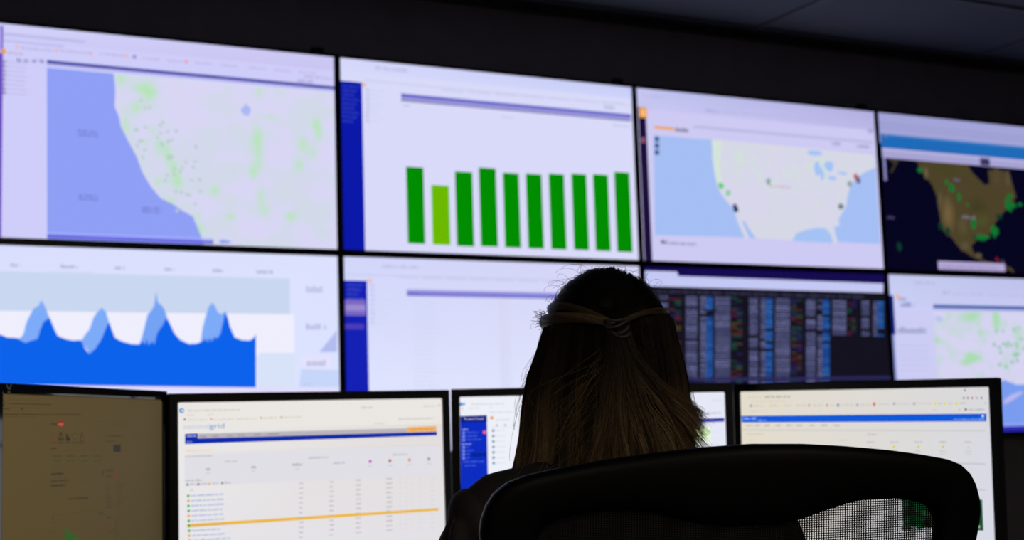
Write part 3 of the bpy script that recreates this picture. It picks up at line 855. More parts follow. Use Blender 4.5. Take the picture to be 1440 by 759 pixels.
  ('w',2,'7c80b4',531.0,417.2,555.0,424.5,0),
  ('w',2,'6a6e9e',530.3,427.2,554.4,434.6,0),
  ('w',2,'5c6090',529.6,437.3,553.7,444.7,0),
  ('w',2,'6a6e9e',529.0,447.4,553.0,454.7,0),
  ('w',2,'2060c0',575.5,112.4,610.9,120.0,0),
  ('w',2,'3a82e0',574.8,122.7,610.2,130.2,0),
  ('w',2,'2060c0',574.1,133.0,609.5,140.5,0),
  ('w',2,'3a82e0',573.4,143.2,608.8,150.7,0),
  ('w',2,'2a70d0',572.8,153.5,608.1,160.9,0),
  ('w',2,'3a82e0',572.1,163.7,607.4,171.2,0),
  ('w',2,'2a70d0',571.4,173.9,606.7,181.4,0),
  ('w',2,'2a70d0',570.7,184.1,606.0,191.6,0),
  ('w',2,'2a70d0',570.0,194.4,605.3,201.8,0),
  ('w',2,'3a82e0',569.4,204.6,604.7,212.1,0),
  ('w',2,'2a70d0',568.7,214.8,604.0,222.3,0),
  ('w',2,'3a82e0',568.0,225.0,603.3,232.5,0),
  ('w',2,'2a70d0',566.7,245.4,601.9,252.8,0),
  ('w',2,'3a82e0',566.0,255.6,601.2,263.0,0),
  ('w',2,'2a70d0',565.3,265.8,600.5,273.2,0),
  ('w',2,'3a82e0',564.6,275.9,599.9,283.4,0),
  ('w',2,'2a70d0',563.3,296.3,598.5,303.7,0),
  ('w',2,'3a82e0',562.6,306.4,597.8,313.9,0),
  ('w',2,'2a70d0',562.0,316.6,597.1,324.0,0),
  ('w',2,'2a70d0',561.3,326.7,596.4,334.2,0),
  ('w',2,'3a82e0',560.6,336.9,595.8,344.3,0),
  ('w',2,'2060c0',559.9,347.0,595.1,354.4,0),
  ('w',2,'2a70d0',559.3,357.2,594.4,364.6,0),
  ('w',2,'2a70d0',558.6,367.3,593.7,374.7,0),
  ('w',2,'3a82e0',557.9,377.4,593.0,384.8,0),
  ('w',2,'2060c0',557.3,387.5,592.4,394.9,0),
  ('w',2,'3a82e0',556.6,397.6,591.7,405.0,0),
  ('w',2,'2060c0',555.9,407.8,591.0,415.2,0),
  ('w',2,'2060c0',555.3,417.9,590.3,425.3,0),
  ('w',2,'2a70d0',554.6,428.0,589.6,435.3,0),
  ('w',2,'3a82e0',553.9,438.1,589.0,445.4,0),
  ('w',2,'2a70d0',553.3,448.1,588.3,455.5,0),
  ('w',2,'6a6e9e',624.8,112.7,699.4,120.2,0),
  ('w',2,'5c6090',624.1,123.0,698.7,130.5,0),
  ('w',2,'5c6090',623.4,133.3,697.9,140.8,0),
  ('w',2,'7c80b4',622.7,143.6,697.2,151.1,0),
  ('w',2,'7c80b4',622.0,153.8,696.5,161.4,0),
  ('w',2,'5c6090',621.3,164.1,695.8,171.6,0),
  ('w',2,'7c80b4',620.6,174.4,695.1,181.9,0),
  ('w',2,'5c6090',619.9,184.7,694.4,192.2,0),
  ('w',2,'6a6e9e',619.3,194.9,693.6,202.4,0),
  ('w',2,'7c80b4',618.6,205.2,692.9,212.7,0),
  ('w',2,'7c80b4',617.9,215.4,692.2,222.9,0),
  ('w',2,'6a6e9e',617.2,225.7,691.5,233.2,0),
  ('w',2,'7c80b4',616.5,235.9,690.8,243.4,0),
  ('w',2,'5c6090',615.8,246.1,690.1,253.6,0),
  ('w',2,'6a6e9e',615.1,256.4,689.4,263.9,0),
  ('w',2,'5c6090',614.4,266.6,688.6,274.1,0),
  ('w',2,'6a6e9e',613.7,276.8,687.9,284.3,0),
  ('w',2,'5c6090',613.0,287.0,687.2,294.5,0),
  ('w',2,'6a6e9e',612.3,297.2,686.5,304.7,0),
  ('w',2,'6a6e9e',611.7,307.4,685.8,314.9,0),
  ('w',2,'7c80b4',611.0,317.6,685.1,325.1,0),
  ('w',2,'7c80b4',610.3,327.8,684.4,335.3,0),
  ('w',2,'6a6e9e',609.6,338.0,683.7,345.5,0),
  ('w',2,'5c6090',608.9,348.2,682.9,355.6,0),
  ('w',2,'7c80b4',608.2,358.4,682.2,365.8,0),
  ('w',2,'6a6e9e',607.5,368.5,681.5,376.0,0),
  ('w',2,'6a6e9e',606.9,378.7,680.8,386.1,0),
  ('w',2,'6a6e9e',606.2,388.8,680.1,396.3,0),
  ('w',2,'7c80b4',605.5,399.0,679.4,406.4,0),
  ('w',2,'5c6090',604.8,409.1,678.7,416.6,0),
  ('w',2,'5c6090',604.1,419.3,678.0,426.7,0),
  ('w',2,'6a6e9e',603.4,429.4,677.3,436.8,0),
  ('w',2,'5c6090',602.7,439.6,676.6,447.0,0),
  ('w',2,'5c6090',602.1,449.7,675.9,457.1,0),
  ('w',2,'34246c',707.9,113.1,732.8,120.7,0),
  ('w',2,'34246c',707.2,123.4,732.1,131.0,0),
  ('w',2,'1a4a3a',706.4,133.8,731.3,141.4,0),
  ('w',2,'642438',705.7,144.2,730.6,151.7,0),
  ('w',2,'1a4a3a',705.0,154.5,729.9,162.1,0),
  ('w',2,'1a4a3a',704.3,164.9,729.2,172.4,0),
  ('w',2,'34246c',703.6,175.2,728.4,182.8,0),
  ('w',2,'643028',702.8,185.5,727.7,193.1,0),
  ('w',2,'642438',702.1,195.9,727.0,203.4,0),
  ('w',2,'1c5a44',700.0,226.8,724.8,234.4,0),
  ('w',2,'34246c',699.3,237.1,724.1,244.7,0),
  ('w',2,'1c5a44',698.5,247.4,723.3,255.0,0),
  ('w',2,'2a2050',697.8,257.7,722.6,265.2,0),
  ('w',2,'1c5a44',697.1,268.0,721.9,275.5,0),
  ('w',2,'5a4c24',696.4,278.3,721.2,285.8,0),
  ('w',2,'5a4c24',695.0,298.8,719.7,306.4,0),
  ('w',2,'34246c',694.2,309.1,719.0,316.6,0),
  ('w',2,'5a4c24',692.8,329.6,717.6,337.1,0),
  ('w',2,'642438',691.4,350.1,716.1,357.6,0),
  ('w',2,'642438',690.7,360.4,715.4,367.9,0),
  ('w',2,'34246c',689.3,380.8,714.0,388.3,0),
  ('w',2,'34246c',688.5,391.1,713.2,398.5,0),
  ('w',2,'34246c',687.8,401.3,712.5,408.8,0),
  ('w',2,'1a4a3a',687.1,411.5,711.8,419.0,0),
  ('w',2,'1c5a44',685.7,431.9,710.4,439.4,0),
  ('w',2,'1a4a3a',685.0,442.1,709.6,449.6,0),
  ('w',2,'1c5a44',684.3,452.3,708.9,459.7,0),
  ('w',2,'1a4a3a',735.8,113.2,760.8,120.8,0),
  ('w',2,'643028',732.9,154.7,757.9,162.3,0),
  ('w',2,'1c5a44',731.4,175.5,756.4,183.0,0),
  ('w',2,'5a4c24',730.7,185.8,755.7,193.4,0),
  ('w',2,'643028',729.3,206.5,754.2,214.1,0),
  ('w',2,'1c5a44',727.8,227.2,752.7,234.8,0),
  ('w',2,'34246c',727.1,237.5,752.0,245.1,0),
  ('w',2,'2a2050',726.4,247.8,751.3,255.4,0),
  ('w',2,'1a4a3a',725.6,258.2,750.5,265.7,0),
  ('w',2,'34246c',724.9,268.5,749.8,276.0,0),
  ('w',2,'34246c',724.2,278.8,749.1,286.3,0),
  ('w',2,'643028',722.7,299.4,747.6,306.9,0),
  ('w',2,'34246c',722.0,309.7,746.9,317.2,0),
  ('w',2,'34246c',721.3,320.0,746.1,327.5,0),
  ('w',2,'643028',719.8,340.5,744.7,348.0,0),
  ('w',2,'5a4c24',719.1,350.8,744.0,358.3,0),
  ('w',2,'643028',717.7,371.3,742.5,378.8,0),
  ('w',2,'2a2050',717.0,381.6,741.8,389.1,0),
  ('w',2,'5a4c24',716.2,391.8,741.0,399.3,0),
  ('w',2,'2a2050',715.5,402.0,740.3,409.5,0),
  ('w',2,'1a4a3a',713.4,432.7,738.1,440.2,0),
  ('w',2,'34246c',712.6,443.0,737.4,450.4,0),
  ('w',2,'643028',711.9,453.2,736.7,460.6,0),
  ('w',2,'5c6090',783.6,113.4,831.6,121.1,0),
  ('w',2,'7c80b4',782.9,123.9,830.8,131.5,0),
  ('w',2,'6a6e9e',782.1,134.3,830.0,141.9,0),
  ('w',2,'7c80b4',781.4,144.7,829.3,152.3,0),
  ('w',2,'5c6090',780.6,155.1,828.5,162.7,0),
  ('w',2,'6a6e9e',779.9,165.5,827.7,173.1,0),
  ('w',2,'5c6090',779.1,175.9,827.0,183.5,0),
  ('w',2,'7c80b4',777.7,196.7,825.5,204.3,0),
  ('w',2,'7c80b4',776.9,207.1,824.7,214.7,0),
  ('w',2,'5c6090',776.2,217.5,824.0,225.1,0),
  ('w',2,'5c6090',775.4,227.9,823.2,235.4,0),
  ('w',2,'6a6e9e',773.9,248.6,821.7,256.2,0),
  ('w',2,'6a6e9e',773.2,258.9,820.9,266.5,0),
  ('w',2,'6a6e9e',772.5,269.3,820.2,276.9,0),
  ('w',2,'5c6090',771.7,279.6,819.4,287.2,0),
  ('w',2,'6a6e9e',771.0,290.0,818.7,297.5,0),
  ('w',2,'5c6090',770.2,300.3,817.9,307.9,0),
  ('w',2,'7c80b4',769.5,310.6,817.1,318.2,0),
  ('w',2,'7c80b4',768.8,321.0,816.4,328.5,0),
  ('w',2,'7c80b4',768.0,331.3,815.6,338.8,0),
  ('w',2,'6a6e9e',767.3,341.6,814.9,349.1,0),
  ('w',2,'6a6e9e',766.5,351.9,814.1,359.4,0),
  ('w',2,'5c6090',765.8,362.2,813.4,369.7,0),
  ('w',2,'7c80b4',765.1,372.5,812.6,380.0,0),
  ('w',2,'5c6090',764.3,382.8,811.9,390.3,0),
  ('w',2,'6a6e9e',763.6,393.1,811.1,400.6,0),
  ('w',2,'5c6090',762.9,403.3,810.4,410.9,0),
  ('w',2,'5c6090',762.1,413.6,809.6,421.1,0),
  ('w',2,'5c6090',761.4,423.9,808.9,431.4,0),
  ('w',2,'6a6e9e',760.7,434.2,808.1,441.7,0),
  ('w',2,'7c80b4',759.9,444.4,807.4,451.9,0),
  ('w',2,'7c80b4',759.2,454.7,806.6,462.2,0),
  ('w',2,'5c6090',843.1,113.7,868.6,121.4,0),
  ('w',2,'5c6090',841.6,134.7,867.0,142.3,0),
  ('w',2,'5c6090',840.8,145.1,866.3,152.8,0),
  ('w',2,'6a6e9e',838.5,176.5,863.9,184.1,0),
  ('w',2,'7c80b4',837.8,186.9,863.2,194.6,0),
  ('w',2,'6a6e9e',837.0,197.4,862.4,205.0,0),
  ('w',2,'7c80b4',836.3,207.8,861.6,215.5,0),
  ('w',2,'5c6090',835.5,218.2,860.9,225.9,0),
  ('w',2,'7c80b4',834.7,228.7,860.1,236.3,0),
  ('w',2,'5c6090',834.0,239.1,859.3,246.7,0),
  ('w',2,'5c6090',832.5,259.9,857.8,267.5,0),
  ('w',2,'7c80b4',831.7,270.3,857.0,277.9,0),
  ('w',2,'6a6e9e',830.9,280.7,856.2,288.3,0),
  ('w',2,'5c6090',830.2,291.1,855.5,298.7,0),
  ('w',2,'5c6090',829.4,301.5,854.7,309.1,0),
  ('w',2,'5c6090',828.7,311.8,853.9,319.4,0),
  ('w',2,'7c80b4',827.9,322.2,853.2,329.8,0),
  ('w',2,'7c80b4',827.1,332.6,852.4,340.2,0),
  ('w',2,'5c6090',826.4,342.9,851.6,350.5,0),
  ('w',2,'7c80b4',825.6,353.3,850.9,360.9,0),
  ('w',2,'7c80b4',824.9,363.6,850.1,371.2,0),
  ('w',2,'6a6e9e',824.1,374.0,849.4,381.5,0),
  ('w',2,'6a6e9e',823.4,384.3,848.6,391.9,0),
  ('w',2,'6a6e9e',822.6,394.7,847.8,402.2,0),
  ('w',2,'6a6e9e',821.9,405.0,847.1,412.5,0),
  ('w',2,'7c80b4',821.1,415.3,846.3,422.8,0),
  ('w',2,'6a6e9e',820.3,425.6,845.5,433.2,0),
  ('w',2,'6a6e9e',819.6,435.9,844.8,443.5,0),
  ('w',2,'5c6090',818.8,446.2,844.0,453.8,0),
  ('w',2,'6a6e9e',818.1,456.5,843.3,464.1,0),
  ('w',2,'2060c0',868.8,113.8,905.9,121.5,0),
  ('w',2,'2a70d0',868.0,124.3,905.1,132.0,0),
  ('w',2,'3a82e0',867.3,134.8,904.3,142.5,0),
  ('w',2,'2060c0',866.5,145.3,903.5,153.0,0),
  ('w',2,'2a70d0',865.7,155.8,902.7,163.5,0),
  ('w',2,'2a70d0',865.0,166.3,901.9,173.9,0),
  ('w',2,'2a70d0',863.4,187.2,900.4,194.9,0),
  ('w',2,'2060c0',862.6,197.7,899.6,205.3,0),
  ('w',2,'2a70d0',861.9,208.1,898.8,215.8,0),
  ('w',2,'3a82e0',861.1,218.6,898.0,226.2,0),
  ('w',2,'2060c0',860.3,229.0,897.2,236.7,0),
  ('w',2,'2060c0',859.6,239.5,896.5,247.1,0),
  ('w',2,'2060c0',858.8,249.9,895.7,257.5,0),
  ('w',2,'2a70d0',858.0,260.3,894.9,267.9,0),
  ('w',2,'3a82e0',857.3,270.7,894.1,278.4,0),
  ('w',2,'2a70d0',856.5,281.1,893.3,288.8,0),
  ('w',2,'2060c0',855.7,291.6,892.6,299.2,0),
  ('w',2,'3a82e0',854.9,302.0,891.8,309.6,0),
  ('w',2,'2060c0',854.2,312.4,891.0,320.0,0),
  ('w',2,'2060c0',853.4,322.7,890.2,330.3,0),
  ('w',2,'2060c0',852.6,333.1,889.4,340.7,0),
  ('w',2,'2060c0',851.9,343.5,888.7,351.1,0),
  ('w',2,'2a70d0',851.1,353.9,887.9,361.5,0),
  ('w',2,'2a70d0',850.4,364.3,887.1,371.8,0),
  ('w',2,'2060c0',849.6,374.6,886.3,382.2,0),
  ('w',2,'2060c0',848.8,385.0,885.6,392.6,0),
  ('w',2,'3a82e0',848.1,395.3,884.8,402.9,0),
  ('w',2,'2a70d0',847.3,405.7,884.0,413.2,0),
  ('w',2,'3a82e0',846.5,416.0,883.2,423.6,0),
  ('w',2,'2a70d0',845.8,426.4,882.5,433.9,0),
  ('w',2,'2060c0',845.0,436.7,881.7,444.2,0),
  ('w',2,'3a82e0',844.3,447.0,880.9,454.6,0),
  ('w',2,'3a82e0',843.5,457.3,880.1,464.9,0),
  ('w',2,'7c80b4',921.9,114.1,994.2,121.8,0),
  ('w',2,'6a6e9e',921.1,124.6,993.4,132.4,0),
  ('w',2,'7c80b4',920.4,135.2,992.6,142.9,0),
  ('w',2,'5c6090',919.6,145.7,991.8,153.4,0),
  ('w',2,'6a6e9e',918.8,156.2,991.0,163.9,0),
  ('w',2,'7c80b4',918.0,166.8,990.2,174.4,0),
  ('w',2,'5c6090',917.2,177.3,989.4,185.0,0),
  ('w',2,'6a6e9e',916.4,187.8,988.5,195.5,0),
  ('w',2,'7c80b4',915.6,198.3,987.7,206.0,0),
  ('w',2,'5c6090',914.8,208.8,986.9,216.5,0),
  ('w',2,'7c80b4',914.0,219.3,986.1,226.9,0),
  ('w',2,'7c80b4',913.3,229.8,985.3,237.4,0),
  ('w',2,'5c6090',912.5,240.2,984.5,247.9,0),
  ('w',2,'5c6090',911.7,250.7,983.7,258.4,0),
  ('w',2,'642438',1000.9,125.1,1021.1,132.8,0),
  ('w',2,'1c5a44',999.3,146.3,1019.4,154.0,0),
  ('w',2,'1c5a44',998.4,156.9,1018.6,164.6,0),
  ('w',2,'642438',996.0,188.6,1016.1,196.3,0),
  ('w',2,'1a4a3a',994.4,209.7,1014.5,217.5,0),
  ('w',2,'642438',991.9,241.4,1012.0,249.1,0),
  ('w',2,'642438',991.1,251.9,1011.2,259.6,0),
  ('w',2,'34246c',1025.1,114.6,1045.4,122.4,0),
  ('w',2,'34246c',1024.3,125.2,1044.5,133.0,0),
  ('w',2,'34246c',1023.5,135.8,1043.7,143.6,0),
  ('w',2,'643028',1019.3,188.9,1039.6,196.6,0),
  ('w',2,'1c5a44',1018.5,199.4,1038.7,207.2,0),
  ('w',2,'5a4c24',1016.9,220.6,1037.1,228.3,0),
  ('w',2,'1a4a3a',1016.0,231.2,1036.2,238.9,0),
  ('w',2,'2a2050',1015.2,241.7,1035.4,249.5,0),
  ('w',2,'7c80b4',1078.1,114.8,1119.3,122.7,0),
  ('w',2,'6a6e9e',1077.2,125.5,1118.4,133.3,0),
  ('w',2,'5c6090',1076.4,136.2,1117.6,144.0,0),
  ('w',2,'5c6090',1075.5,146.8,1116.7,154.6,0),
  ('w',2,'5c6090',1074.7,157.5,1115.9,165.3,0),
  ('w',2,'5c6090',1073.8,168.1,1115.0,175.9,0),
  ('w',2,'7c80b4',1072.2,189.4,1113.3,197.2,0),
  ('w',2,'5c6090',1071.3,200.0,1112.4,207.8,0),
  ('w',2,'6a6e9e',1070.5,210.7,1111.6,218.4,0),
  ('w',2,'6a6e9e',1069.6,221.3,1110.7,229.0,0),
  ('w',2,'5c6090',1068.0,242.5,1109.0,250.3,0),
  ('w',2,'6a6e9e',1067.1,253.1,1108.2,260.9,0),
  ('w',2,'5c6090',1140.4,115.1,1164.0,123.0,0),
  ('w',2,'6a6e9e',1139.5,125.9,1163.1,133.7,0),
  ('w',2,'7c80b4',1138.7,136.6,1162.3,144.4,0),
  ('w',2,'6a6e9e',1137.8,147.3,1161.4,155.1,0),
  ('w',2,'5c6090',1136.9,158.0,1160.5,165.8,0),
  ('w',2,'6a6e9e',1136.1,168.7,1159.6,176.5,0),
  ('w',2,'7c80b4',1135.2,179.4,1158.8,187.2,0),
  ('w',2,'6a6e9e',1134.3,190.1,1157.9,197.9,0),
  ('w',2,'6a6e9e',1133.5,200.7,1157.0,208.6,0),
  ('w',2,'6a6e9e',1132.6,211.4,1156.2,219.2,0),
  ('w',2,'5c6090',1131.8,222.1,1155.3,229.9,0),
  ('w',2,'6a6e9e',1130.9,232.7,1154.4,240.5,0),
  ('w',2,'5c6090',1130.0,243.4,1153.6,251.2,0),
  ('w',2,'6a6e9e',1129.2,254.1,1152.7,261.8,0),
  ('w',2,'3a82e0',1164.3,115.3,1200.0,123.1,0),
  ('w',2,'2a70d0',1163.4,126.0,1199.2,133.9,0),
  ('w',2,'2a70d0',1162.5,136.7,1198.3,144.6,0),
  ('w',2,'2060c0',1161.7,147.5,1197.4,155.3,0),
  ('w',2,'2a70d0',1160.8,158.2,1196.5,166.0,0),
  ('w',2,'3a82e0',1159.9,168.9,1195.6,176.7,0),
  ('w',2,'2060c0',1159.0,179.6,1194.7,187.4,0),
  ('w',2,'3a82e0',1158.2,190.3,1193.8,198.1,0),
  ('w',2,'3a82e0',1157.3,201.0,1193.0,208.8,0),
  ('w',2,'2a70d0',1156.4,211.7,1192.1,219.5,0),
  ('w',2,'2a70d0',1155.6,222.4,1191.2,230.2,0),
  ('w',2,'2060c0',1153.0,254.4,1188.6,262.2,0),
  ('r',4,'14121f',180.7,148.5,242.0,156.1),
  ('r',4,'14121f',247.0,181.1,308.9,189.0),
  ('r',4,'14121f',270.0,165.3,332.1,173.0),
  ('r',4,'14121f',173.3,281.3,234.3,289.5),
  ('r',4,'14121f',478.5,314.2,542.6,322.8),
  ('r',4,'14121f',532.2,315.3,596.9,324.0),
  ('r',4,'14121f',772.0,236.9,839.2,245.3),
  ('r',4,'14121f',828.4,237.7,896.2,246.2),
  ('r',4,'14121f',853.3,286.3,921.3,295.0),
  ('r',3,'2a2858',0.0,431.4,1210.0,445.0),
 ],
 'D24': [
  ('r',0,'ccccf4',0,0,1210.0,680.6),
  ('g',1,'c4cbf0','bcbee8','ccd0f8','c8caf4',0.0,0.6,1060.3,150.7),
  ('w',3,'aeb4d8',142.0,24.4,264.4,36.7,1),
  ('w',3,'aab0d8',302.6,62.7,343.6,78.2,1),
  ('w',3,'b8bade',364.4,70.8,448.3,80.2,1),
  ('w',3,'b8bade',465.6,71.1,550.8,80.5,1),
  ('w',3,'b8bade',568.3,71.4,654.8,80.9,1),
  ('w',3,'b8bade',672.6,71.6,760.4,81.3,1),
  ('w',3,'b8bade',778.5,71.9,867.6,81.6,1),
  ('r',2,'10207a',0.0,88.6,20.1,255.1),
  ('r',2,'8a96d0',0.0,255.3,12.9,645.1),
  ('r',2,'3c64b4',23.4,72.9,22.7,645.3),
  ('o',4,'ecb494',47.6,93.8,12.2),
  ('w',4,'8a8cc2',57.6,116.5,133.2,137.8,1),
  ('w',4,'9698c8',47.4,95.3,90.9,110.6,1),
  ('w',4,'9a9ec6',32.7,223.2,192.6,250.4,0),
  ('w',3,'b8bade',30.1,301.3,202.9,305.5,1),
  ('w',3,'b8bade',28.3,322.4,201.0,326.6,1),
  ('w',3,'b8bade',26.5,343.5,199.1,347.7,1),
  ('w',3,'b8bade',25.0,361.6,197.5,365.8,1),
  ('w',3,'b8bade',23.2,382.7,195.6,386.9,1),
  ('w',3,'b8bade',21.4,403.7,193.7,407.9,1),
  ('w',3,'b8bade',15.1,478.7,186.9,482.9,1),
  ('w',3,'b8bade',12.6,508.6,184.2,512.8,1),
  ('r',5,'3f62a8',243.4,124.2,971.3,139.7),
  ('r',5,'b6b8ec',242.0,139.7,969.6,148.9),
  ('r',2,'d4d2f0',240.9,152.0,1001.0,680.6),
  ('n',3,'d6d3f2','aadcb2',240.9,152.0,1011.9,588.6,14,0.5,21,0.4,[[447.0,177.4,59.6,28.2,1],[491.3,158.1,38.5,15.7,0.8],[608.7,188.2,17.4,41.2,0.9],[616.8,150.1,21.8,25.4,0.8],[447.0,355.3,42.4,21.8,1],[403.1,373.9,33.6,12.4,0.8],[512.7,245.8,21.4,18.8,0.8],[530.4,283.4,17.1,12.6,0.5],[246.0,278.3,16.4,15.4,0.8],[333.8,175.6,12.5,12.4,0.6],[733.5,250.7,22.1,25.5,0.5]]),
  ('b',6,'86c09c',773.2,316.3,9.8,8.9,0),
  ('b',6,'92c8a6',727.2,308.4,9.7,8.9,1),
  ('b',6,'a2d0b0',746.6,219.9,9.7,9.0,2),
  ('b',6,'86c09c',613.0,385.5,9.5,8.8,3),
  ('b',6,'92c8a6',732.2,338.5,9.7,8.9,4),
  ('b',6,'a2d0b0',920.9,224.4,10.0,9.1,5),
  ('b',6,'86c09c',625.2,331.5,9.5,8.8,6),
  ('b',6,'92c8a6',692.0,299.1,9.6,8.9,7),
  ('b',6,'a2d0b0',749.6,269.4,9.7,8.9,8),
  ('b',6,'86c09c',868.5,351.0,9.9,9.0,9),
  ('b',6,'92c8a6',644.3,292.1,9.6,8.9,10),
  ('b',6,'a2d0b0',919.9,390.2,10.0,9.0,11),
  ('b',6,'86c09c',722.6,368.6,9.7,8.9,12),
  ('b',6,'92c8a6',718.4,230.8,9.7,8.9,13),
  ('b',6,'a2d0b0',868.4,294.2,9.9,9.0,14),
  ('b',6,'86c09c',589.6,297.8,9.5,8.8,15),
  ('b',6,'92c8a6',675.0,287.6,9.6,8.9,16),
  ('b',6,'a2d0b0',701.7,344.0,9.7,8.9,17),
  ('b',6,'86c09c',618.2,310.8,9.5,8.8,18),
  ('b',6,'92c8a6',724.1,292.8,9.7,8.9,19),
  ('b',6,'a2d0b0',832.3,302.5,9.8,9.0,20),
  ('b',6,'86c09c',787.4,343.2,9.8,8.9,21),
  ('b',6,'92c8a6',717.6,347.1,9.7,8.9,22),
  ('b',6,'a2d0b0',850.7,265.1,9.9,9.0,23),
  ('b',6,'86c09c',829.0,292.9,9.8,9.0,24),
  ('b',6,'92c8a6',713.1,335.9,9.7,8.9,25),
  ('b',6,'a2d0b0',649.0,236.3,9.6,8.9,26),
  ('b',6,'86c09c',691.4,375.2,9.6,8.9,27),
  ('b',6,'92c8a6',660.7,300.8,9.6,8.9,28),
  ('b',6,'a2d0b0',959.9,208.8,10.0,9.1,29),
  ('b',6,'86c09c',809.9,339.0,9.8,8.9,30),
  ('b',6,'92c8a6',649.9,394.3,9.6,8.8,31),
  ('b',6,'a2d0b0',667.6,304.3,9.6,8.9,32),
  ('b',6,'86c09c',793.9,302.2,9.8,9.0,33),
  ('b',6,'92c8a6',895.2,321.9,9.9,9.0,34),
  ('b',6,'a2d0b0',767.0,271.4,9.8,8.9,35),
  ('b',6,'86c09c',919.3,285.8,10.0,9.0,36),
  ('b',6,'92c8a6',608.9,236.1,9.5,8.9,37),
  ('b',6,'a2d0b0',863.8,251.8,9.9,9.0,38),
  ('b',6,'86c09c',777.2,374.8,9.8,8.9,39),
  ('b',5,'b8c4f4',270.8,185.6,29.0,15.5,1),
  ('p',5,'7a9cf0',[580.6,471.5,634.3,453.2,710.5,476.0,799.0,473.7,1022.6,492.1,1001.7,680.6,518.4,669.4]),
  ('p',6,'b8b8ee',[620.9,544.0,662.1,522.6,725.1,504.6,751.1,508.0,695.6,535.7,623.3,562.8]),
  ('r',7,'9aa4f4',148.2,646.8,1005.5,655.8),
  ('r',7,'2a2ab0',147.2,657.3,1004.3,680.6),
 ],
 'M1': [  # off-angle dimming and yellow shift of the panel put into these colours
  ('r',0,'5b4a29',0,0,465.0,261.5),
  ('g',0,'5a4b2c','51452d','554626','473e27',0,0,465.0,261.5),
  ('o',2,'15202c',1.5,12.7,4.6),
  ('o',3,'6a5a34',1.5,12.7,2.5),
  ('r',2,'45391f',13.4,7.6,107.7,8.1),
  ('w',3,'5a1c14',15.7,11.9,18.3,14.5,1),
  ('w',2,'33291a',20.0,12.1,125.6,14.1,1),
  ('w',2,'2e2614',1.7,20.2,17.9,22.2,1),
  ('r',2,'42371e',0.6,18.7,102.2,19.2),
  ('p',2,'3c3220',[44.5,20.7,50.6,17.9,51.3,23.6]),
  ('w',2,'2c2416',10.4,28.3,45.7,30.3,1),
  ('w',2,'2c2416',52.5,27.9,131.8,29.9,1),
  ('w',2,'2c2416',139.1,27.0,167.4,29.1,1),
  ('w',2,'2c2416',174.8,26.7,206.6,28.8,1),
  ('o',3,'20303a',7.2,29.3,1.5),
  ('o',3,'5a1c14',49.7,28.9,1.5),
  ('o',3,'5a2a12',136.0,28.1,1.5),
  ('o',3,'5a2a12',171.7,27.7,1.6),
  ('r',2,'40351d',2.2,32.6,84.5,33.2),
  ('w',2,'504326',314.1,14.3,336.8,17.6,1),
  ('r',2,'4c4024',219.6,38.0,458.5,38.5),
  ('t',3,'221c10','solar',122.9,45.1,5.7,18.7),
  ('r',3,'8a1c1c',142.2,38.1,158.8,46.7),
  ('t',4,'b08a60','edge',142.9,45.0,5.1,15.3),
  ('w',2,'5a2c18',291.2,41.9,298.8,44.5,1),
  ('w',2,'5a3018',304.3,41.9,339.6,44.5,1),
  ('o',3,'6a1a12',130.9,61.9,5.5),
  ('o',4,'5b4b2a',130.9,61.9,4.6),
  ('o',5,'6a1a12',130.9,61.9,1.4),
  ('w',3,'6a1a12',123.8,70.3,138.2,72.7,1),
  ('o',3,'2c2414',151.0,62.0,0.1),
  ('w',3,'342a18',143.7,70.5,158.4,72.9,1),
  ('o',3,'2c2414',170.7,62.1,0.1),
  ('w',3,'342a18',163.3,70.6,178.3,73.1,1),
  ('o',3,'2c2414',190.8,62.2,5.6),
  ('o',4,'5b4b2a',190.8,62.2,4.7),
  ('w',3,'342a18',183.3,70.8,198.5,73.3,1),
  ('o',3,'2c2414',210.0,62.3,0.1),
  ('w',3,'342a18',202.4,71.0,217.8,73.5,1),
  ('r',3,'2c2414',143.7,64.8,147.3,69.0),
  ('r',3,'2c2414',144.8,60.6,146.1,64.8),
  ('r',3,'2c2414',149.1,64.8,152.9,69.0),
  ('r',3,'2c2414',150.3,60.6,151.6,64.8),
  ('r',3,'2c2414',154.7,64.8,158.4,69.0),
  ('r',3,'2c2414',155.9,60.7,157.1,64.9),
  ('r',3,'2c2414',147.8,55.8,154.0,59.3),
  ('r',3,'2c2414',145.4,60.3,157.1,61.0),
  ('p',3,'2c2414',[165.2,69.1,165.1,58.3,168.8,58.3,170.1,64.2,175.1,61.5,176.4,69.2]),
  ('p',3,'30281a',[203.6,69.4,210.0,55.2,216.5,69.5]),
  ('p',4,'5b4b2a',[206.2,68.4,210.0,58.8,213.9,68.4]),
  ('o',5,'7a2016',215.2,65.9,2.0),
  ('r',2,'42361e',293.3,60.9,328.2,63.3),
  ('w',2,'433820',279.6,60.8,341.0,63.0,1),
  ('w',2,'3c321c',279.6,69.4,311.3,72.0,1),
  ('r',3,'2a2620',304.4,76.8,326.8,89.0),
  ('w',2,'2a2214',123.9,79.1,139.5,81.8,1),
  ('r',2,'483c22',123.3,83.8,273.2,84.4),
  ('w',2,'382e1a',130.6,91.0,151.2,93.4,1),
  ('w',3,'2c4418',130.7,97.8,151.3,100.9,1),
  ('w',2,'382e1a',167.8,91.6,189.1,94.1,1),
  ('w',3,'2c4418',167.9,98.6,189.2,101.7,1),
  ('w',2,'382e1a',205.7,92.3,227.7,94.8,1),
  ('w',3,'2c4418',205.7,99.4,227.7,102.6,1),
  ('w',2,'382e1a',244.7,93.0,267.4,95.5,1),
  ('w',3,'2c4418',244.8,100.2,267.5,103.4,1),
  ('r',2,'4a3e24',123.6,108.5,273.2,109.0),
  ('r',2,'4a3e24',123.6,114.6,273.3,115.2),
  ('r',2,'4a3e24',123.7,121.4,273.3,122.0),
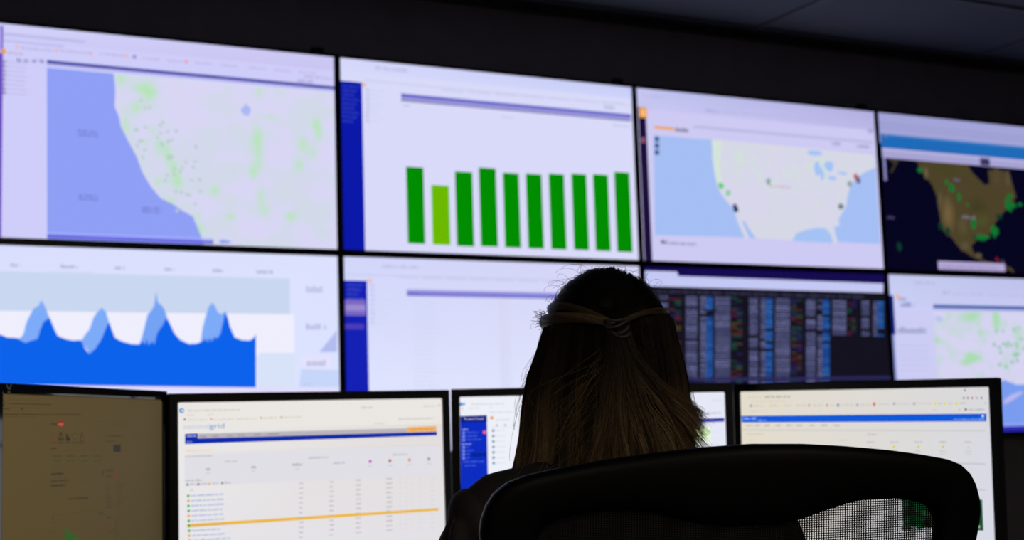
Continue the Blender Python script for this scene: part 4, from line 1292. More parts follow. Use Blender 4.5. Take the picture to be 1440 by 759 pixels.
  ('r',2,'4a3e24',123.8,126.9,273.3,127.4),
  ('r',2,'4a3e24',123.8,133.4,273.3,133.9),
  ('w',3,'2a2214',125.5,117.9,158.2,121.0,0),
  ('w',3,'33291a',125.6,129.0,173.1,131.7,1),
  ('w',3,'2a2214',125.6,136.0,164.5,139.1,0),
  ('r',3,'40351f',162.6,127.5,163.9,140.0),
  ('r',3,'33291a',270.2,117.2,272.9,125.3),
  ('w',3,'2e2614',173.3,158.2,207.4,161.4,1),
  ('w',3,'26281a',208.6,158.3,228.6,161.8,0),
  ('r',2,'46391f',130.3,182.3,273.4,183.0),
  ('w',2,'30281a',281.1,117.1,305.8,120.0,1),
  ('w',2,'30281a',282.4,127.2,298.9,129.7,1),
  ('r',3,'7a2a1c',310.0,124.9,315.6,131.7),
  ('w',2,'332a1a',282.5,137.9,285.2,140.1,1),
  ('w',2,'3e341e',314.9,137.2,325.4,139.4,1),
  ('w',2,'332a1a',282.5,142.8,290.7,145.0,1),
  ('w',2,'3e341e',314.9,142.2,343.8,144.4,1),
  ('w',2,'332a1a',282.5,147.8,294.8,149.9,1),
  ('w',2,'3e341e',314.9,147.2,332.5,149.4,1),
  ('w',2,'332a1a',282.5,152.7,289.3,154.8,1),
  ('w',2,'3e341e',314.9,152.2,331.0,154.4,1),
  ('w',2,'332a1a',282.5,157.6,290.7,159.8,1),
  ('w',2,'3e341e',314.9,157.1,333.9,159.3,1),
  ('w',2,'332a1a',282.5,162.5,296.2,164.7,1),
  ('w',2,'3e341e',314.9,162.1,346.7,164.3,1),
  ('w',2,'332a1a',282.5,167.4,296.2,169.6,1),
  ('w',2,'3e341e',314.9,167.1,333.9,169.3,1),
  ('w',2,'332a1a',282.5,172.3,300.3,174.4,1),
  ('w',2,'3e341e',314.9,172.0,336.7,174.2,1),
  ('w',2,'332a1a',282.5,177.2,301.7,179.3,1),
  ('w',2,'3e341e',314.9,177.0,330.3,179.2,1),
  ('w',2,'33291a',259.7,185.3,274.4,188.2,1),
  ('o',3,'2a2214',130.3,186.4,1.5),
  ('w',2,'33291a',128.6,192.6,137.0,194.9,1),
  ('w',2,'433820',128.7,208.3,137.1,210.4,1),
  ('w',2,'30281a',285.3,193.3,299.0,196.2,1),
  ('w',2,'403620',307.3,198.7,325.4,200.6,1),
  ('w',2,'403620',307.3,202.4,321.9,204.2,1),
  ('w',2,'403620',307.3,206.0,318.4,207.9,1),
  ('w',2,'403620',307.3,209.7,325.4,211.5,1),
  ('w',2,'403620',307.3,213.3,321.9,215.2,1),
  ('w',2,'403620',307.3,217.0,318.4,218.8,1),
  ('w',2,'403620',307.3,220.6,325.4,222.5,1),
  ('w',2,'403620',307.3,224.3,321.9,226.1,1),
  ('w',2,'403620',307.3,227.9,318.4,229.7,1),
  ('p',3,'6a3018',[292.2,214.7,297.6,207.1,303.1,215.4]),
  ('w',2,'403620',289.4,217.2,314.2,219.1,1),
  ('r',3,'1a5c1a',142.0,216.4,145.8,235.0),
  ('r',3,'1a5c1a',164.4,202.5,168.4,236.8),
  ('r',3,'1a5c1a',169.4,207.6,173.3,237.2),
  ('r',3,'1a5c1a',173.7,208.6,177.6,237.5),
  ('r',3,'1a5c1a',178.1,211.7,182.0,237.9),
  ('r',3,'1a5c1a',182.5,217.9,186.4,238.2),
  ('r',3,'1a5c1a',187.5,216.5,191.4,238.6),
  ('r',3,'3a6020',191.9,222.0,195.8,239.0),
  ('r',3,'1a5c1a',196.9,217.1,200.8,239.4),
  ('r',3,'1a5c1a',200.7,224.0,204.6,239.7),
  ('r',2,'4e4226',139.4,197.1,273.5,197.6),
  ('r',2,'4e4226',139.6,212.5,273.5,212.9),
 ],
 'M2': [
  ('r',0,'e4e2e6',0,0,531.0,298.7),
  ('g',0,'ebe9e6','e2dcd8','e6e4ea','e2e0e6',0,0,531.0,298.7),
  ('r',1,'eae7e2',0.9,0.0,531.0,49.6),
  ('o',3,'1f7fc8',6.9,14.3,4.5),
  ('o',4,'d8e8f0',7.7,14.3,2.3),
  ('w',3,'cbc8c2',19.2,12.9,115.7,16.2,1),
  ('w',3,'d0cdc8',16.1,21.4,31.5,24.0,1),
  ('w',3,'cdc9c4',54.8,20.8,63.4,23.9,1),
  ('w',3,'d6ccc8',19.9,29.3,53.9,32.7,1),
  ('w',3,'d8ccc8',64.9,29.9,102.8,33.3,1),
  ('w',3,'d2ccc6',108.0,29.9,148.1,32.9,1),
  ('w',3,'d2cabc',158.3,28.8,188.9,32.3,1),
  ('w',3,'d0cac2',197.6,28.7,234.5,31.8,1),
  ('o',4,'7a5a70',12.5,30.1,2.0),
  ('o',4,'e49090',61.0,30.4,2.0),
  ('o',4,'e0b060',155.4,30.1,2.1),
  ('o',4,'e0a850',195.1,30.2,2.1),
  ('w',3,'c8c4be',356.6,13.0,382.1,16.6,1),
  ('w',3,'ccc8c2',490.4,13.1,518.0,16.3,1),
  ('w',3,'c6c2be',435.1,36.6,510.3,40.3,1),
  ('w',3,'ccc8c2',384.0,44.7,407.0,47.5,1),
  ('o',4,'e2c040',525.1,13.6,2.1),
  ('t',3,'b4c8e2','national',10.9,47.2,9.5,47.2),
  ('t',3,'5f8fd4','grid',58.1,47.3,9.5,27.5),
  ('p',3,'b9b4ba',[12.7,55.8,453.0,56.6,452.8,65.5,12.7,64.7]),
  ('p',4,'0a2aa8',[12.7,64.4,518.4,64.8,518.1,71.8,12.6,73.7]),
  ('p',5,'0a2aa8',[12.7,55.8,35.5,55.3,35.8,65.4,12.7,65.9]),
  ('w',6,'b8c4ea',15.8,58.1,32.7,61.1,1),
  ('w',6,'98a8e0',15.7,68.2,24.9,71.2,1),
  ('p',5,'f0b060',[453.1,54.6,517.3,53.7,517.0,64.0,452.8,64.3]),
  ('w',6,'d89848',461.7,56.9,509.2,60.9,1),
  ('w',5,'8e8a9a',39.7,59.5,50.6,62.5,1),
  ('w',5,'8e8a9a',63.1,59.4,74.0,62.4,1),
  ('w',5,'8e8a9a',89.8,59.2,100.9,62.2,1),
  ('w',5,'8e8a9a',112.0,59.0,123.2,62.0,1),
  ('w',5,'8e8a9a',142.5,58.8,153.8,61.8,1),
  ('w',5,'8e8a9a',166.8,58.6,178.2,61.6,1),
  ('w',5,'8e8a9a',178.2,58.5,189.7,61.6,1),
  ('w',3,'efcf9e',13.3,83.7,65.9,87.4,1),
  ('w',3,'b9b5b8',13.2,94.5,61.9,97.4,1),
  ('w',3,'c0bcc0',86.1,106.0,109.1,109.0,1),
  ('w',3,'bcb8bc',247.9,104.8,271.0,107.9,1),
  ('w',3,'c0bcc0',247.5,104.8,288.0,107.9,1),
  ('w',3,'b8b4b8',420.7,104.8,453.0,108.0,1),
  ('w',3,'b4b0b6',297.2,115.6,321.2,119.5,1),
  ('w',3,'a6a2aa',51.2,116.3,59.4,121.5,0),
  ('w',3,'a6a2aa',136.1,116.1,144.9,121.5,0),
  ('w',3,'aaa6ae',216.0,115.1,235.1,120.1,0),
  ('w',3,'c0bcc2',51.9,125.7,57.7,127.9,1),
  ('w',3,'c0bcc2',137.6,125.7,144.0,128.0,1),
  ('w',3,'c0bcc2',221.6,125.2,229.9,127.5,1),
  ('o',4,'c020c0',373.4,117.5,3.1),
  ('w',3,'c4c0c6',368.8,124.9,378.4,127.3,1),
  ('o',4,'b84a30',415.0,117.9,3.1),
  ('w',3,'c4c0c6',410.3,125.3,420.1,127.7,1),
  ('o',4,'e88030',456.8,117.7,3.1),
  ('w',3,'c4c0c6',452.0,125.2,461.9,127.6,1),
  ('o',4,'9a96a0',498.7,117.2,3.2),
  ('w',3,'c4c0c6',493.9,124.8,504.0,127.2,1),
  ('r',2,'d4d0d4',20.1,89.9,529.7,90.5),
  ('r',1,'e0dfe6',11.7,92.2,523.2,148.6),
  ('w',3,'b4b0b6',12.9,136.5,43.7,139.8,1),
  ('o',4,'1f9f60',16.7,145.3,2.3),
  ('w',3,'b4b0b6',21.3,143.3,32.8,146.3,1),
  ('o',4,'a06a60',36.3,145.5,2.3),
  ('w',3,'b4b0b6',40.9,143.4,52.5,146.4,1),
  ('o',4,'e8b060',56.8,145.6,2.3),
  ('w',3,'b4b0b6',61.5,143.6,73.2,146.6,1),
  ('o',4,'8a8690',80.6,145.5,2.3),
  ('w',3,'b4b0b6',85.3,143.5,97.1,146.5,1),
  ('w',3,'bcb8be',21.2,153.3,27.3,156.2,1),
  ('o',6,'2fae66',17.7,165.3,2.5),
  ('w',6,'9db4dc',22.7,163.5,83.9,166.8,1),
  ('o',6,'eaa850',17.9,174.1,2.5),
  ('w',6,'9db4dc',22.8,172.3,83.8,175.6,1),
  ('o',6,'2fae66',18.0,182.8,2.5),
  ('w',6,'9db4dc',23.0,181.0,84.5,184.3,1),
  ('o',6,'2fae66',18.2,191.5,2.5),
  ('w',6,'9db4dc',23.2,189.8,80.5,193.1,1),
  ('o',6,'eaa850',18.3,200.3,2.5),
  ('w',6,'9db4dc',23.3,198.5,82.7,201.8,1),
  ('o',6,'2fae66',18.5,209.0,2.5),
  ('w',6,'9db4dc',23.5,207.2,84.2,210.5,1),
  ('o',6,'2f9f10',18.7,217.7,2.5),
  ('w',6,'c8a868',23.7,216.0,86.5,219.3,1),
  ('o',6,'2fae66',18.8,226.4,2.5),
  ('w',6,'9db4dc',23.8,224.7,76.2,228.0,1),
  ('o',6,'eaa850',19.0,235.1,2.5),
  ('w',6,'9db4dc',24.0,233.4,83.9,236.7,1),
  ('o',6,'2fae66',19.2,243.8,2.5),
  ('w',6,'9db4dc',24.1,242.1,94.0,245.4,1),
  ('p',5,'efb93a',[15.4,214.5,517.5,212.5,517.3,217.7,15.4,220.4]),
  ('w',6,'b0acb6',228.7,150.5,236.1,153.6,1),
  ('w',6,'b4b0ba',288.9,150.8,297.3,153.9,1),
  ('w',6,'b0acb6',343.0,149.9,353.3,153.1,1),
  ('w',6,'b0acb6',407.0,149.3,418.5,152.9,1),
  ('w',3,'d2ccd4',434.6,151.8,438.2,154.2,1),
  ('w',3,'d2ccd4',447.2,151.8,450.8,154.2,1),
  ('w',3,'e6cdbc',459.0,151.8,462.5,154.2,1),
  ('w',3,'d2ccd4',477.1,151.7,480.7,154.1,1),
  ('w',3,'d2ccd4',502.8,151.7,506.4,154.1,1),
  ('w',3,'d2ccd4',504.6,151.6,508.2,154.1,1),
  ('w',6,'b0acb6',228.5,159.5,236.0,162.5,1),
  ('w',6,'b4b0ba',288.7,159.6,297.1,162.7,1),
  ('w',6,'b0acb6',342.8,158.8,353.1,162.0,1),
  ('w',6,'b0acb6',406.8,158.2,418.3,161.8,1),
  ('w',3,'d2ccd4',434.4,160.5,438.0,162.9,1),
  ('w',3,'d2ccd4',447.0,160.4,450.6,162.8,1),
  ('w',3,'e6cdbc',458.7,160.4,462.3,162.8,1),
  ('w',3,'d2ccd4',476.9,160.4,480.5,162.8,1),
  ('w',3,'d2ccd4',502.5,160.4,506.1,162.8,1),
  ('w',3,'d2ccd4',504.3,160.4,508.0,162.8,1),
  ('w',6,'b0acb6',228.4,168.5,235.8,171.5,1),
  ('w',6,'b4b0ba',288.5,168.5,297.0,171.6,1),
  ('w',6,'b0acb6',342.6,167.7,352.9,170.8,1),
  ('w',6,'b0acb6',406.6,167.1,418.1,170.7,1),
  ('w',3,'d2ccd4',434.2,169.1,437.7,171.5,1),
  ('w',3,'d2ccd4',446.7,169.1,450.3,171.5,1),
  ('w',3,'e6cdbc',458.5,169.1,462.1,171.5,1),
  ('w',3,'d2ccd4',476.6,169.1,480.2,171.5,1),
  ('w',3,'d2ccd4',502.2,169.1,505.9,171.5,1),
  ('w',3,'d2ccd4',504.1,169.1,507.7,171.6,1),
  ('w',6,'b0acb6',228.2,177.4,235.7,180.5,1),
  ('w',6,'b4b0ba',288.3,177.3,296.8,180.4,1),
  ('w',6,'b0acb6',342.3,176.6,352.7,179.7,1),
  ('w',6,'b0acb6',406.3,176.0,417.8,179.5,1),
  ('w',3,'d2ccd4',433.9,177.7,437.5,180.1,1),
  ('w',3,'d2ccd4',446.5,177.7,450.1,180.1,1),
  ('w',3,'e6cdbc',458.2,177.8,461.8,180.2,1),
  ('w',3,'d2ccd4',476.4,177.8,480.0,180.2,1),
  ('w',3,'d2ccd4',502.0,177.8,505.6,180.3,1),
  ('w',3,'d2ccd4',503.8,177.9,507.4,180.3,1),
  ('w',6,'b0acb6',228.1,186.4,235.5,189.5,1),
  ('w',6,'b4b0ba',288.1,186.2,296.6,189.3,1),
  ('w',6,'b0acb6',342.1,185.4,352.5,188.5,1),
  ('w',6,'b0acb6',406.1,184.9,417.6,188.4,1),
  ('w',3,'d2ccd4',433.7,186.3,437.2,188.7,1),
  ('w',3,'d2ccd4',446.3,186.4,449.8,188.8,1),
  ('w',3,'e6cdbc',458.0,186.4,461.6,188.8,1),
  ('w',3,'d2ccd4',476.1,186.5,479.7,188.9,1),
  ('w',3,'d2ccd4',501.7,186.6,505.3,189.0,1),
  ('w',3,'d2ccd4',503.5,186.6,507.2,189.0,1),
  ('w',6,'b0acb6',227.9,195.4,235.3,198.5,1),
  ('w',6,'b4b0ba',288.0,195.0,296.4,198.1,1),
  ('w',6,'b0acb6',341.9,194.3,352.3,197.4,1),
  ('w',6,'b0acb6',405.9,193.7,417.4,197.3,1),
  ('w',3,'d2ccd4',433.5,194.9,437.0,197.3,1),
  ('w',3,'d2ccd4',446.0,195.0,449.6,197.4,1),
  ('w',3,'e6cdbc',457.7,195.0,461.3,197.4,1),
  ('w',3,'d2ccd4',475.9,195.1,479.5,197.5,1),
  ('w',3,'d2ccd4',501.4,195.3,505.1,197.7,1),
  ('w',3,'d2ccd4',503.3,195.3,506.9,197.7,1),
  ('w',6,'b0acb6',227.7,204.3,235.2,207.4,1),
  ('w',6,'b4b0ba',287.8,203.8,296.2,206.9,1),
  ('w',6,'b0acb6',341.7,203.1,352.1,206.2,1),
  ('w',6,'b0acb6',405.7,202.6,417.1,206.2,1),
  ('w',3,'d2ccd4',433.2,203.5,436.8,205.9,1),
  ('w',3,'d2ccd4',445.8,203.6,449.3,206.0,1),
  ('w',3,'e6cdbc',457.5,203.7,461.1,206.1,1),
  ('w',3,'d2ccd4',475.6,203.8,479.2,206.2,1),
  ('w',3,'d2ccd4',501.2,204.0,504.8,206.4,1),
  ('w',3,'d2ccd4',503.0,204.0,506.6,206.4,1),
  ('w',6,'b0acb6',227.6,213.3,235.0,216.4,1),
  ('w',6,'b4b0ba',287.6,212.7,296.0,215.8,1),
  ('w',6,'b0acb6',341.5,211.9,351.9,215.1,1),
  ('w',6,'b0acb6',405.4,211.5,416.9,215.0,1),
  ('w',3,'d2ccd4',433.0,212.1,436.5,214.5,1),
  ('w',3,'d2ccd4',445.5,212.2,449.1,214.6,1),
  ('w',3,'e6cdbc',457.2,212.3,460.8,214.7,1),
  ('w',3,'d2ccd4',475.4,212.5,478.9,214.9,1),
  ('w',3,'d2ccd4',500.9,212.7,504.5,215.1,1),
  ('w',3,'d2ccd4',502.7,212.7,506.4,215.1,1),
  ('w',6,'b0acb6',227.4,222.2,234.9,225.3,1),
  ('w',6,'b4b0ba',287.4,221.5,295.9,224.6,1),
  ('w',6,'b0acb6',341.3,220.8,351.7,223.9,1),
  ('w',6,'b0acb6',405.2,220.3,416.7,223.9,1),
  ('w',3,'d2ccd4',432.8,220.7,436.3,223.1,1),
  ('w',3,'d2ccd4',445.3,220.8,448.9,223.2,1),
  ('w',3,'e6cdbc',457.0,220.9,460.6,223.3,1),
  ('w',3,'d2ccd4',475.1,221.1,478.7,223.5,1),
  ('w',3,'d2ccd4',500.6,221.4,504.3,223.8,1),
  ('w',3,'d2ccd4',502.5,221.4,506.1,223.8,1),
  ('w',6,'b0acb6',227.3,231.2,234.7,234.2,1),
  ('w',6,'b4b0ba',287.2,230.3,295.7,233.4,1),
  ('w',6,'b0acb6',341.1,229.6,351.5,232.7,1),
  ('w',6,'b0acb6',405.0,229.2,416.4,232.7,1),
  ('w',3,'d2ccd4',432.5,229.2,436.1,231.6,1),
  ('w',3,'d2ccd4',445.1,229.4,448.6,231.8,1),
  ('w',3,'e6cdbc',456.8,229.5,460.3,231.9,1),
  ('w',3,'d2ccd4',474.8,229.7,478.4,232.1,1),
  ('w',3,'d2ccd4',500.4,230.0,504.0,232.5,1),
  ('w',3,'d2ccd4',502.2,230.1,505.8,232.5,1),
  ('w',6,'b0acb6',227.1,240.1,234.5,243.2,1),
  ('w',6,'b4b0ba',287.1,239.1,295.5,242.2,1),
  ('w',6,'b0acb6',340.9,238.4,351.3,241.5,1),
  ('w',6,'b0acb6',404.7,238.0,416.2,241.6,1),
  ('w',3,'d2ccd4',432.3,237.8,435.8,240.2,1),
  ('w',3,'d2ccd4',444.8,238.0,448.4,240.4,1),
  ('w',3,'e6cdbc',456.5,238.1,460.1,240.5,1),
  ('w',3,'d2ccd4',474.6,238.4,478.2,240.8,1),
  ('w',3,'d2ccd4',500.1,238.7,503.7,241.1,1),
  ('w',3,'d2ccd4',501.9,238.7,505.6,241.1,1),
  ('w',6,'b0acb6',227.0,249.0,234.4,252.1,1),
  ('w',6,'b4b0ba',286.9,247.9,295.3,251.0,1),
  ('w',6,'b0acb6',340.7,247.2,351.1,250.3,1),
  ('w',6,'b0acb6',404.5,246.8,416.0,250.4,1),
  ('w',3,'d2ccd4',432.1,246.4,435.6,248.8,1),
  ('w',3,'d2ccd4',444.6,246.6,448.1,248.9,1),
  ('w',3,'e6cdbc',456.3,246.7,459.8,249.1,1),
  ('w',3,'d2ccd4',474.3,247.0,477.9,249.4,1),
  ('w',3,'d2ccd4',499.8,247.4,503.5,249.8,1),
  ('w',3,'d2ccd4',501.7,247.4,505.3,249.8,1),
  ('r',2,'dcdae2',441.0,148.1,439.5,253.7),
  ('r',2,'dcdae2',471.3,149.3,469.6,255.5),
  ('r',2,'dcdae2',495.5,150.3,493.6,257.0),
 ],
 'M3': [
  ('r',0,'eef0f8',0,0,531.0,298.7),
  ('g',0,'eef0f8','e4e6f4','eef2fb','e6e8f8',0,0,531.0,298.7),
  ('o',3,'5f9ae0',2.2,14.6,3.7),
  ('o',3,'7fb0ea',8.0,14.3,3.1),
  ('o',3,'eed8a0',25.6,14.6,2.6),
  ('w',3,'ccd0da',28.8,12.9,88.6,16.3,1),
  ('w',3,'d2d4de',17.7,21.0,39.6,23.9,1),
  ('w',3,'ccd0d8',59.2,20.1,64.1,22.5,1),
  ('w',3,'cfd3de',59.1,29.8,132.3,33.2,1),
  ('o',3,'f0d0b8',5.0,23.2,2.6),
  ('p',2,'0a2cc0',[0.3,38.2,53.6,37.2,53.9,193.2,0.0,192.1]),
  ('p',3,'04187c',[0.3,38.2,53.6,37.2,53.9,49.9,0.2,50.3]),
  ('t',4,'c4ccf4','PowerTrack',8.8,46.6,5.1,39.0),
  ('w',4,'8a9ae4',3.6,62.7,15.8,66.6,0),
  ('w',4,'8a9ae4',2.5,92.0,21.5,95.4,0),
  ('o',5,'f06090',48.6,71.1,3.7),
  ('o',4,'7088e4',6.7,71.8,3.1),
  ('w',4,'4a68da',12.6,69.5,36.4,72.4,1),
  ('o',4,'7088e4',6.6,78.8,3.1),
  ('w',4,'4a68da',12.5,76.5,33.9,79.4,1),
  ('o',4,'7088e4',6.5,85.8,3.1),
  ('w',4,'4a68da',12.4,83.5,41.1,86.4,1),
  ('o',4,'7088e4',6.3,100.3,3.1),
  ('w',4,'4a68da',12.1,98.0,18.9,100.9,1),
  ('o',4,'7088e4',6.2,107.6,3.1),
  ('w',4,'4a68da',12.0,105.3,26.1,108.1,1),
  ('o',4,'7088e4',6.1,114.6,3.1),
  ('w',4,'4a68da',11.9,112.3,18.7,115.1,1),
  ('o',4,'7088e4',5.9,122.0,3.1),
  ('w',4,'4a68da',11.8,119.7,18.6,122.6,1),
  ('p',3,'06208c',[21.2,113.1,53.3,112.8,53.2,118.6,21.1,118.9]),
  ('w',4,'4a68da',4.4,127.4,46.4,130.6,1),
  ('w',4,'4a68da',7.5,135.1,30.5,138.0,1),
  ('o',3,'f0a028',63.7,43.0,3.7),
  ('w',3,'c0c4ce',70.5,46.0,99.8,48.5,1),
  ('o',3,'98a6b4',73.7,58.0,2.0),
  ('o',3,'98a6b4',90.3,57.8,2.0),
  ('o',3,'98a6b4',107.4,57.6,2.0),
  ('o',3,'98a6b4',123.5,57.4,2.0),
  ('o',3,'98a6b4',141.5,57.2,2.0),
  ('o',3,'98a6b4',158.6,57.1,2.0),
  ('o',3,'7896a8',66.0,68.3,2.8),
  ('w',3,'d4d8e2',71.1,66.9,91.3,69.3,1),
  ('o',3,'7896a8',65.9,79.1,2.8),
  ('w',3,'d4d8e2',70.9,77.7,91.1,80.1,1),
  ('o',3,'7896a8',65.9,89.8,2.8),
  ('w',3,'d4d8e2',70.8,88.5,90.9,90.9,1),
  ('o',3,'7896a8',65.9,100.6,2.8),
  ('w',3,'d4d8e2',70.6,99.2,90.7,101.6,1),
  ('o',3,'7896a8',65.8,111.3,2.8),
  ('w',3,'d4d8e2',70.4,110.0,90.6,112.4,1),
  ('o',3,'7896a8',65.8,122.1,2.8),
  ('w',3,'d4d8e2',70.2,120.7,90.4,123.1,1),
  ('o',3,'7896a8',65.8,132.8,2.8),
  ('w',3,'d4d8e2',70.0,131.4,90.2,133.8,1),
  ('r',2,'d6dae4',61.0,61.2,528.1,61.9),
  ('o',3,'8a9ab4',496.7,42.0,2.3),
  ('w',3,'b8c2d4',501.8,39.5,523.1,43.2,1),
  ('p',4,'101c9c',[160.8,57.7,529.1,51.8,528.9,58.9,160.7,64.7]),
  ('w',5,'6a70d0',488.4,54.9,509.7,57.1,1),
  ('w',3,'d6d8e8',160.4,78.7,515.8,80.4,1),
  ('w',3,'d6d8e8',160.1,90.0,515.4,91.7,1),
  ('w',3,'d6d8e8',159.9,101.3,515.0,103.0,1),
  ('w',3,'d6d8e8',159.6,112.6,514.6,114.3,1),
  ('w',3,'d6d8e8',159.4,123.9,514.2,125.5,1),
  ('w',3,'d6d8e8',159.2,135.1,513.8,136.8,1),
  ('w',3,'d6d8e8',158.9,146.4,513.4,148.0,1),
  ('w',3,'d6d8e8',158.7,157.6,513.0,159.3,1),
  ('w',3,'d6d8e8',158.5,168.8,512.6,170.5,1),
  ('w',3,'d6d8e8',158.2,180.0,512.2,181.7,1),
  ('r',2,'eaf6e2',445.3,67.9,500.9,104.3),
  ('b',4,'cdeab0',480.5,78.5,17.1,14.1,3),
  ('b',4,'d8eec4',465.7,96.6,14.2,8.5,6),
  ('w',3,'d2d6e0',504.1,15.1,524.0,18.0,1),
 ],
 'M4': [
  ('r',0,'dcdbe2',0,0,531.0,298.7),
  ('g',0,'e3dbca','d8d8dc','e2dccc','d6d8e8',0,0,531.0,298.7),
  ('w',3,'b0ada2',58.5,8.5,118.7,13.9,1),
  ('w',3,'d2ccbc',17.7,9.6,52.3,13.4,1),
  ('w',3,'d4cdbe',24.9,18.4,107.7,21.3,1),
  ('w',3,'cbc6bb',29.6,26.8,54.2,30.5,1),
  ('w',3,'cbc6bb',68.9,26.9,90.6,30.6,1),
  ('w',3,'cbc6bb',102.7,27.0,119.3,30.6,1),
  ('w',3,'cbc6bb',131.2,27.1,152.2,30.7,1),
  ('w',3,'cbc6bb',168.6,27.2,191.6,30.8,1),
  ('w',3,'cbc6bb',207.6,27.3,218.9,30.8,1),
  ('w',3,'cbc6bb',232.5,27.3,258.1,30.9,1),
  ('w',3,'cbc6bb',272.5,27.5,295.4,31.0,1),
  ('o',4,'8aa8b8',24.6,28.6,3.1),
  ('o',4,'e6dca8',65.2,28.7,3.1),
  ('o',4,'e6dca8',100.2,28.8,3.1),
  ('o',4,'e0a898',160.4,28.9,3.0),
  ('o',4,'e2a090',200.7,29.0,3.0),
  ('o',4,'6a98cc',224.8,29.1,3.0),
  ('o',4,'a8b0d4',266.3,29.2,3.0),
  ('o',4,'d87a70',301.9,29.3,2.9),
  ('w',3,'e4bfae',20.6,37.7,46.5,41.0,1),
  ('w',3,'c6c5ca',310.6,26.3,334.0,29.3,1),
  ('w',3,'c6c5ca',349.6,26.3,378.0,29.2,1),
  ('w',3,'c4c3c8',391.7,26.3,418.5,29.2,1),
  ('w',3,'b8b8c4',431.9,26.7,440.3,29.6,1),
  ('w',3,'b0b0b8',452.2,26.5,461.3,29.4,1),
  ('w',3,'b0b0b4',474.0,26.8,486.9,29.6,1),
  ('o',4,'dc7a68',302.3,27.3,3.1),
  ('o',4,'b4b4bc',343.8,27.7,3.0),
  ('o',4,'b4b4bc',385.0,28.1,3.0),
  ('o',4,'e8dc60',426.5,28.5,3.0),
  ('o',4,'e8dc60',446.0,28.7,3.0),
  ('o',4,'e8d848',468.0,28.9,2.9),
  ('o',4,'8a8890',482.7,18.8,2.0),
  ('o',4,'8a8890',490.5,18.9,2.0),
  ('o',4,'c04a4a',498.6,19.0,2.0),
  ('o',4,'a09ea6',507.6,19.1,2.0),
  ('o',4,'76747c',516.5,19.2,2.0),
  ('o',4,'44424a',485.3,4.9,1.7),
  ('w',3,'c4c2c8',510.8,3.9,513.9,5.9,1),
  ('w',3,'c4c2c8',522.0,4.1,525.6,6.1,1),
  ('w',3,'b4b2b8',521.5,26.7,524.8,29.9,1),
  ('w',3,'c6c5ca',420.1,38.5,430.9,41.0,1),
  ('w',3,'a8a6ac',472.2,38.1,475.2,40.9,1),
  ('o',4,'a05050',485.5,39.2,2.4),
  ('w',3,'a8a6ac',491.2,38.2,520.5,41.1,1),
  ('p',3,'0a58d8',[0.3,48.8,524.4,47.1,523.8,60.8,2.4,62.3]),
  ('w',4,'8ab4f0',5.5,51.9,36.2,56.9,1),
  ('w',4,'78a6ee',40.6,56.2,60.6,59.9,1),
  ('w',4,'7aa8f0',461.3,55.3,520.2,58.5,1),
  ('o',5,'c8dcfa',517.4,51.4,2.4),
  ('w',3,'b4b0aa',13.5,66.1,28.4,69.8,1),
  ('w',3,'b4b0aa',33.4,66.1,48.1,69.8,1),
  ('w',3,'b4b0aa',55.5,66.1,70.0,69.8,1),
  ('w',3,'b4b0aa',82.2,66.1,96.6,69.8,1),
  ('w',3,'b4b0aa',107.4,66.1,121.6,69.8,1),
  ('w',3,'b4b0aa',129.9,66.1,143.9,69.7,1),
  ('w',3,'b4b0aa',159.1,66.1,173.0,69.7,1),
  ('w',3,'b4b0aa',185.7,66.1,199.4,69.7,1),
  ('w',3,'b4b0aa',214.2,66.1,227.6,69.7,1),
  ('r',3,'bebec4',0.7,76.8,521.4,78.1),
  ('w',3,'cac6be',11.8,83.1,52.5,86.8,1),
  ('r',3,'bcbcc6',261.1,78.1,260.7,132.6),
  ('w',3,'b4b3ba',286.0,83.3,305.8,86.3,1),
  ('w',3,'b8b6be',284.0,97.5,301.0,100.9,1),
  ('o',4,'b8ccca',292.1,109.7,2.1),
  ('w',3,'c4c2ca',284.8,114.4,299.0,117.8,1),
  ('w',3,'c8c6ce',284.6,119.9,298.8,122.8,1),
  ('w',3,'b8b6be',332.7,97.1,349.3,100.5,1),
  ('o',4,'ecd83a',340.6,108.1,2.8),
  ('o',5,'b8a020',340.7,107.7,1.2),
  ('w',3,'c4c2ca',333.5,113.8,347.3,117.1,1),
  ('w',3,'c8c6ce',333.3,119.2,347.1,122.2,1),
  ('w',3,'b8b6be',382.0,96.7,398.2,100.0,1),
  ('o',4,'ecd83a',389.8,107.6,2.7),
  ('o',5,'b8a020',389.8,107.2,1.2),
  ('w',3,'c4c2ca',382.7,113.2,396.2,116.5,1),
  ('w',3,'c8c6ce',382.5,118.6,396.0,121.5,1),
  ('w',3,'b8b6be',431.3,96.4,447.0,99.6,1),
  ('o',4,'ecd83a',438.8,107.1,2.7),
  ('o',5,'b8a020',438.8,106.7,1.2),
  ('w',3,'c4c2ca',431.9,112.6,445.0,115.9,1),
  ('w',3,'c8c6ce',431.7,117.9,444.8,120.8,1),
  ('w',3,'b8b6be',480.5,96.0,495.9,99.2,1),
  ('o',4,'b8ccca',487.8,107.6,2.0),
  ('w',3,'c4c2ca',481.2,112.1,493.9,115.3,1),
  ('w',3,'c8c6ce',480.9,117.3,493.7,120.1,1),
  ('w',3,'ccc8be',20.1,96.7,32.4,98.8,1),
  ('w',3,'c4c2c4',225.5,95.3,241.2,97.3,1),
  ('r',3,'bcbcc6',175.0,164.2,517.9,157.4),
  ('r',3,'bcbcc6',173.5,208.0,516.1,197.5),
  ('r',3,'b6b8c2',253.7,135.5,518.8,137.1),
  ('r',3,'b6b8c2',252.1,181.2,516.9,182.8),
  ('r',3,'b6b4c8',527.2,20.2,518.1,298.7),
  ('r',3,'164428',352.4,199.2,509.7,253.9),
  ('b',4,'10301a',367.7,212.6,9.8,6.2,0),
  ('b',4,'245c38',498.4,216.6,5.8,4.0,1),
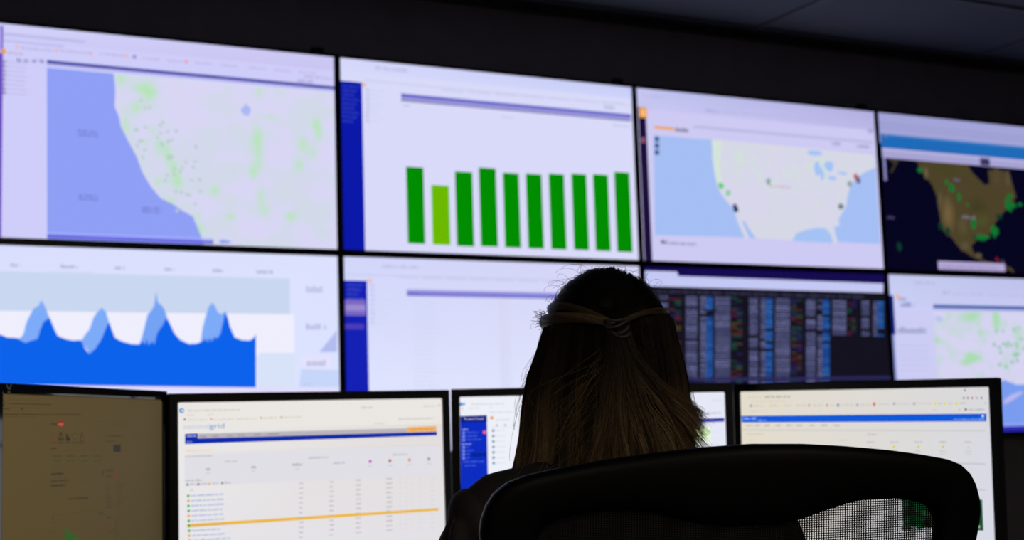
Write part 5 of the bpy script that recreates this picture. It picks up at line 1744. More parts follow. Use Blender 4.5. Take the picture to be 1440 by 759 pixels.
  ('b',4,'2c6a46',493.3,207.0,6.8,3.5,2),
  ('b',4,'0c2414',397.6,206.8,6.5,2.8,3),
  ('b',4,'10301a',425.3,239.9,5.8,3.9,4),
  ('b',4,'245c38',365.5,255.7,4.7,5.6,5),
  ('b',4,'2c6a46',457.2,210.1,4.7,3.5,6),
  ('b',4,'0c2414',389.8,227.5,6.2,3.2,7),
  ('b',4,'10301a',456.8,204.0,5.5,5.5,8),
  ('b',4,'245c38',488.9,241.6,8.0,3.1,9),
  ('b',4,'2c6a46',484.1,202.9,5.8,4.8,10),
  ('b',4,'0c2414',481.2,244.3,5.2,2.7,11),
  ('b',4,'10301a',392.3,232.2,9.5,5.6,12),
  ('b',4,'245c38',417.2,250.0,6.0,4.1,13),
  ('b',4,'2c6a46',498.0,202.0,5.2,5.8,14),
  ('b',4,'0c2414',450.3,221.8,7.5,3.4,15),
  ('b',4,'10301a',418.5,209.4,5.8,6.0,16),
  ('b',4,'245c38',427.3,253.9,7.6,5.4,17),
  ('b',4,'2c6a46',385.9,253.2,5.1,5.4,18),
  ('b',4,'0c2414',464.3,204.5,7.3,4.8,19),
  ('b',4,'10301a',483.9,229.3,8.9,5.5,20),
  ('b',4,'245c38',360.3,241.0,7.4,4.6,21),
  ('b',4,'2c6a46',483.1,222.8,7.0,5.9,22),
  ('b',4,'0c2414',404.9,249.5,4.2,3.4,23),
  ('b',4,'10301a',473.9,228.6,6.8,5.4,24),
  ('b',4,'245c38',380.6,229.0,5.9,5.9,25),
  ('b',4,'2c6a46',386.8,203.4,7.9,3.0,26),
  ('b',4,'0c2414',384.6,230.5,6.3,4.9,27),
  ('b',4,'10301a',472.7,251.9,7.3,3.7,28),
  ('b',4,'245c38',396.8,227.8,8.2,5.5,29),
  ('b',4,'2c6a46',398.9,206.0,9.4,4.8,30),
  ('b',4,'0c2414',377.1,228.1,4.6,4.1,31),
  ('b',4,'10301a',421.5,217.0,7.1,3.1,32),
  ('b',4,'245c38',356.0,256.7,7.9,5.8,33),
  ('b',4,'2c6a46',433.4,232.1,4.7,4.7,34),
  ('b',4,'0c2414',454.2,247.8,6.4,3.7,35),
  ('b',4,'10301a',390.5,248.5,8.3,6.2,36),
  ('b',4,'245c38',422.8,233.2,5.2,4.3,37),
  ('b',4,'2c6a46',453.9,224.0,8.0,5.6,38),
  ('b',4,'0c2414',472.7,250.9,4.3,3.3,39),
  ('b',4,'10301a',465.7,203.1,6.5,4.9,40),
  ('b',4,'245c38',501.2,245.2,7.5,5.1,41),
  ('b',4,'2c6a46',490.0,206.8,7.3,2.9,42),
  ('b',4,'0c2414',438.8,204.6,7.6,5.9,43),
  ('b',4,'10301a',454.7,240.6,7.1,4.0,44),
  ('b',4,'245c38',426.5,227.9,4.8,3.5,45),
  ('b',4,'2c6a46',440.3,234.1,7.1,6.0,46),
  ('b',4,'0c2414',400.1,246.1,6.4,5.7,47),
  ('b',4,'10301a',500.0,216.0,6.9,4.4,48),
  ('b',4,'245c38',375.3,203.7,4.9,5.5,49),
  ('b',4,'2c6a46',362.8,214.1,6.0,3.4,50),
  ('b',4,'0c2414',500.9,224.9,6.3,3.4,51),
  ('b',4,'10301a',437.2,238.9,4.3,4.7,52),
  ('b',4,'245c38',482.2,207.0,7.5,4.9,53),
  ('b',4,'2c6a46',380.6,219.6,5.4,5.7,54),
  ('b',4,'0c2414',463.2,236.9,6.1,4.3,55),
  ('b',4,'10301a',429.4,211.9,7.4,3.2,56),
  ('b',4,'245c38',445.1,253.8,4.5,4.1,57),
  ('b',4,'2c6a46',405.5,232.4,7.7,4.6,58),
  ('b',4,'0c2414',431.7,246.1,9.0,3.4,59),
  ('b',5,'a8c4b4',501.3,247.9,3.3,1.5,0),
  ('b',5,'a8c4b4',490.9,245.6,3.4,1.5,1),
  ('b',5,'a8c4b4',494.0,245.2,3.4,1.5,2),
  ('b',5,'a8c4b4',499.3,246.0,3.3,1.5,3),
  ('b',5,'a8c4b4',498.6,246.7,3.3,1.5,4),
  ('b',5,'a8c4b4',491.2,249.5,3.4,1.5,5),
  ('b',5,'a8c4b4',491.6,251.5,3.4,1.5,6),
  ('b',5,'a8c4b4',491.9,245.2,3.4,1.5,7),
  ('b',5,'a8c4b4',491.5,247.7,3.4,1.5,8),
  ('r',5,'101810',352.5,197.9,512.3,194.5),
  ('r',5,'101810',509.7,192.7,509.7,253.9),
 ],
}

class Art:
    """collects flat coloured shapes of one lit panel, in millimetres from its top left corner"""
    def __init__(self): self.v = []; self.f = []; self.c = []
    def face(self, pts, cols, layer):
        b = len(self.v)
        for (x, y) in pts: self.v.append((x / 1000.0, -(0.00012 * layer), -y / 1000.0))
        self.f.append(tuple(range(b, b + len(pts))))
        self.c.extend(cols if isinstance(cols, list) else [cols] * len(pts))
    def rect(self, x0, y0, x1, y1, c, l):
        if x1 > x0 and y1 > y0: self.face([(x0, y1), (x1, y1), (x1, y0), (x0, y0)], c, l)

def smooth_noise(nx, ny, sc_, seed):
    r = np.random.RandomState(seed); out = np.zeros((ny, nx))
    for o, a in ((1, 1.0), (2, 0.55), (4, 0.3)):
        gx, gy = max(2, int(nx / sc_ * o) + 2), max(2, int(ny / sc_ * o) + 2)
        g = r.rand(gy, gx)
        xs = np.linspace(0, gx - 1.001, nx); ys = np.linspace(0, gy - 1.001, ny)
        xi = xs.astype(int); yi = ys.astype(int); fx = xs - xi; fy = (ys - yi)[:, None]
        fx = fx * fx * (3 - 2 * fx); fy = fy * fy * (3 - 2 * fy)
        out += a * ((g[yi][:, xi] * (1 - fx) + g[yi][:, xi + 1] * fx) * (1 - fy) + (g[yi + 1][:, xi] * (1 - fx) + g[yi + 1][:, xi + 1] * fx) * fy)
    out -= out.min(); return out / out.max()

def text_faces(s):
    cu = bpy.data.curves.new('t', 'FONT'); cu.body = s; cu.size = 1.0; cu.resolution_u = 2
    o = bpy.data.objects.new('t', cu); COL.objects.link(o)
    dg = bpy.context.evaluated_depsgraph_get()
    me = bpy.data.meshes.new_from_object(o.evaluated_get(dg))
    V = [(v.co.x, v.co.y) for v in me.vertices]; Fc = [tuple(p.vertices) for p in me.polygons]
    bpy.data.objects.remove(o); bpy.data.curves.remove(cu); bpy.data.meshes.remove(me)
    return V, Fc

def paint(key):
    a = Art(); rnd = random.Random(key)
    for e in SCREEN_ART[key]:
        k, l = e[0], e[1]
        if k == 'r': a.rect(e[3], e[4], e[5], e[6], lin(e[2]), l)
        elif k == 'g':
            c00, c10, c01, c11 = map(lin, e[2:6]); x0, y0, x1, y1 = e[6:10]
            a.face([(x0, y1), (x1, y1), (x1, y0), (x0, y0)], [c01, c11, c10, c00], l)
        elif k == 'p':
            q = e[3]; a.face([(q[i], q[i + 1]) for i in range(0, len(q), 2)], lin(e[2]), l)
        elif k == 'o':
            n = 10; a.face([(e[3] + e[5] * math.cos(-2 * math.pi * i / n), e[4] + e[5] * math.sin(-2 * math.pi * i / n)) for i in range(n)], lin(e[2]), l)
        elif k == 'b':
            r2 = random.Random(e[7] * 7 + 1); n = 12
            a.face([(e[3] + e[5] * (0.65 + 0.6 * r2.random()) * math.cos(-2 * math.pi * i / n), e[4] + e[6] * (0.65 + 0.6 * r2.random()) * math.sin(-2 * math.pi * i / n)) for i in range(n)], lin(e[2]), l)
        elif k == 's':      # patch of colour fading into its surroundings
            n = 14; c0, c1 = lin(e[2]), lin(e[3])
            ring = [(e[4] + e[6] * math.cos(-2 * math.pi * i / n), e[5] + e[7] * math.sin(-2 * math.pi * i / n)) for i in range(n)]
            for i in range(n): a.face([(e[4], e[5]), ring[i], ring[(i + 1) % n]], [c0, c1, c1], l)
        elif k == 'w':
            x0, y0, x1, y1, spaced = e[3:8]; h = y1 - y0; x = x0; c = lin(e[2]); word = rnd.randint(3, 8)
            while x < x1:
                lw = h * rnd.uniform(0.28, 0.5); t = rnd.random()
                yy0 = y0 + (0.0 if t < 0.35 else 0.28 * h)
                a.rect(x, yy0, min(x + lw, x1), y1, c, l)
                x += lw + h * 0.16; word -= 1
                if spaced and word <= 0: x += h * 0.5; word = rnd.randint(3, 8)
        elif k == 't':
            V, Fc = text_faces(e[3]); xs = [p[0] for p in V]; wd = max(xs) - min(xs); hs = e[6] / 0.73
            sx = e[7] / wd if e[7] else hs; x00 = min(xs)
            for f in Fc: a.face([(e[4] + (V[i][0] - x00) * sx, e[5] - V[i][1] * hs) for i in f], lin(e[2]), l)
        elif k == 'n':
            ca = lin(e[2]); cb = lin(e[3]); x0, y0, x1, y1 = e[4:8]
            nx = 120; ny = max(8, int(nx * (y1 - y0) / (x1 - x0))); N = smooth_noise(nx + 1, ny + 1, e[8] * 0.6, e[10])
            fac = np.clip((N - e[9]) / 0.3, 0, 1) * e[11]
            gx, gy = np.meshgrid(np.linspace(x0, x1, nx + 1), np.linspace(y0, y1, ny + 1))
            for sx, sy, rx, ry, am in e[12]: fac += am * np.exp(-((gx - sx) / rx) ** 2 - ((gy - sy) / ry) ** 2) * (0.55 + 0.9 * N)
            fac = np.clip(fac, 0, 1)
            for j in range(ny):
                for i in range(nx):
                    fs = [fac[j + 1, i], fac[j + 1, i + 1], fac[j, i + 1], fac[j, i]]
                    cols = [tuple(ca[q] * (1 - f) + cb[q] * f for q in range(3)) for f in fs]
                    xa, xb = x0 + (x1 - x0) * i / nx, x0 + (x1 - x0) * (i + 1) / nx
                    ya, yb = y0 + (y1 - y0) * j / ny, y0 + (y1 - y0) * (j + 1) / ny
                    a.face([(xa, yb), (xb, yb), (xb, ya), (xa, ya)], cols, l)
    me = mesh('screen', a.v, a.f)
    at = me.color_attributes.new('picture', 'FLOAT_COLOR', 'CORNER')
    at.data.foreach_set('color', np.array([(*c, 1.0) for c in a.c], dtype=np.float32).ravel())
    return me

def lit_panel():
    m = bpy.data.materials.new('lit_panel'); m.use_nodes = True; nt = m.node_tree
    b = nt.nodes['Principled BSDF']; b.inputs['Base Color'].default_value = (0.004, 0.004, 0.004, 1); b.inputs['Roughness'].default_value = 0.45
    b.inputs['Specular IOR Level'].default_value = 0.15
    v = nt.nodes.new('ShaderNodeVertexColor'); v.layer_name = 'picture'
    nt.links.new(v.outputs['Color'], b.inputs['Emission Color']); b.inputs['Emission Strength'].default_value = 1.0
    return m
PANEL = lit_panel()

# ------------------------------------------------------------------ room
CEIL = 2.75
WALLY = 0.11
X0, X1, Y0 = -3.2, 6.6, -8.2
wall_m = mat('wall_paint', (0.44, 0.41, 0.44), 0.85, 0.2, noise=0.06, scale=9, bump=0.15)
ceil_m = mat('ceiling_tile', (0.15, 0.16, 0.19), 0.95, 0.1, noise=0.15, scale=160, bump=0.4)
grid_m = mat('ceiling_grid', (0.11, 0.115, 0.135), 0.6)
floor_m = mat('carpet', (0.035, 0.035, 0.04), 0.95, 0.1, noise=0.3, scale=220, bump=0.5)
base_m = mat('baseboard', (0.03, 0.03, 0.03), 0.6)
def struct(name, me, m, parent=None):
    o = obj(name, me, m, parent)
    if not parent: o['kind'] = 'structure'
    return o
struct('floor', box_mesh('floor', X0, Y0, -0.1, X1, WALLY + 0.1, 0), floor_m)
struct('wall_front', box_mesh('wall_front', X0, WALLY, 0, X1, WALLY + 0.1, CEIL + 0.2), wall_m)
struct('wall_back', box_mesh('wall_back', X0, Y0 - 0.1, 0, X1, Y0, CEIL + 0.2), wall_m)
struct('wall_left', box_mesh('wall_left', X0 - 0.1, Y0, 0, X0, WALLY, CEIL + 0.2), wall_m)
struct('wall_right', box_mesh('wall_right', X1, Y0, 0, X1 + 0.1, WALLY, CEIL + 0.2), wall_m)
struct('baseboard_front', box_mesh('baseboard_front', X0, WALLY - 0.015, 0, X1, WALLY, 0.1, 0.003, 1), base_m)
# suspended ceiling: slab, T grid, tiles lying in it
ceiling = struct('ceiling', box_mesh('ceiling', X0, Y0, CEIL + 0.03, X1, WALLY, CEIL + 0.12), grid_m)
TX, TY, JY, JX = 1.22, 0.61, -0.647, 3.05
ys = [WALLY] + [JY + 0.61 - 0.61 * k for k in range(0, 14) if JY + 0.61 - 0.61 * k > Y0] + [Y0]
xs = sorted({round(v, 3) for v in [X0, X1] + [JX + TX * k for k in range(-6, 4) if X0 < JX + TX * k < X1]})
bm = bmesh.new()
for x in xs: add_box(bm, x - 0.012, Y0, CEIL - 0.002, x + 0.012, WALLY, CEIL + 0.028)
for y in ys: add_box(bm, X0, y - 0.012, CEIL - 0.003, X1, y + 0.012, CEIL + 0.029)
struct('ceiling_grid', from_bm('ceiling_grid', bm), grid_m, ceiling)
tile_cache = {}
for i in range(len(xs) - 1):
    for j in range(len(ys) - 1):
        lx, ly = xs[i + 1] - xs[i] - 0.026, ys[j] - ys[j + 1] - 0.026
        if lx < 0.03 or ly < 0.03: continue
        key = (round(lx, 3), round(ly, 3))
        if key not in tile_cache:
            tile_cache[key] = box_mesh('ceiling_tile', -lx / 2, -ly / 2, 0, lx / 2, ly / 2, 0.016, 0.003, 1)
        t = obj('ceiling_tile', tile_cache[key], ceil_m, ceiling)
        t.location = ((xs[i] + xs[i + 1]) / 2, (ys[j] + ys[j + 1]) / 2, CEIL + 0.006)

# unseen warm lamps added behind the camera to brighten hair and upper wall
glow = bpy.data.materials.new('fill_lamp_diffuser'); glow.use_nodes = True
g = glow.node_tree.nodes['Principled BSDF']; g.inputs['Base Color'].default_value = (0.8, 0.78, 0.72, 1)
g.inputs['Emission Color'].default_value = (1.0, 0.84, 0.64, 1); g.inputs['Emission Strength'].default_value = 17.0
fill_lamp_frame = mat('fill_lamp_frame', (0.5, 0.5, 0.48), 0.5)
for k, (lx, ly) in enumerate(((-1.22, -6.442), (1.22, -6.442))):
    e = empty('added_fill_lamp', (lx, ly, CEIL))
    tag(e, 'added unseen warm fill lamp, square, in the ceiling at the back of the room, %s' % ('left of the aisle', 'right of the aisle')[k], 'lamp', 'ceiling lamps at the back')
    bm = bmesh.new()
    for q in ((-0.3, -0.3, 0.3, -0.27), (-0.3, 0.27, 0.3, 0.3), (-0.3, -0.27, -0.27, 0.27), (0.27, -0.27, 0.3, 0.27)):
        add_box(bm, q[0], q[1], -0.012, q[2], q[3], 0.006, 0.002, 1)
    obj('frame', from_bm('frame', bm), fill_lamp_frame, e)
    obj('diffuser', box_mesh('diffuser', -0.272, -0.272, -0.006, 0.272, 0.272, 0.004), glow, e)


# ------------------------------------------------------------------ video wall: two rows of four displays
DW, DH, BX, BY, TOPZ = 1.21, 0.6806, 0.0121, 0.0120, 2.46
gloss = mat('black_bezel', (0.006, 0.006, 0.007), 0.3, 0.5)
casing_m = mat('display_casing', (0.012, 0.012, 0.013), 0.6)
def bezel_mesh(w_, h_, l, r, t, b, front, back, bev=0.0015):
    """rectangular front frame around an opening w_ x h_ (x right, z down from 0), front face at y = -front"""
    bm = bmesh.new()
    o = [(-l, t), (w_ + r, t), (w_ + r, -h_ - b), (-l, -h_ - b)]; n = [(0, 0), (w_, 0), (w_, -h_), (0, -h_)]
    R = []
    for ring, y in ((o, back), (o, -front), (n, -front), (n, back)):
        R.append([bm.verts.new((x, y, z)) for x, z in ring])
    R.append(R[0])
    for a, c in zip(R[:-1], R[1:]):
        for k in range(4): bm.faces.new((a[k], a[(k + 1) % 4], c[(k + 1) % 4], c[k]))
    bmesh.ops.recalc_face_normals(bm, faces=bm.faces)
    es = [e for e in bm.edges if e.calc_face_angle(0) > 0.5]
    bmesh.ops.bevel(bm, geom=es, offset=bev, segments=2, profile=0.5, affect='EDGES')
    return from_bm('bezel', bm)
d_bezel = bezel_mesh(DW, DH, BX, BX, BY, BY, 0.0025, 0.02)
d_case = box_mesh('casing', -BX + 0.004, 0.012, -DH - BY + 0.004, DW + BX - 0.004, WALLY, BY - 0.004, 0.004, 1)
clip_me = box_mesh('mounting_clip', -0.022, 0.002, 0, 0.022, 0.03, 0.022, 0.004, 2)
D_LABEL = {
 'D11': 'wall display showing a coastline map with violet sea and a pale list column',
 'D12': 'wall display showing ten green bars, one of them lime and shorter',
 'D13': 'wall display showing a pale country map between two light blue oceans',
 'D14': 'wall display with a dark satellite map of a continent under a blue band',
 'D21': 'wall display showing a blue area chart with four peaks',
 'D22': 'wall display with a pale table page and blue side menu behind the seated person',
 'D23': 'wall display with columns of tiny coloured text on black',
 'D24': 'wall display with a green spotted map, lower right corner of the video wall'}
for r in range(2):
    for c in range(4):
        key = 'D%d%d' % (r + 1, c + 1)
        e = empty('wall_display', (c * (DW + 2 * BX), 0, TOPZ - r * (DH + 2 * BY)))
        tag(e, D_LABEL[key], 'display', 'displays of the video wall')
        obj('bezel', d_bezel, gloss, e)
        obj('casing', d_case, casing_m, e)
        obj('screen', paint(key), PANEL, e)
        if r == 0:
            k = obj('mounting_clip', clip_me, casing_m, e); k.location = (DW - 0.055, 0, BY - 0.002)

# ------------------------------------------------------------------ desk
def rot2(v, a): return (v[0] * math.cos(a) - v[1] * math.sin(a), v[0] * math.sin(a) + v[1] * math.cos(a))
DESKZ = 0.735
desk = empty('desk', (0.7, -2.3, 0))
tag(desk, 'dark curved control desk carrying the four monitors', 'desk')
outline = [(-0.30, -2.92), (0.10, -2.93), (0.85, -2.93), (1.12, -3.02), (1.72, -2.98), (1.72, -2.45), (1.42, -1.92), (0.95, -1.72), (-0.02, -1.72), (-0.36, -1.95), (-0.62, -2.35), (-0.55, -2.72)]
outline = [(x - 0.7, y + 2.3) for x, y in outline]
bm = bmesh.new()
lo = [bm.verts.new((x, y, DESKZ - 0.03)) for x, y in outline]; hi = [bm.verts.new((x, y, DESKZ)) for x, y in outline]
bm.faces.new(lo[::-1]); bm.faces.new(hi)
for i in range(len(lo)): bm.faces.new((lo[i], lo[(i + 1) % len(lo)], hi[(i + 1) % len(lo)], hi[i]))
bmesh.ops.recalc_face_normals(bm, faces=bm.faces)
bmesh.ops.bevel(bm, geom=[e for e in bm.edges if e.calc_face_angle(0) > 0.8], offset=0.004, segments=2, affect='EDGES')
obj('desktop', from_bm('desktop', bm), mat('desk_laminate', (0.03, 0.028, 0.027), 0.45, 0.4, noise=0.15, scale=30), desk)
leg_m = mat('desk_metal', (0.05, 0.05, 0.055), 0.4, 0.5, metal=0.6)
for lx, ly in ((-1.12, -0.42), (-0.98, 0.28), (0.22, 0.45), (0.88, -0.56), (0.74, 0.26)):
    bm = bmesh.new(); add_box(bm, lx - 0.03, ly - 0.03, 0.012, lx + 0.03, ly + 0.03, DESKZ - 0.03, 0.006)
    add_box(bm, lx - 0.045, ly - 0.045, 0, lx + 0.045, ly + 0.045, 0.012, 0.003)
    obj('leg', from_bm('leg', bm), leg_m, desk)
bm = bmesh.new(); add_box(bm, -0.95, 0.46, 0.25, 0.22, 0.478, DESKZ - 0.03, 0.003)
obj('modesty_panel', from_bm('modesty_panel', bm), mat('desk_laminate', (0.03, 0.028, 0.027)), desk)

# ------------------------------------------------------------------ desk monitors
plastic = mat('monitor_plastic', (0.012, 0.012, 0.013), 0.38, 0.5)
glossy = mat('monitor_gloss', (0.008, 0.008, 0.009), 0.08, 0.6, coat=0.4)
def monitor(key, origin, ex, ey, w_, h_, side, top, bottom, bez_m, bev, label, thick=0.022, corner=0.0):
    ex = Vector(ex).normalized(); zz = -Vector(ey).normalized(); yy = zz.cross(ex).normalized(); zz = ex.cross(yy)
    M = Matrix(((ex.x, yy.x, zz.x, origin[0]), (ex.y, yy.y, zz.y, origin[1]), (ex.z, yy.z, zz.z, origin[2]), (0, 0, 0, 1)))
    foot = M @ Vector((w_ / 2, 0.075, -h_))
    yaw = math.atan2(ex.y, ex.x)
    e = empty('desk_monitor', (foot.x, foot.y, DESKZ), yaw)
    tag(e, label, 'monitor', 'monitors on the control desk')
    L = (Matrix.Translation((foot.x, foot.y, DESKZ)) @ Matrix.Rotation(yaw, 4, 'Z')).inverted() @ M
    def part(name, me, m):
        o = obj(name, me, m, e); o.matrix_basis = L; return o
    bz = bezel_mesh(w_, h_, side, side, top, bottom, 0.004, 0.016, bev)
    if corner:
        for v in bz.vertices:      # round the outer corners of the frame
            x, z = v.co.x, v.co.z
            cx = min(max(x, -side + corner), w_ + side - corner); cz = min(max(z, -h_ - bottom + corner), top - corner)
            dx, dz = x - cx, z - cz; q = math.hypot(dx, dz)
            if q > corner: v.co.x = cx + dx * corner / q; v.co.z = cz + dz * corner / q
    part('bezel', bz, bez_m)
    part('screen', paint(key), PANEL)
    bm = bmesh.new(); R = []
    for y, ins in ((0.012, 0.0015), (thick, 0.0015), (thick + 0.012, 0.05), (thick + 0.03, 0.09)):
        l, r_, t, b = -side + ins, w_ + side - ins, top - ins, -h_ - bottom + ins
        R.append([bm.verts.new(q) for q in ((l, y, t), (r_, y, t), (r_, y, b), (l, y, b))])
    for a, c in zip(R[:-1], R[1:]):
        for k in range(4): bm.faces.new((a[k], a[(k + 1) % 4], c[(k + 1) % 4], c[k]))
    bm.faces.new(R[0]); bm.faces.new(R[-1][::-1])
    bmesh.ops.recalc_face_normals(bm, faces=bm.faces)
    part('housing', from_bm('housing', bm), plastic)
    bm = bmesh.new(); add_box(bm, w_ - 0.03, -0.0052, -h_ - bottom * 0.5 - 0.002, w_ - 0.018, -0.0035, -h_ - bottom * 0.5 + 0.002, 0.0005, 1)
    part('power_button', from_bm('power_button', bm), plastic)
    hz = foot.z - DESKZ
    bm = bmesh.new(); add_box(bm, -0.035, -0.03, 0.01, 0.035, 0.0, hz + h_ * 0.45, 0.006)
    obj('stand_neck', from_bm('stand_neck', bm), plastic, e)
    bm = bmesh.new(); add_box(bm, -0.12, -0.13, 0, 0.12, 0.07, 0.012, 0.005)
    obj('stand_foot', from_bm('stand_foot', bm), plastic, e)
    return e
MON = {'M1': ((-0.2419, -2.4146, 1.1934), (0.6872, 0.7265, 0.0), (0, 0, -1)),
       'M2': ((0.1062, -2.0768, 1.1886), (0.9988, 0.0485, 0.0017), (0.0017, 0.0001, -1)),
       'M3': ((0.6912, -2.0202, 1.1928), (0.8841, -0.4672, -0.0136), (-0.0120, 0.0063, -0.9999)),
       'M4': ((1.2141, -2.2504, 1.1863), (0.3216, -0.9463, -0.0315), (-0.0101, 0.0298, -0.9995))}
m1 = monitor('M1', *MON['M1'], 0.465, 0.2615, 0.016, 0.0185, 0.02, glossy, 0.004, 'glossy black monitor turned sideways with its page coloured dim yellowish for the steep viewing angle', corner=0.012)
monitor('M2', *MON['M2'], 0.531, 0.2987, 0.0165, 0.0165, 0.02, plastic, 0.002, 'black monitor showing a white list page with one orange highlighted row')
monitor('M3', *MON['M3'], 0.531, 0.2987, 0.0175, 0.0160, 0.02, plastic, 0.002, 'black monitor half hidden by the blonde hair, with a deep blue side menu')
monitor('M4', *MON['M4'], 0.531, 0.2987, 0.0158, 0.0165, 0.02, plastic, 0.002, 'black monitor behind the chair back, cream page with a bright blue bar', thick=0.02)
# small silver emblem at the top left of the glossy monitor's frame
bm = bmesh.new()
for sgn in (-1, 1):
    add_box(bm, -0.0012, -0.0008, -0.004, 0.0012, 0.0, 0.004, 0.0003, 1)
    bm.verts.ensure_lookup_table()
    for v in bm.verts[-24:]: v.co.x += sgn * (0.0035 + v.co.z * 0.6)
add_box(bm, -0.003, -0.0008, -0.0085, 0.003, 0.0, -0.0062, 0.0004, 1)
em = obj('emblem', from_bm('emblem', bm), mat('emblem_silver', (0.35, 0.35, 0.36), 0.3, 0.5, metal=0.8), m1)
em.matrix_basis = m1.children[0].matrix_basis @ Matrix.Translation((0.010, -0.0039, 0.0105))

# ------------------------------------------------------------------ office chair
CHX, CHY, CHZ = 0.289, -3.495, 1.0387          # middle of the backrest's upper part
CH_HEAD = math.radians(13)                     # compass heading of the sitter's view, from +y towards +x
RECL = math.radians(8)
chair = empty('office_chair', (CHX + 0.27 * math.sin(CH_HEAD), CHY + 0.27 * math.cos(CH_HEAD), 0), -CH_HEAD)
tag(chair, 'black office chair with a mesh back and wide rounded frame', 'chair')
black_pl = mat('chair_plastic', (0.003, 0.003, 0.0035), 0.48, 0.2, bump=0.02, scale=300)
mesh_m = mat('chair_mesh_fabric', (0.010, 0.010, 0.010), 0.8, 0.2)
seat_m = mat('seat_fabric', (0.012, 0.012, 0.013), 0.95, 0.1, noise=0.3, scale=300, bump=0.3)
def back_pt(u, v, d=0.0):
    """point on the curved, reclined backrest in chair coordinates; d pushes towards the sitter"""
    return Vector((u, -0.27 - v * math.sin(RECL) + 0.35 * u * u + d, CHZ + v * math.cos(RECL)))
outer = [[(0, .0525), (.055, .0508), (.10, .0472), (.15, .0418), (.19, .0360), (.22, .0305), (.238, .0240), (.250, .0140)],
         [(.250, .0140), (.2575, .002), (.2620, -.012), (.2630, -.025), (.2605, -.040), (.256, -.058), (.247, -.11), (.237, -.18), (.227, -.26), (.212, -.35), (.185, -.42)],
         [(.185, -.42), (.165, -.440), (.13, -.455), (.06, -.464), (0, -.466)]]
inner = [[(0, -.0265), (.030, -.0265), (.050, -.0238), (.0726, -.0172), (.1043, -.0092), (.130, -.0066), (.150, -.0066), (.170, -.0085), (.192, -.0130), (.2035, -.0182)],
         [(.2035, -.0182), (.2095, -.0272), (.2117, -.041), (.209, -.055), (.199, -.11), (.190, -.18), (.181, -.26), (.166, -.34), (.14, -.39)],
         [(.14, -.39), (.12, -.403), (.09, -.413), (.04, -.419), (0, -.42)]]
def half(parts): 
    seg = [frame_loop(p, n) for p, n in zip(parts, (30, 34, 12))]
    return np.concatenate([seg[0][:-1], seg[1][:-1], seg[2]])
def whole(h): return np.concatenate([h, (h[1:-1] * [-1, 1])[::-1]])
OUT_L, IN_L = whole(half(outer)), whole(half(inner))
prof = []
for k in range(20):
    a = 2 * math.pi * k / 20; ca, sa = math.cos(a), math.sin(a)
    p_ = 2 / 3.4
    prof.append((0.5 + 0.5 * math.copysign(abs(ca) ** p_, ca), 0.016 * math.copysign(abs(sa) ** p_, sa)))
V, Fc = [], []; n = len(OUT_L); q = len(prof)
for i in range(n):
    for s, d in prof:
        u, v = IN_L[i] + (OUT_L[i] - IN_L[i]) * s
        V.append(back_pt(u, v, d))
for i in range(n):
    for k in range(q):
        Fc.append((i * q + k, i * q + (k + 1) % q, ((i + 1) % n) * q + (k + 1) % q, ((i + 1) % n) * q + k))
bf = mesh('back_frame', V, Fc)
bm = bmesh.new(); bm.from_mesh(bf); bf = from_bm('back_frame', bm)
obj('back_frame', bf, black_pl, chair, smooth=True)
# woven mesh: crossing flat threads, clipped to the opening of the frame
poly = IN_L
def inside(u, v):
    x, y = poly[:, 0], poly[:, 1]; x2, y2 = np.roll(x, -1), np.roll(y, -1)
    with np.errstate(divide='ignore', invalid='ignore'):
        c = ((y > v) != (y2 > v)) & (u < (x2 - x) * (v - y) / (y2 - y) + x)
    return c.sum() % 2 == 1
V, Fc = [], []
def thread(pts, across, wd, th, off):
    b = len(V)
    for (u, v) in pts:
        for du, dd in ((-wd, -th), (wd, -th), (wd, th), (-wd, th)):
            V.append(back_pt(u + (du if across == 'u' else 0), v + (du if across == 'v' else 0), off + dd))
    for i in range(len(pts) - 1):
        for k in range(4): Fc.append((b + i * 4 + k, b + i * 4 + (k + 1) % 4, b + i * 4 + 4 + (k + 1) % 4, b + i * 4 + 4 + k))
def runs(fix, lo, hi, axis, step):
    cur = []; out = []; t = lo
    while t <= hi:
        u, v = (fix, t) if axis == 'v' else (t, fix)
        if inside(u, v): cur.append((u, v))
        elif cur: out.append(cur); cur = []
        t += step
    if cur: out.append(cur)
    return out
for u in np.arange(-0.212, 0.212, 0.00265):
    for r_ in runs(u, -0.424, 0.0, 'v', 0.004):
        a, b = r_[0], r_[-1]; k = max(2, int((b[1] - a[1]) / 0.05))
        thread([(u, a[1] - 0.004 + (b[1] - a[1] + 0.008) * i / k) for i in range(k + 1)], 'u', 0.00058, 0.0003, 0.0003)
for v in np.arange(-0.42, 0.0, 0.00222):
    for r_ in runs(v, -0.214, 0.214, 'u', 0.004):
        a, b = r_[0], r_[-1]; k = max(2, int((b[0] - a[0]) / 0.02))
        thread([(a[0] - 0.004 + (b[0] - a[0] + 0.008) * i / k, v) for i in range(k + 1)], 'v', 0.00048, 0.0003, -0.0003)
tag(obj('back_mesh', mesh('back_mesh', V, Fc), mesh_m, chair), kind='stuff')
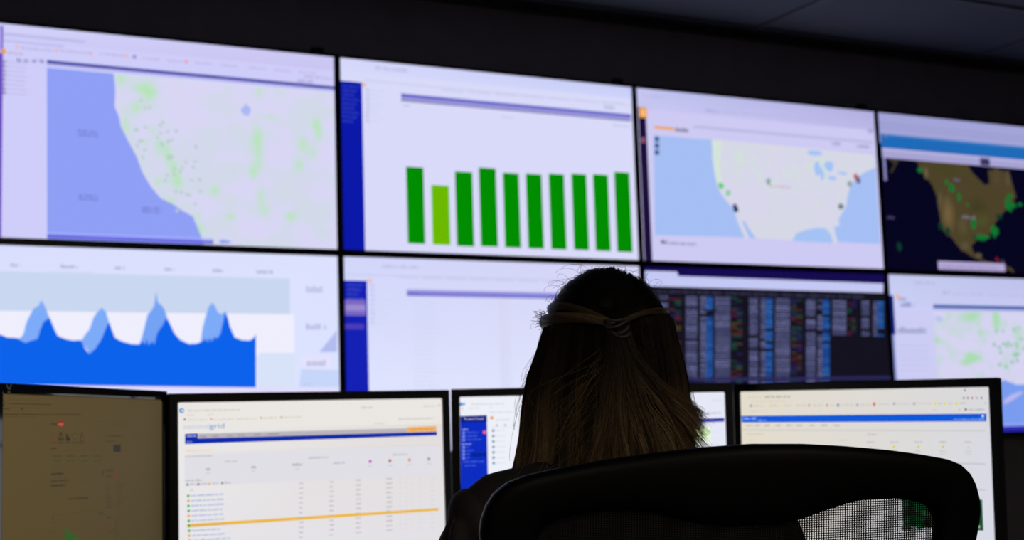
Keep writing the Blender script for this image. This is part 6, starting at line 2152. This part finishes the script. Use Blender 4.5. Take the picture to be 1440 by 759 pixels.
# spine, seat, column, five legs with castors
bm = bmesh.new(); p1 = back_pt(0, -0.44, -0.01)
tube(bm, [(0, -0.02, 0.40), (0, -0.16, 0.39), (0, -0.25, 0.43), (0, p1.y - 0.01, p1.z - 0.02), (0, p1.y - 0.005, p1.z + 0.05)], [0.03, 0.03, 0.03, 0.028, 0.02], 12)
obj('back_support', from_bm('back_support', bm), black_pl, chair, smooth=True)
bm = bmesh.new(); add_box(bm, -0.245, -0.20, 0.385, 0.245, 0.26, 0.447, 0.028, 4)
obj('seat', from_bm('seat', bm), seat_m, chair, smooth=True)
bm = bmesh.new(); tube(bm, [(0, 0, 0.08), (0, 0, 0.25), (0, 0, 0.251), (0, 0, 0.42)], [0.028, 0.028, 0.018, 0.018], 16)
tube(bm, [(0, 0, 0.37), (0, 0, 0.415)], [0.06, 0.09], 16)
obj('gas_column', from_bm('gas_column', bm), black_pl, chair)
bm = bmesh.new(); tube(bm, [(0, 0.02, 0.115), (0, 0.15, 0.105), (0, 0.30, 0.075)], [0.028, 0.022, 0.014], 10); leg_me = from_bm('leg', bm)
bm = bmesh.new(); tube(bm, [(-0.026, 0, 0.028), (-0.007, 0, 0.028)], 0.028, 18); tube(bm, [(0.007, 0, 0.028), (0.026, 0, 0.028)], 0.028, 18)
tube(bm, [(0, 0, 0.028), (0, 0, 0.07)], 0.008, 8); cast_me = from_bm('castor', bm)
for k in range(5):
    l = obj('leg', leg_me, black_pl, chair); l.rotation_euler = (0, 0, 2 * math.pi * k / 5 + 0.3)
    c = obj('castor', cast_me, black_pl, l); c.location = (0, 0.285, 0)

# ------------------------------------------------------------------ person seated in the chair
P_HEAD = math.radians(14)
person = empty('person', (0.3505, -3.2137, 0), -P_HEAD)
tag(person, 'person seen from behind with long half tied blonde hair and dark blazer', 'person')
def blobs(name, parts, voxel, smooth_it, m, parent):
    """one continuous surface grown from overlapping tapered limbs and ellipsoids"""
    bm = bmesh.new()
    for p in parts:
        if p[0] == 'e':
            c, r = Vector(p[1]), p[2]; M = Matrix.Translation(c)
            if len(p) > 3: M = M @ Matrix.Rotation(p[3][0], 4, 'X') @ Matrix.Rotation(p[3][1], 4, 'Y') @ Matrix.Rotation(p[3][2], 4, 'Z')
            bmesh.ops.create_icosphere(bm, subdivisions=3, radius=1.0, matrix=M @ Matrix.Diagonal((*r, 1)))
        else:
            pts, rad = p[1], p[2]
            for (a, ra), (b, rb) in zip(zip(pts[:-1], rad[:-1]), zip(pts[1:], rad[1:])):
                a, b = Vector(a), Vector(b); L = (b - a).length; k = max(2, int(L / (0.35 * min(ra, rb))))
                k = min(k, 40)
                tube(bm, [a + (b - a) * i / k for i in range(k + 1)], [ra + (rb - ra) * i / k for i in range(k + 1)], 14)
            for c, r in zip(pts, rad): bmesh.ops.create_icosphere(bm, subdivisions=2, radius=r, matrix=Matrix.Translation(c))
    me = from_bm(name, bm)
    o = obj(name, me, m, parent)
    md = o.modifiers.new('r', 'REMESH'); md.mode = 'VOXEL'; md.voxel_size = voxel
    if smooth_it:
        ms = o.modifiers.new('s', 'SMOOTH'); ms.factor = 0.5; ms.iterations = smooth_it
    dg = bpy.context.evaluated_depsgraph_get()
    new = bpy.data.meshes.new_from_object(o.evaluated_get(dg))
    o.modifiers.clear(); o.data = new; bpy.data.meshes.remove(me)
    new.name = name
    if not new.materials: new.materials.append(m)
    new.polygons.foreach_set('use_smooth', [True] * len(new.polygons))
    return o
skin = mat('skin', (0.42, 0.25, 0.18), 0.5, 0.4, noise=0.06, scale=30)
cloth = mat('blazer_cloth', (0.050, 0.046, 0.050), 0.75, 0.3, noise=0.15, scale=400, bump=0.15)
trous = mat('trouser_cloth', (0.015, 0.016, 0.02), 0.85, 0.2)
shoe_m = mat('shoe_leather', (0.012, 0.011, 0.01), 0.35, 0.5)
B = []
HX, HY, HZ = 0.0, 0.12, 1.1985
B += [('e', (0, HY + .002, HZ + .012), (.071, .090, .090)), ('e', (0, HY + .035, HZ - .045), (.054, .056, .058)), ('e', (0, HY + .072, HZ - .085), (.026, .020, .018)),
      ('c', [(0, HY + .086, HZ + .005), (0, HY + .104, HZ - .030)], [.008, .011]), ('e', (0, HY + .084, HZ - .058), (.022, .010, .006)), ('e', (0, HY + .083, HZ - .067), (.019, .010, .006)),
      ('e', (0, HY + .080, HZ + .022), (.050, .014, .010))]
for s in (-1, 1):
    B += [('e', (s * .074, HY + .005, HZ - .008), (.007, .018, .030)), ('e', (s * .030, HY + .080, HZ - .030), (.020, .014, .018)), ('e', (s * .030, HY + .081, HZ + .002), (.012, .010, .008))]
B += [('c', [(0, .085, 1.03), (0, .10, 1.13)], [.058, .050]), ('e', (0, .03, .60), (.145, .11, .15)), ('e', (0, .05, .74), (.125, .095, .14)), ('e', (0, .075, .90), (.145, .10, .14)),
      ('c', [(-.14, .085, 1.0), (0, .085, 1.010), (.14, .085, 1.0)], [.034, .046, .034]), ('e', (0, 0, .545), (.165, .125, .09))]
for s in (-1, 1):
    sh, el, wr = (s * .158, .098, .985), (s * .250, .17, .800), (s * .15, .40, .785)
    B += [('c', [sh, el], [.030, .030]), ('c', [el, wr], [.030, .022])]
    palm = Vector((s * .135, .445, .762)); B += [('c', [wr, palm], [.022, .020]), ('e', palm, (.036, .042, .014))]
    for k, ln in enumerate((.060, .070, .066, .050)):
        x = s * (.135 + (.027 - .018 * k) * -1); b0 = Vector((x, .475, .763)); d = Vector((s * (-.06 + .05 * k) * -0.3, 1, 0)).normalized()
        p1 = b0 + d * ln * .5 + Vector((0, 0, .008)); p2 = b0 + d * ln * .95 + Vector((0, 0, -.012))
        B.append(('c', [b0, p1, p2], [.0088, .0080, .0068]))
    tb = palm + Vector((-s * .028, -.01, 0)); B.append(('c', [tb, tb + Vector((-s * .024, .022, -.002)), tb + Vector((-s * .030, .045, -.008))], [.0105, .0095, .0078]))
    hip, kn, an = (s * .09, .03, .545), (s * .11, .45, .50), (s * .115, .42, .10)
    B += [('c', [hip, kn], [.080, .055]), ('c', [kn, an], [.053, .036]), ('c', [an, (s * .12, .53, .045)], [.036, .028])]
body = blobs('body', B, 0.0055, 3, skin, person)
# eyes
for s in (-1, 1):
    bm = bmesh.new(); bmesh.ops.create_uvsphere(bm, u_segments=14, v_segments=10, radius=0.011, matrix=Matrix.Translation((s * .030, HY + .0790, HZ + .001)))
    obj('eye', from_bm('eye', bm), mat('eye_white', (0.6, 0.58, 0.55), 0.2), person, smooth=True)
# blazer: shoulders, set-in sleeves with a raised cap, collar
J = [('e', (0, .045, .70), (.165, .13, .17)), ('e', (0, .06, .84), (.165, .125, .16)), ('e', (0, .075, .93), (.165, .115, .11)), ('e', (0, .02, .58), (.185, .145, .10))]
J += [('c', [(-.15, .090, 1.024), (-.09, .088, 1.034), (0, .082, 1.040), (.09, .088, 1.034), (.15, .090, 1.024)], [.042, .044, .048, .044, .042]),
      ('e', (0, .085, .985), (.165, .085, .055))]
for s in (-1, 1):
    J += [('c', [(s * .150, .092, 1.024), (s * .172, .095, 1.014)], [.043, .038]), ('c', [(s * .160, .09, .98), (s * .150, .08, .90)], [.042, .055])]
blazer = blobs('blazer', J, 0.0045, 4, cloth, person)
for s in (-1, 1):       # sleeves set in under a raised, slightly collapsed shoulder cap
    blobs('sleeve', [('e', (s * .184, .098, 1.008), (.0285, .046, .0400), (0, s * .25, 0)),
          ('c', [(s * .182, .100, .985), (s * .197, .104, .93), (s * .265, .17, .800)], [.040, .050, .048]),
          ('c', [(s * .265, .17, .800), (s * .165, .375, .790)], [.048, .036]),
          ('c', [(s * .206, .070, 1.004), (s * .212, .060, .970), (s * .222, .064, .93)], [.010, .013, .012])], 0.004, 2, cloth, blazer)
T = [('e', (0, .0, .552), (.178, .14, .085))]
for s in (-1, 1):
    T += [('c', [(s * .09, .03, .556), (s * .11, .45, .505)], [.090, .066]), ('c', [(s * .11, .45, .505), (s * .115, .42, .12)], [.064, .052])]
blobs('trousers', T, 0.008, 3, trous, person)
for s in (-1, 1):
    blobs('shoe', [('c', [(s * .115, .40, .045), (s * .12, .50, .036), (s * .125, .60, .030)], [.042, .040, .028]), ('e', (s * .12, .50, .012), (.045, .14, .0115))], 0.006, 2, shoe_m, person)

# ------------------------------------------------------------------ hair
# hair coordinates: x right, b towards the back of the room, z up, about the middle of the head; turned a little against the body
TURN = math.radians(17.8); cT, sT = math.cos(TURN), math.sin(TURN)
def to_person(P):
    P = np.asarray(P, float)
    return np.stack([HX + P[..., 0] * cT - P[..., 1] * sT, HY - P[..., 0] * sT - P[..., 1] * cT, HZ + P[..., 2]], -1)
ZL = np.array([-.30, -.22, -.1305, -.1112, -.0892, -.0628, -.0365, -.0146, .0072, .0291, .0404, .055, .0700, .0814, .0942, .1025, .1065])
XL = np.array([.150, .138, .1189, .1137, .1093, .1064, .1018, .0956, .0867, .0787, .0740, .0715, .0660, .0588, .0450, .0269, .004])
ZR = np.array([-.30, -.22, -.1122, -.0897, -.0678, -.0561, -.0384, -.0162, .0060, .0283, .0461, .0596, .0730, .0884, .0950, .1025, .1050])
XR = np.array([.110, .108, .0985, .0965, .0960, .0955, .0943, .0908, .0863, .0810, .0773, .0708, .0651, .0542, .0411, .0264, .004])
ZB = np.array([-.30, -.20, -.13, -.09, -.05, .0, .04, .07, .09, .1025, .107])
DB = np.array([.105, .100, .094, .090, .094, .102, .103, .093, .072, .045, .006])
def shell(th, z, off=0.0):
    """th = 0 at the back of the head, +-90 degrees at the sides"""
    xl, xr, d = np.interp(z, ZL, XL), np.interp(z, ZR, XR), np.interp(z, ZB, DB)
    a = np.where(np.sin(th) < 0, xl, xr)
    return np.stack([np.sin(th) * (a + off), np.cos(th) * (np.where(np.cos(th) > 0, d, np.minimum(d, .085)) + off), z + 0 * th], -1)
hair = bpy.data.objects.new('hair', None)
def hair_mat():
    m = bpy.data.materials.new('hair'); m.use_nodes = True; nt = m.node_tree; b = nt.nodes['Principled BSDF']
    v = nt.nodes.new('ShaderNodeVertexColor'); v.layer_name = 'strand'
    nt.links.new(v.outputs['Color'], b.inputs['Base Color'])
    b.inputs['Roughness'].default_value = 0.42; b.inputs['Specular IOR Level'].default_value = 0.35
    return m
HAIR = hair_mat()
rs = np.random.RandomState(11)
def strand_mesh(name, paths, radius, colors, parent):
    """paths (S,K,3) person coordinates, radius (S,K), colors (S,K,3): three sided tapering tubes"""
    P = np.asarray(paths, float); S, K, _ = P.shape
    T = np.gradient(P, axis=1); T /= np.linalg.norm(T, axis=2, keepdims=True) + 1e-9
    ref = np.zeros_like(T); ref[..., 0] = 0.3; ref[..., 1] = 0.9; ref[..., 2] = 0.1
    A = np.cross(T, ref); A /= np.linalg.norm(A, axis=2, keepdims=True) + 1e-9; Bn = np.cross(T, A)
    V = np.zeros((S, K, 3, 3))
    for k in range(3):
        an = 2 * math.pi * k / 3
        V[:, :, k] = P + radius[..., None] * (math.cos(an) * A + math.sin(an) * Bn)
    base = (np.arange(S) * K * 3)[:, None, None] + (np.arange(K - 1) * 3)[None, :, None]
    k0 = np.arange(3)[None, None, :]; k1 = (k0 + 1) % 3
    F = np.stack([base + k0, base + k1, base + k1 + 3, base + k0 + 3], -1).reshape(-1, 4)
    me = bpy.data.meshes.new(name); nv, nf = S * K * 3, len(F)
    me.vertices.add(nv); me.vertices.foreach_set('co', V.reshape(-1))
    me.loops.add(nf * 4); me.loops.foreach_set('vertex_index', F.reshape(-1).astype(np.int32))
    me.polygons.add(nf); me.polygons.foreach_set('loop_start', (np.arange(nf) * 4).astype(np.int32))
    me.polygons.foreach_set('loop_total', np.full(nf, 4, np.int32))
    me.update(calc_edges=True); me.validate()
    at = me.color_attributes.new('strand', 'FLOAT_COLOR', 'POINT')
    c = np.ones((S, K, 3, 4), np.float32); c[..., :3] = np.asarray(colors)[:, :, None, :]
    at.data.foreach_set('color', c.reshape(-1))
    me.polygons.foreach_set('use_smooth', np.ones(nf, bool))
    return obj(name, me, HAIR, parent)
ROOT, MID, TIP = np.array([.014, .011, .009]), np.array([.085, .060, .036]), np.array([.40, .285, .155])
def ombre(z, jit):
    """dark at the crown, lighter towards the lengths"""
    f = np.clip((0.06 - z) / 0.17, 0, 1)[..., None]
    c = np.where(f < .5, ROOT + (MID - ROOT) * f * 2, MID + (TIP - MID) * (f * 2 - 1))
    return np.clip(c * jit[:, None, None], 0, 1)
def smooth_rand(S, K, n, amp):
    g = rs.randn(S, n); x = np.linspace(0, n - 1.001, K); i = x.astype(int); f = x - i; f = f * f * (3 - 2 * f)
    return amp * (g[:, i] * (1 - f) + g[:, i + 1] * f)
# --- under layer: closed dark cap following the head and the hanging lengths
th = np.linspace(-math.radians(128), math.radians(128), 60); zz = np.concatenate([np.linspace(-.148, .09, 30), [.097, .102, .105]])
V = []; Fc = []
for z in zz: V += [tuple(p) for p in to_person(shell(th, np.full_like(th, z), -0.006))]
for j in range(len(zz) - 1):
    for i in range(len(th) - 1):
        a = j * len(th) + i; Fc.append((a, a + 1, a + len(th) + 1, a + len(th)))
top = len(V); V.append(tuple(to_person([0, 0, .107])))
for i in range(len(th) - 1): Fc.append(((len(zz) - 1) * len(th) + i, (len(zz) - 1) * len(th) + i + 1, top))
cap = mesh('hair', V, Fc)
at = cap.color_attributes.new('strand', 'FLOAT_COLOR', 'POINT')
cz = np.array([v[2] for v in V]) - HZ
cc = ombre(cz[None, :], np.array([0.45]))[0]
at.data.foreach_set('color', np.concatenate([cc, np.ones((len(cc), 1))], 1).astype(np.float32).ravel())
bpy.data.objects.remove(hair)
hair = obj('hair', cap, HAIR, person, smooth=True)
K = 18
# --- hanging lengths, gathered in locks
S = 4600; nl = 170
lock_th = np.radians(np.linspace(-122, 122, nl)) + rs.randn(nl) * .012
li = rs.randint(0, nl, S); lt = lock_th[li]; lock_off = rs.rand(nl) * .005; lock_c = 0.22 + 1.25 * rs.rand(nl) ** 1.6
z0 = .045 + .012 * rs.rand(S) - .02 * (np.abs(lt) < .5); z1 = -.145 - .03 * rs.rand(S)
t = np.linspace(0, 1, K)[None, :]
Z = z0[:, None] + (z1 - z0)[:, None] * t
lock_wave = smooth_rand(nl, K, 5, .022)[li]
spread = rs.randn(S)[:, None] * (.028 * (1 - t) + .014 * t + .006)
TH = lt[:, None] + lock_wave * t + spread + smooth_rand(S, K, 4, .008)
off = lock_off[li][:, None] - .004 + rs.rand(S)[:, None] * .004 + smooth_rand(S, K, 4, .0012)
P = shell(TH, Z, off)
rad = (.00030 + .00014 * rs.rand(S))[:, None] * np.clip(1.25 - t ** 3, .3, 1)
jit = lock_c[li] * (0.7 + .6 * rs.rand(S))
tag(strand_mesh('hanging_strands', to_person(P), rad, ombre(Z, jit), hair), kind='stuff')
# --- crown: combed back from the hairline over the skull to the tie
TIE = np.array([.0127, .109, .0330])
def slerp(a, b, t):
    a = a / np.linalg.norm(a, axis=-1, keepdims=True); b = b / np.linalg.norm(b, axis=-1, keepdims=True)
    om = np.arccos(np.clip((a * b).sum(-1), -1, 1))[:, None, None]; so = np.sin(om)
    return (np.sin((1 - t[..., None]) * om) * a[:, None, :] + np.sin(t[..., None] * om) * b[:, None, :]) / so
S = 2600; al = np.radians(rs.uniform(-118, 118, S))   # 0 = forehead
el = np.radians(30 + 8 * rs.randn(S) - 22 * (np.abs(al) / 2.06) ** 2)
a = np.stack([np.sin(al) * np.cos(el), -np.cos(al) * np.cos(el), np.sin(el)], -1)
b = np.tile(np.array([.11, .93, .33]), (S, 1)) + rs.randn(S, 3) * .03
Dr = slerp(a, b, np.repeat(t, S, 0))
AX = np.array([.0735, .098, .1045])
nlk = 60; lk = (((al + 2.06) / 4.12) * (nlk - 1)).astype(int); bulge = (smooth_rand(nlk, K, 6, .0022))[lk]
puff = .003 + .004 * np.exp(-((np.repeat(t, S, 0) - .45) / .22) ** 2) + bulge + rs.rand(S)[:, None] * .0035
P = Dr * AX + Dr * puff[..., None]
endw = np.clip((np.repeat(t, S, 0) - .8) / .2, 0, 1)[..., None] ** 1.5
P = P * (1 - endw) + (TIE + rs.randn(S, 1, 3) * .0035 + np.array([0, -.003, 0])) * endw
rad = np.repeat((.00030 + .00014 * rs.rand(S))[:, None], K, 1)
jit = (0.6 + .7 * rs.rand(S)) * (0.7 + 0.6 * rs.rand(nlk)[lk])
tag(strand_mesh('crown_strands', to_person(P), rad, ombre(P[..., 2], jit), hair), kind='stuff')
# --- side sections twisted back to the tie
def bezier(pts, t):
    pts = [np.asarray(p, float) for p in pts]
    while len(pts) > 1: pts = [p + (q_ - p) * t[..., None] for p, q_ in zip(pts[:-1], pts[1:])]
    return pts[0]
def twist(name, ctrl, S, r0, r1, turns, col, loose=0.0, K=24):
    t = np.repeat(np.linspace(0, 1, K)[None, :], S, 0)
    C = bezier([np.array(c)[None, None, :] for c in ctrl], t)
    T = np.gradient(C, axis=1); T /= np.linalg.norm(T, axis=2, keepdims=True)
    A = np.cross(T, np.array([0, 0, 1.0])); A /= np.linalg.norm(A, axis=2, keepdims=True); Bn = np.cross(A, T)
    ph = rs.rand(S)[:, None] * 2 * math.pi + turns * 2 * math.pi * t; q_ = np.sqrt(rs.rand(S))[:, None]
    r = q_ * (r0 + (r1 - r0) * t)
    P = C + r[..., None] * (.75 * np.cos(ph)[..., None] * A + np.sin(ph)[..., None] * Bn)
    if loose: P[:, :, :] += (np.clip(.12 - t, 0, 1) / .12)[..., None] * rs.randn(S, 1, 3) * loose
    rad = np.repeat((.00032 + .00014 * rs.rand(S))[:, None], K, 1)
    c = np.tile(np.asarray(col), (S, K, 1)) * (0.6 + .8 * rs.rand(S))[:, None, None]
    tag(strand_mesh(name, to_person(P), rad, c, hair), kind='stuff')
ROLLC = np.array([.24, .17, .10])
twist('twisted_lock', [(-.070, -.045, .052), (-.096, .02, .044), (-.060, .098, .053), (-.02, .118, .045), TIE], 520, .0095, .004, .6, ROLLC)
twist('twisted_lock', [(-.064, -.045, .064), (-.083, .02, .066), (-.058, .095, .070), (-.02, .114, .052), TIE], 300, .0060, .003, 1.0, ROLLC * .6)
twist('twisted_lock', [(.066, -.045, .055), (.093, .02, .052), (.062, .094, .060), (.03, .112, .044), TIE], 220, .0045, .003, .8, ROLLC * .6)
# frayed tips sticking out at the left temple
S = 70; t = np.repeat(np.linspace(0, 1, 10)[None, :], S, 0)
s0 = np.array([-.072, .012, .052]) + rs.randn(S, 3) * [.003, .008, .005]
P = s0[:, None, :] + t[..., None] * (np.array([-.009, .003, .001]) + rs.randn(S, 3) * [.003, .004, .004])[:, None, :] + (t ** 2)[..., None] * (rs.randn(S, 3) * .003)[:, None, :]
tag(strand_mesh('frayed_tips', to_person(P), np.full((S, 10), .00032), np.tile(ROLLC, (S, 10, 1)), hair), kind='stuff')
# --- pony tail falling from the tie: a straight middle and a sweep to the right whose ends flick out
S = 2600; u = rs.rand(S); K = 22; t = np.repeat(np.linspace(0, 1, K)[None, :], S, 0)
nlk = 46; lk = (u * (nlk - 1)).astype(int)
xe = np.interp(u, [0, .45, .56, .72, .86, 1], [-.034, .020, .054, .108, .103, .094]); ze = np.interp(u, [0, .45, .55, .72, .76, .86, 1], [-.165, -.165, -.145, -.118, -.095, -.080, -.066])
be = np.interp(u, [0, .5, 1], [.118, .122, .080])
P0 = TIE + rs.randn(S, 3) * [.005, .003, .003] + np.array([0, .004, -.006])
P1 = P0 + np.stack([(xe - TIE[0]) * .12, np.full(S, .014), np.full(S, -.05)], -1)
P2 = np.stack([TIE[0] + (xe - TIE[0]) * .72, be + .018, ze * .55 + .002], -1)
flick = np.clip((u - .55) / .2, 0, 1)
P3 = np.stack([xe - .004 * flick, be, ze], -1) + rs.randn(S, 3) * [.004, .004, .006]
P = bezier([P0[:, None], P1[:, None], P2[:, None], P3[:, None]], t)
P[..., 0] += (smooth_rand(nlk, K, 6, .004)[lk]) * t + smooth_rand(S, K, 5, .0012) * t
P[..., 1] += smooth_rand(nlk, K, 5, .003)[lk] * t + rs.randn(S)[:, None] * .003
P[..., 2] += (flick[:, None] * np.clip(t - .8, 0, 1) ** 2) * (.10 * (rs.rand(S) - .35))[:, None]
P[..., 0] += (flick[:, None] * np.clip(t - .8, 0, 1) ** 2) * (.20 * rs.rand(S))[:, None]
rad = (.00032 + .00014 * rs.rand(S))[:, None] * np.clip(1.2 - t ** 4, .3, 1)
jit = (.5 + .6 * rs.rand(S)) * (.35 + 1.1 * rs.rand(nlk)[lk])
tag(strand_mesh('ponytail_strands', to_person(P), rad, ombre(P[..., 2] - .015, jit), hair), kind='stuff')
# --- loose wisps over the back, and flyaways round the outline
W = []; 
for k in range(46):
    x0 = -.05 + .06 * rs.rand(); z0 = .0 - .07 * rs.rand(); p0 = np.array([x0 + .03, .115, z0 + .01]); 
    p3 = np.array([x0 - .05 * rs.rand() - (.03 if k % 3 == 0 else 0), .115, z0 - .05 - .06 * rs.rand()])
    p1 = p0 + [.002 - .03 * rs.rand(), .012, -.02]; p2 = p3 + [.03 * rs.randn(), .012, .03]
    W.append(bezier([p0, p1, p2, p3], np.linspace(0, 1, 16)))
P = np.array(W)
tag(strand_mesh('loose_wisps', to_person(P), np.full(P.shape[:2], .00026), np.tile(TIP * .9, (*P.shape[:2], 1)), hair), kind='stuff')
W = []
for k in range(260):       # crown flyaways and small loops
    an = rs.uniform(-1.25, 1.1); d = np.array([math.sin(an) * .073, rs.uniform(-.03, .04), math.cos(an) * .104 + .0]); n_ = d / np.linalg.norm(d)
    side = np.cross(n_, [0, 1, 0]); L = rs.uniform(.004, .011) if k % 6 else rs.uniform(.012, .024)
    e = d + side * rs.uniform(-.03, .03) * (1 if k % 6 else 1.3)
    W.append(bezier([d, d + n_ * L * 1.3 + side * .004 * rs.randn(), e + n_ * L * 1.3, e + n_ * (0 if k % 3 else L)], np.linspace(0, 1, 16)))
for k in range(34):        # along both sides
    s = -1 if k % 2 else 1; z0 = rs.uniform(-.04, .05); th0 = s * 1.5
    q0 = shell(np.array([th0]), np.array([z0]), 0.0)[0]; z1 = z0 - rs.uniform(.04, .10); q1 = shell(np.array([th0]), np.array([z1]), rs.uniform(.0, .012))[0]
    W.append(bezier([q0, q0 + [s * rs.uniform(.002, .014), 0, -.02], q1 + [s * rs.uniform(0, .010), 0, .02], q1], np.linspace(0, 1, 16)))
P = np.array(W)
tag(strand_mesh('flyaway_strands', to_person(P), np.full(P.shape[:2], .00018), np.tile(MID, (*P.shape[:2], 1)), hair), kind='stuff')
# --- clear elastic hair tie: three overlapping coils
bm = bmesh.new()
for k in range(4):
    c = np.array([.0127 + .002 * (k - 1.5), .1165 + .0015 * (k % 2), .0365 - .0045 * k]); R1, R2 = .0125 - .001 * abs(k - 1.5), .0085
    ring = [c + np.array([R1 * math.cos(a), R2 * math.sin(a), .0035 * math.sin(a + k * 1.3) + .002 * math.cos(2 * a)]) for a in np.linspace(0, 2 * math.pi, 29)]
    tube(bm, [tuple(to_person(p)) for p in ring], .0019, 8, cap=False)
obj('hair_tie', from_bm('hair_tie', bm), mat('hair_tie_plastic', (0.10, 0.097, 0.11), 0.3, 0.4), hair, smooth=True)
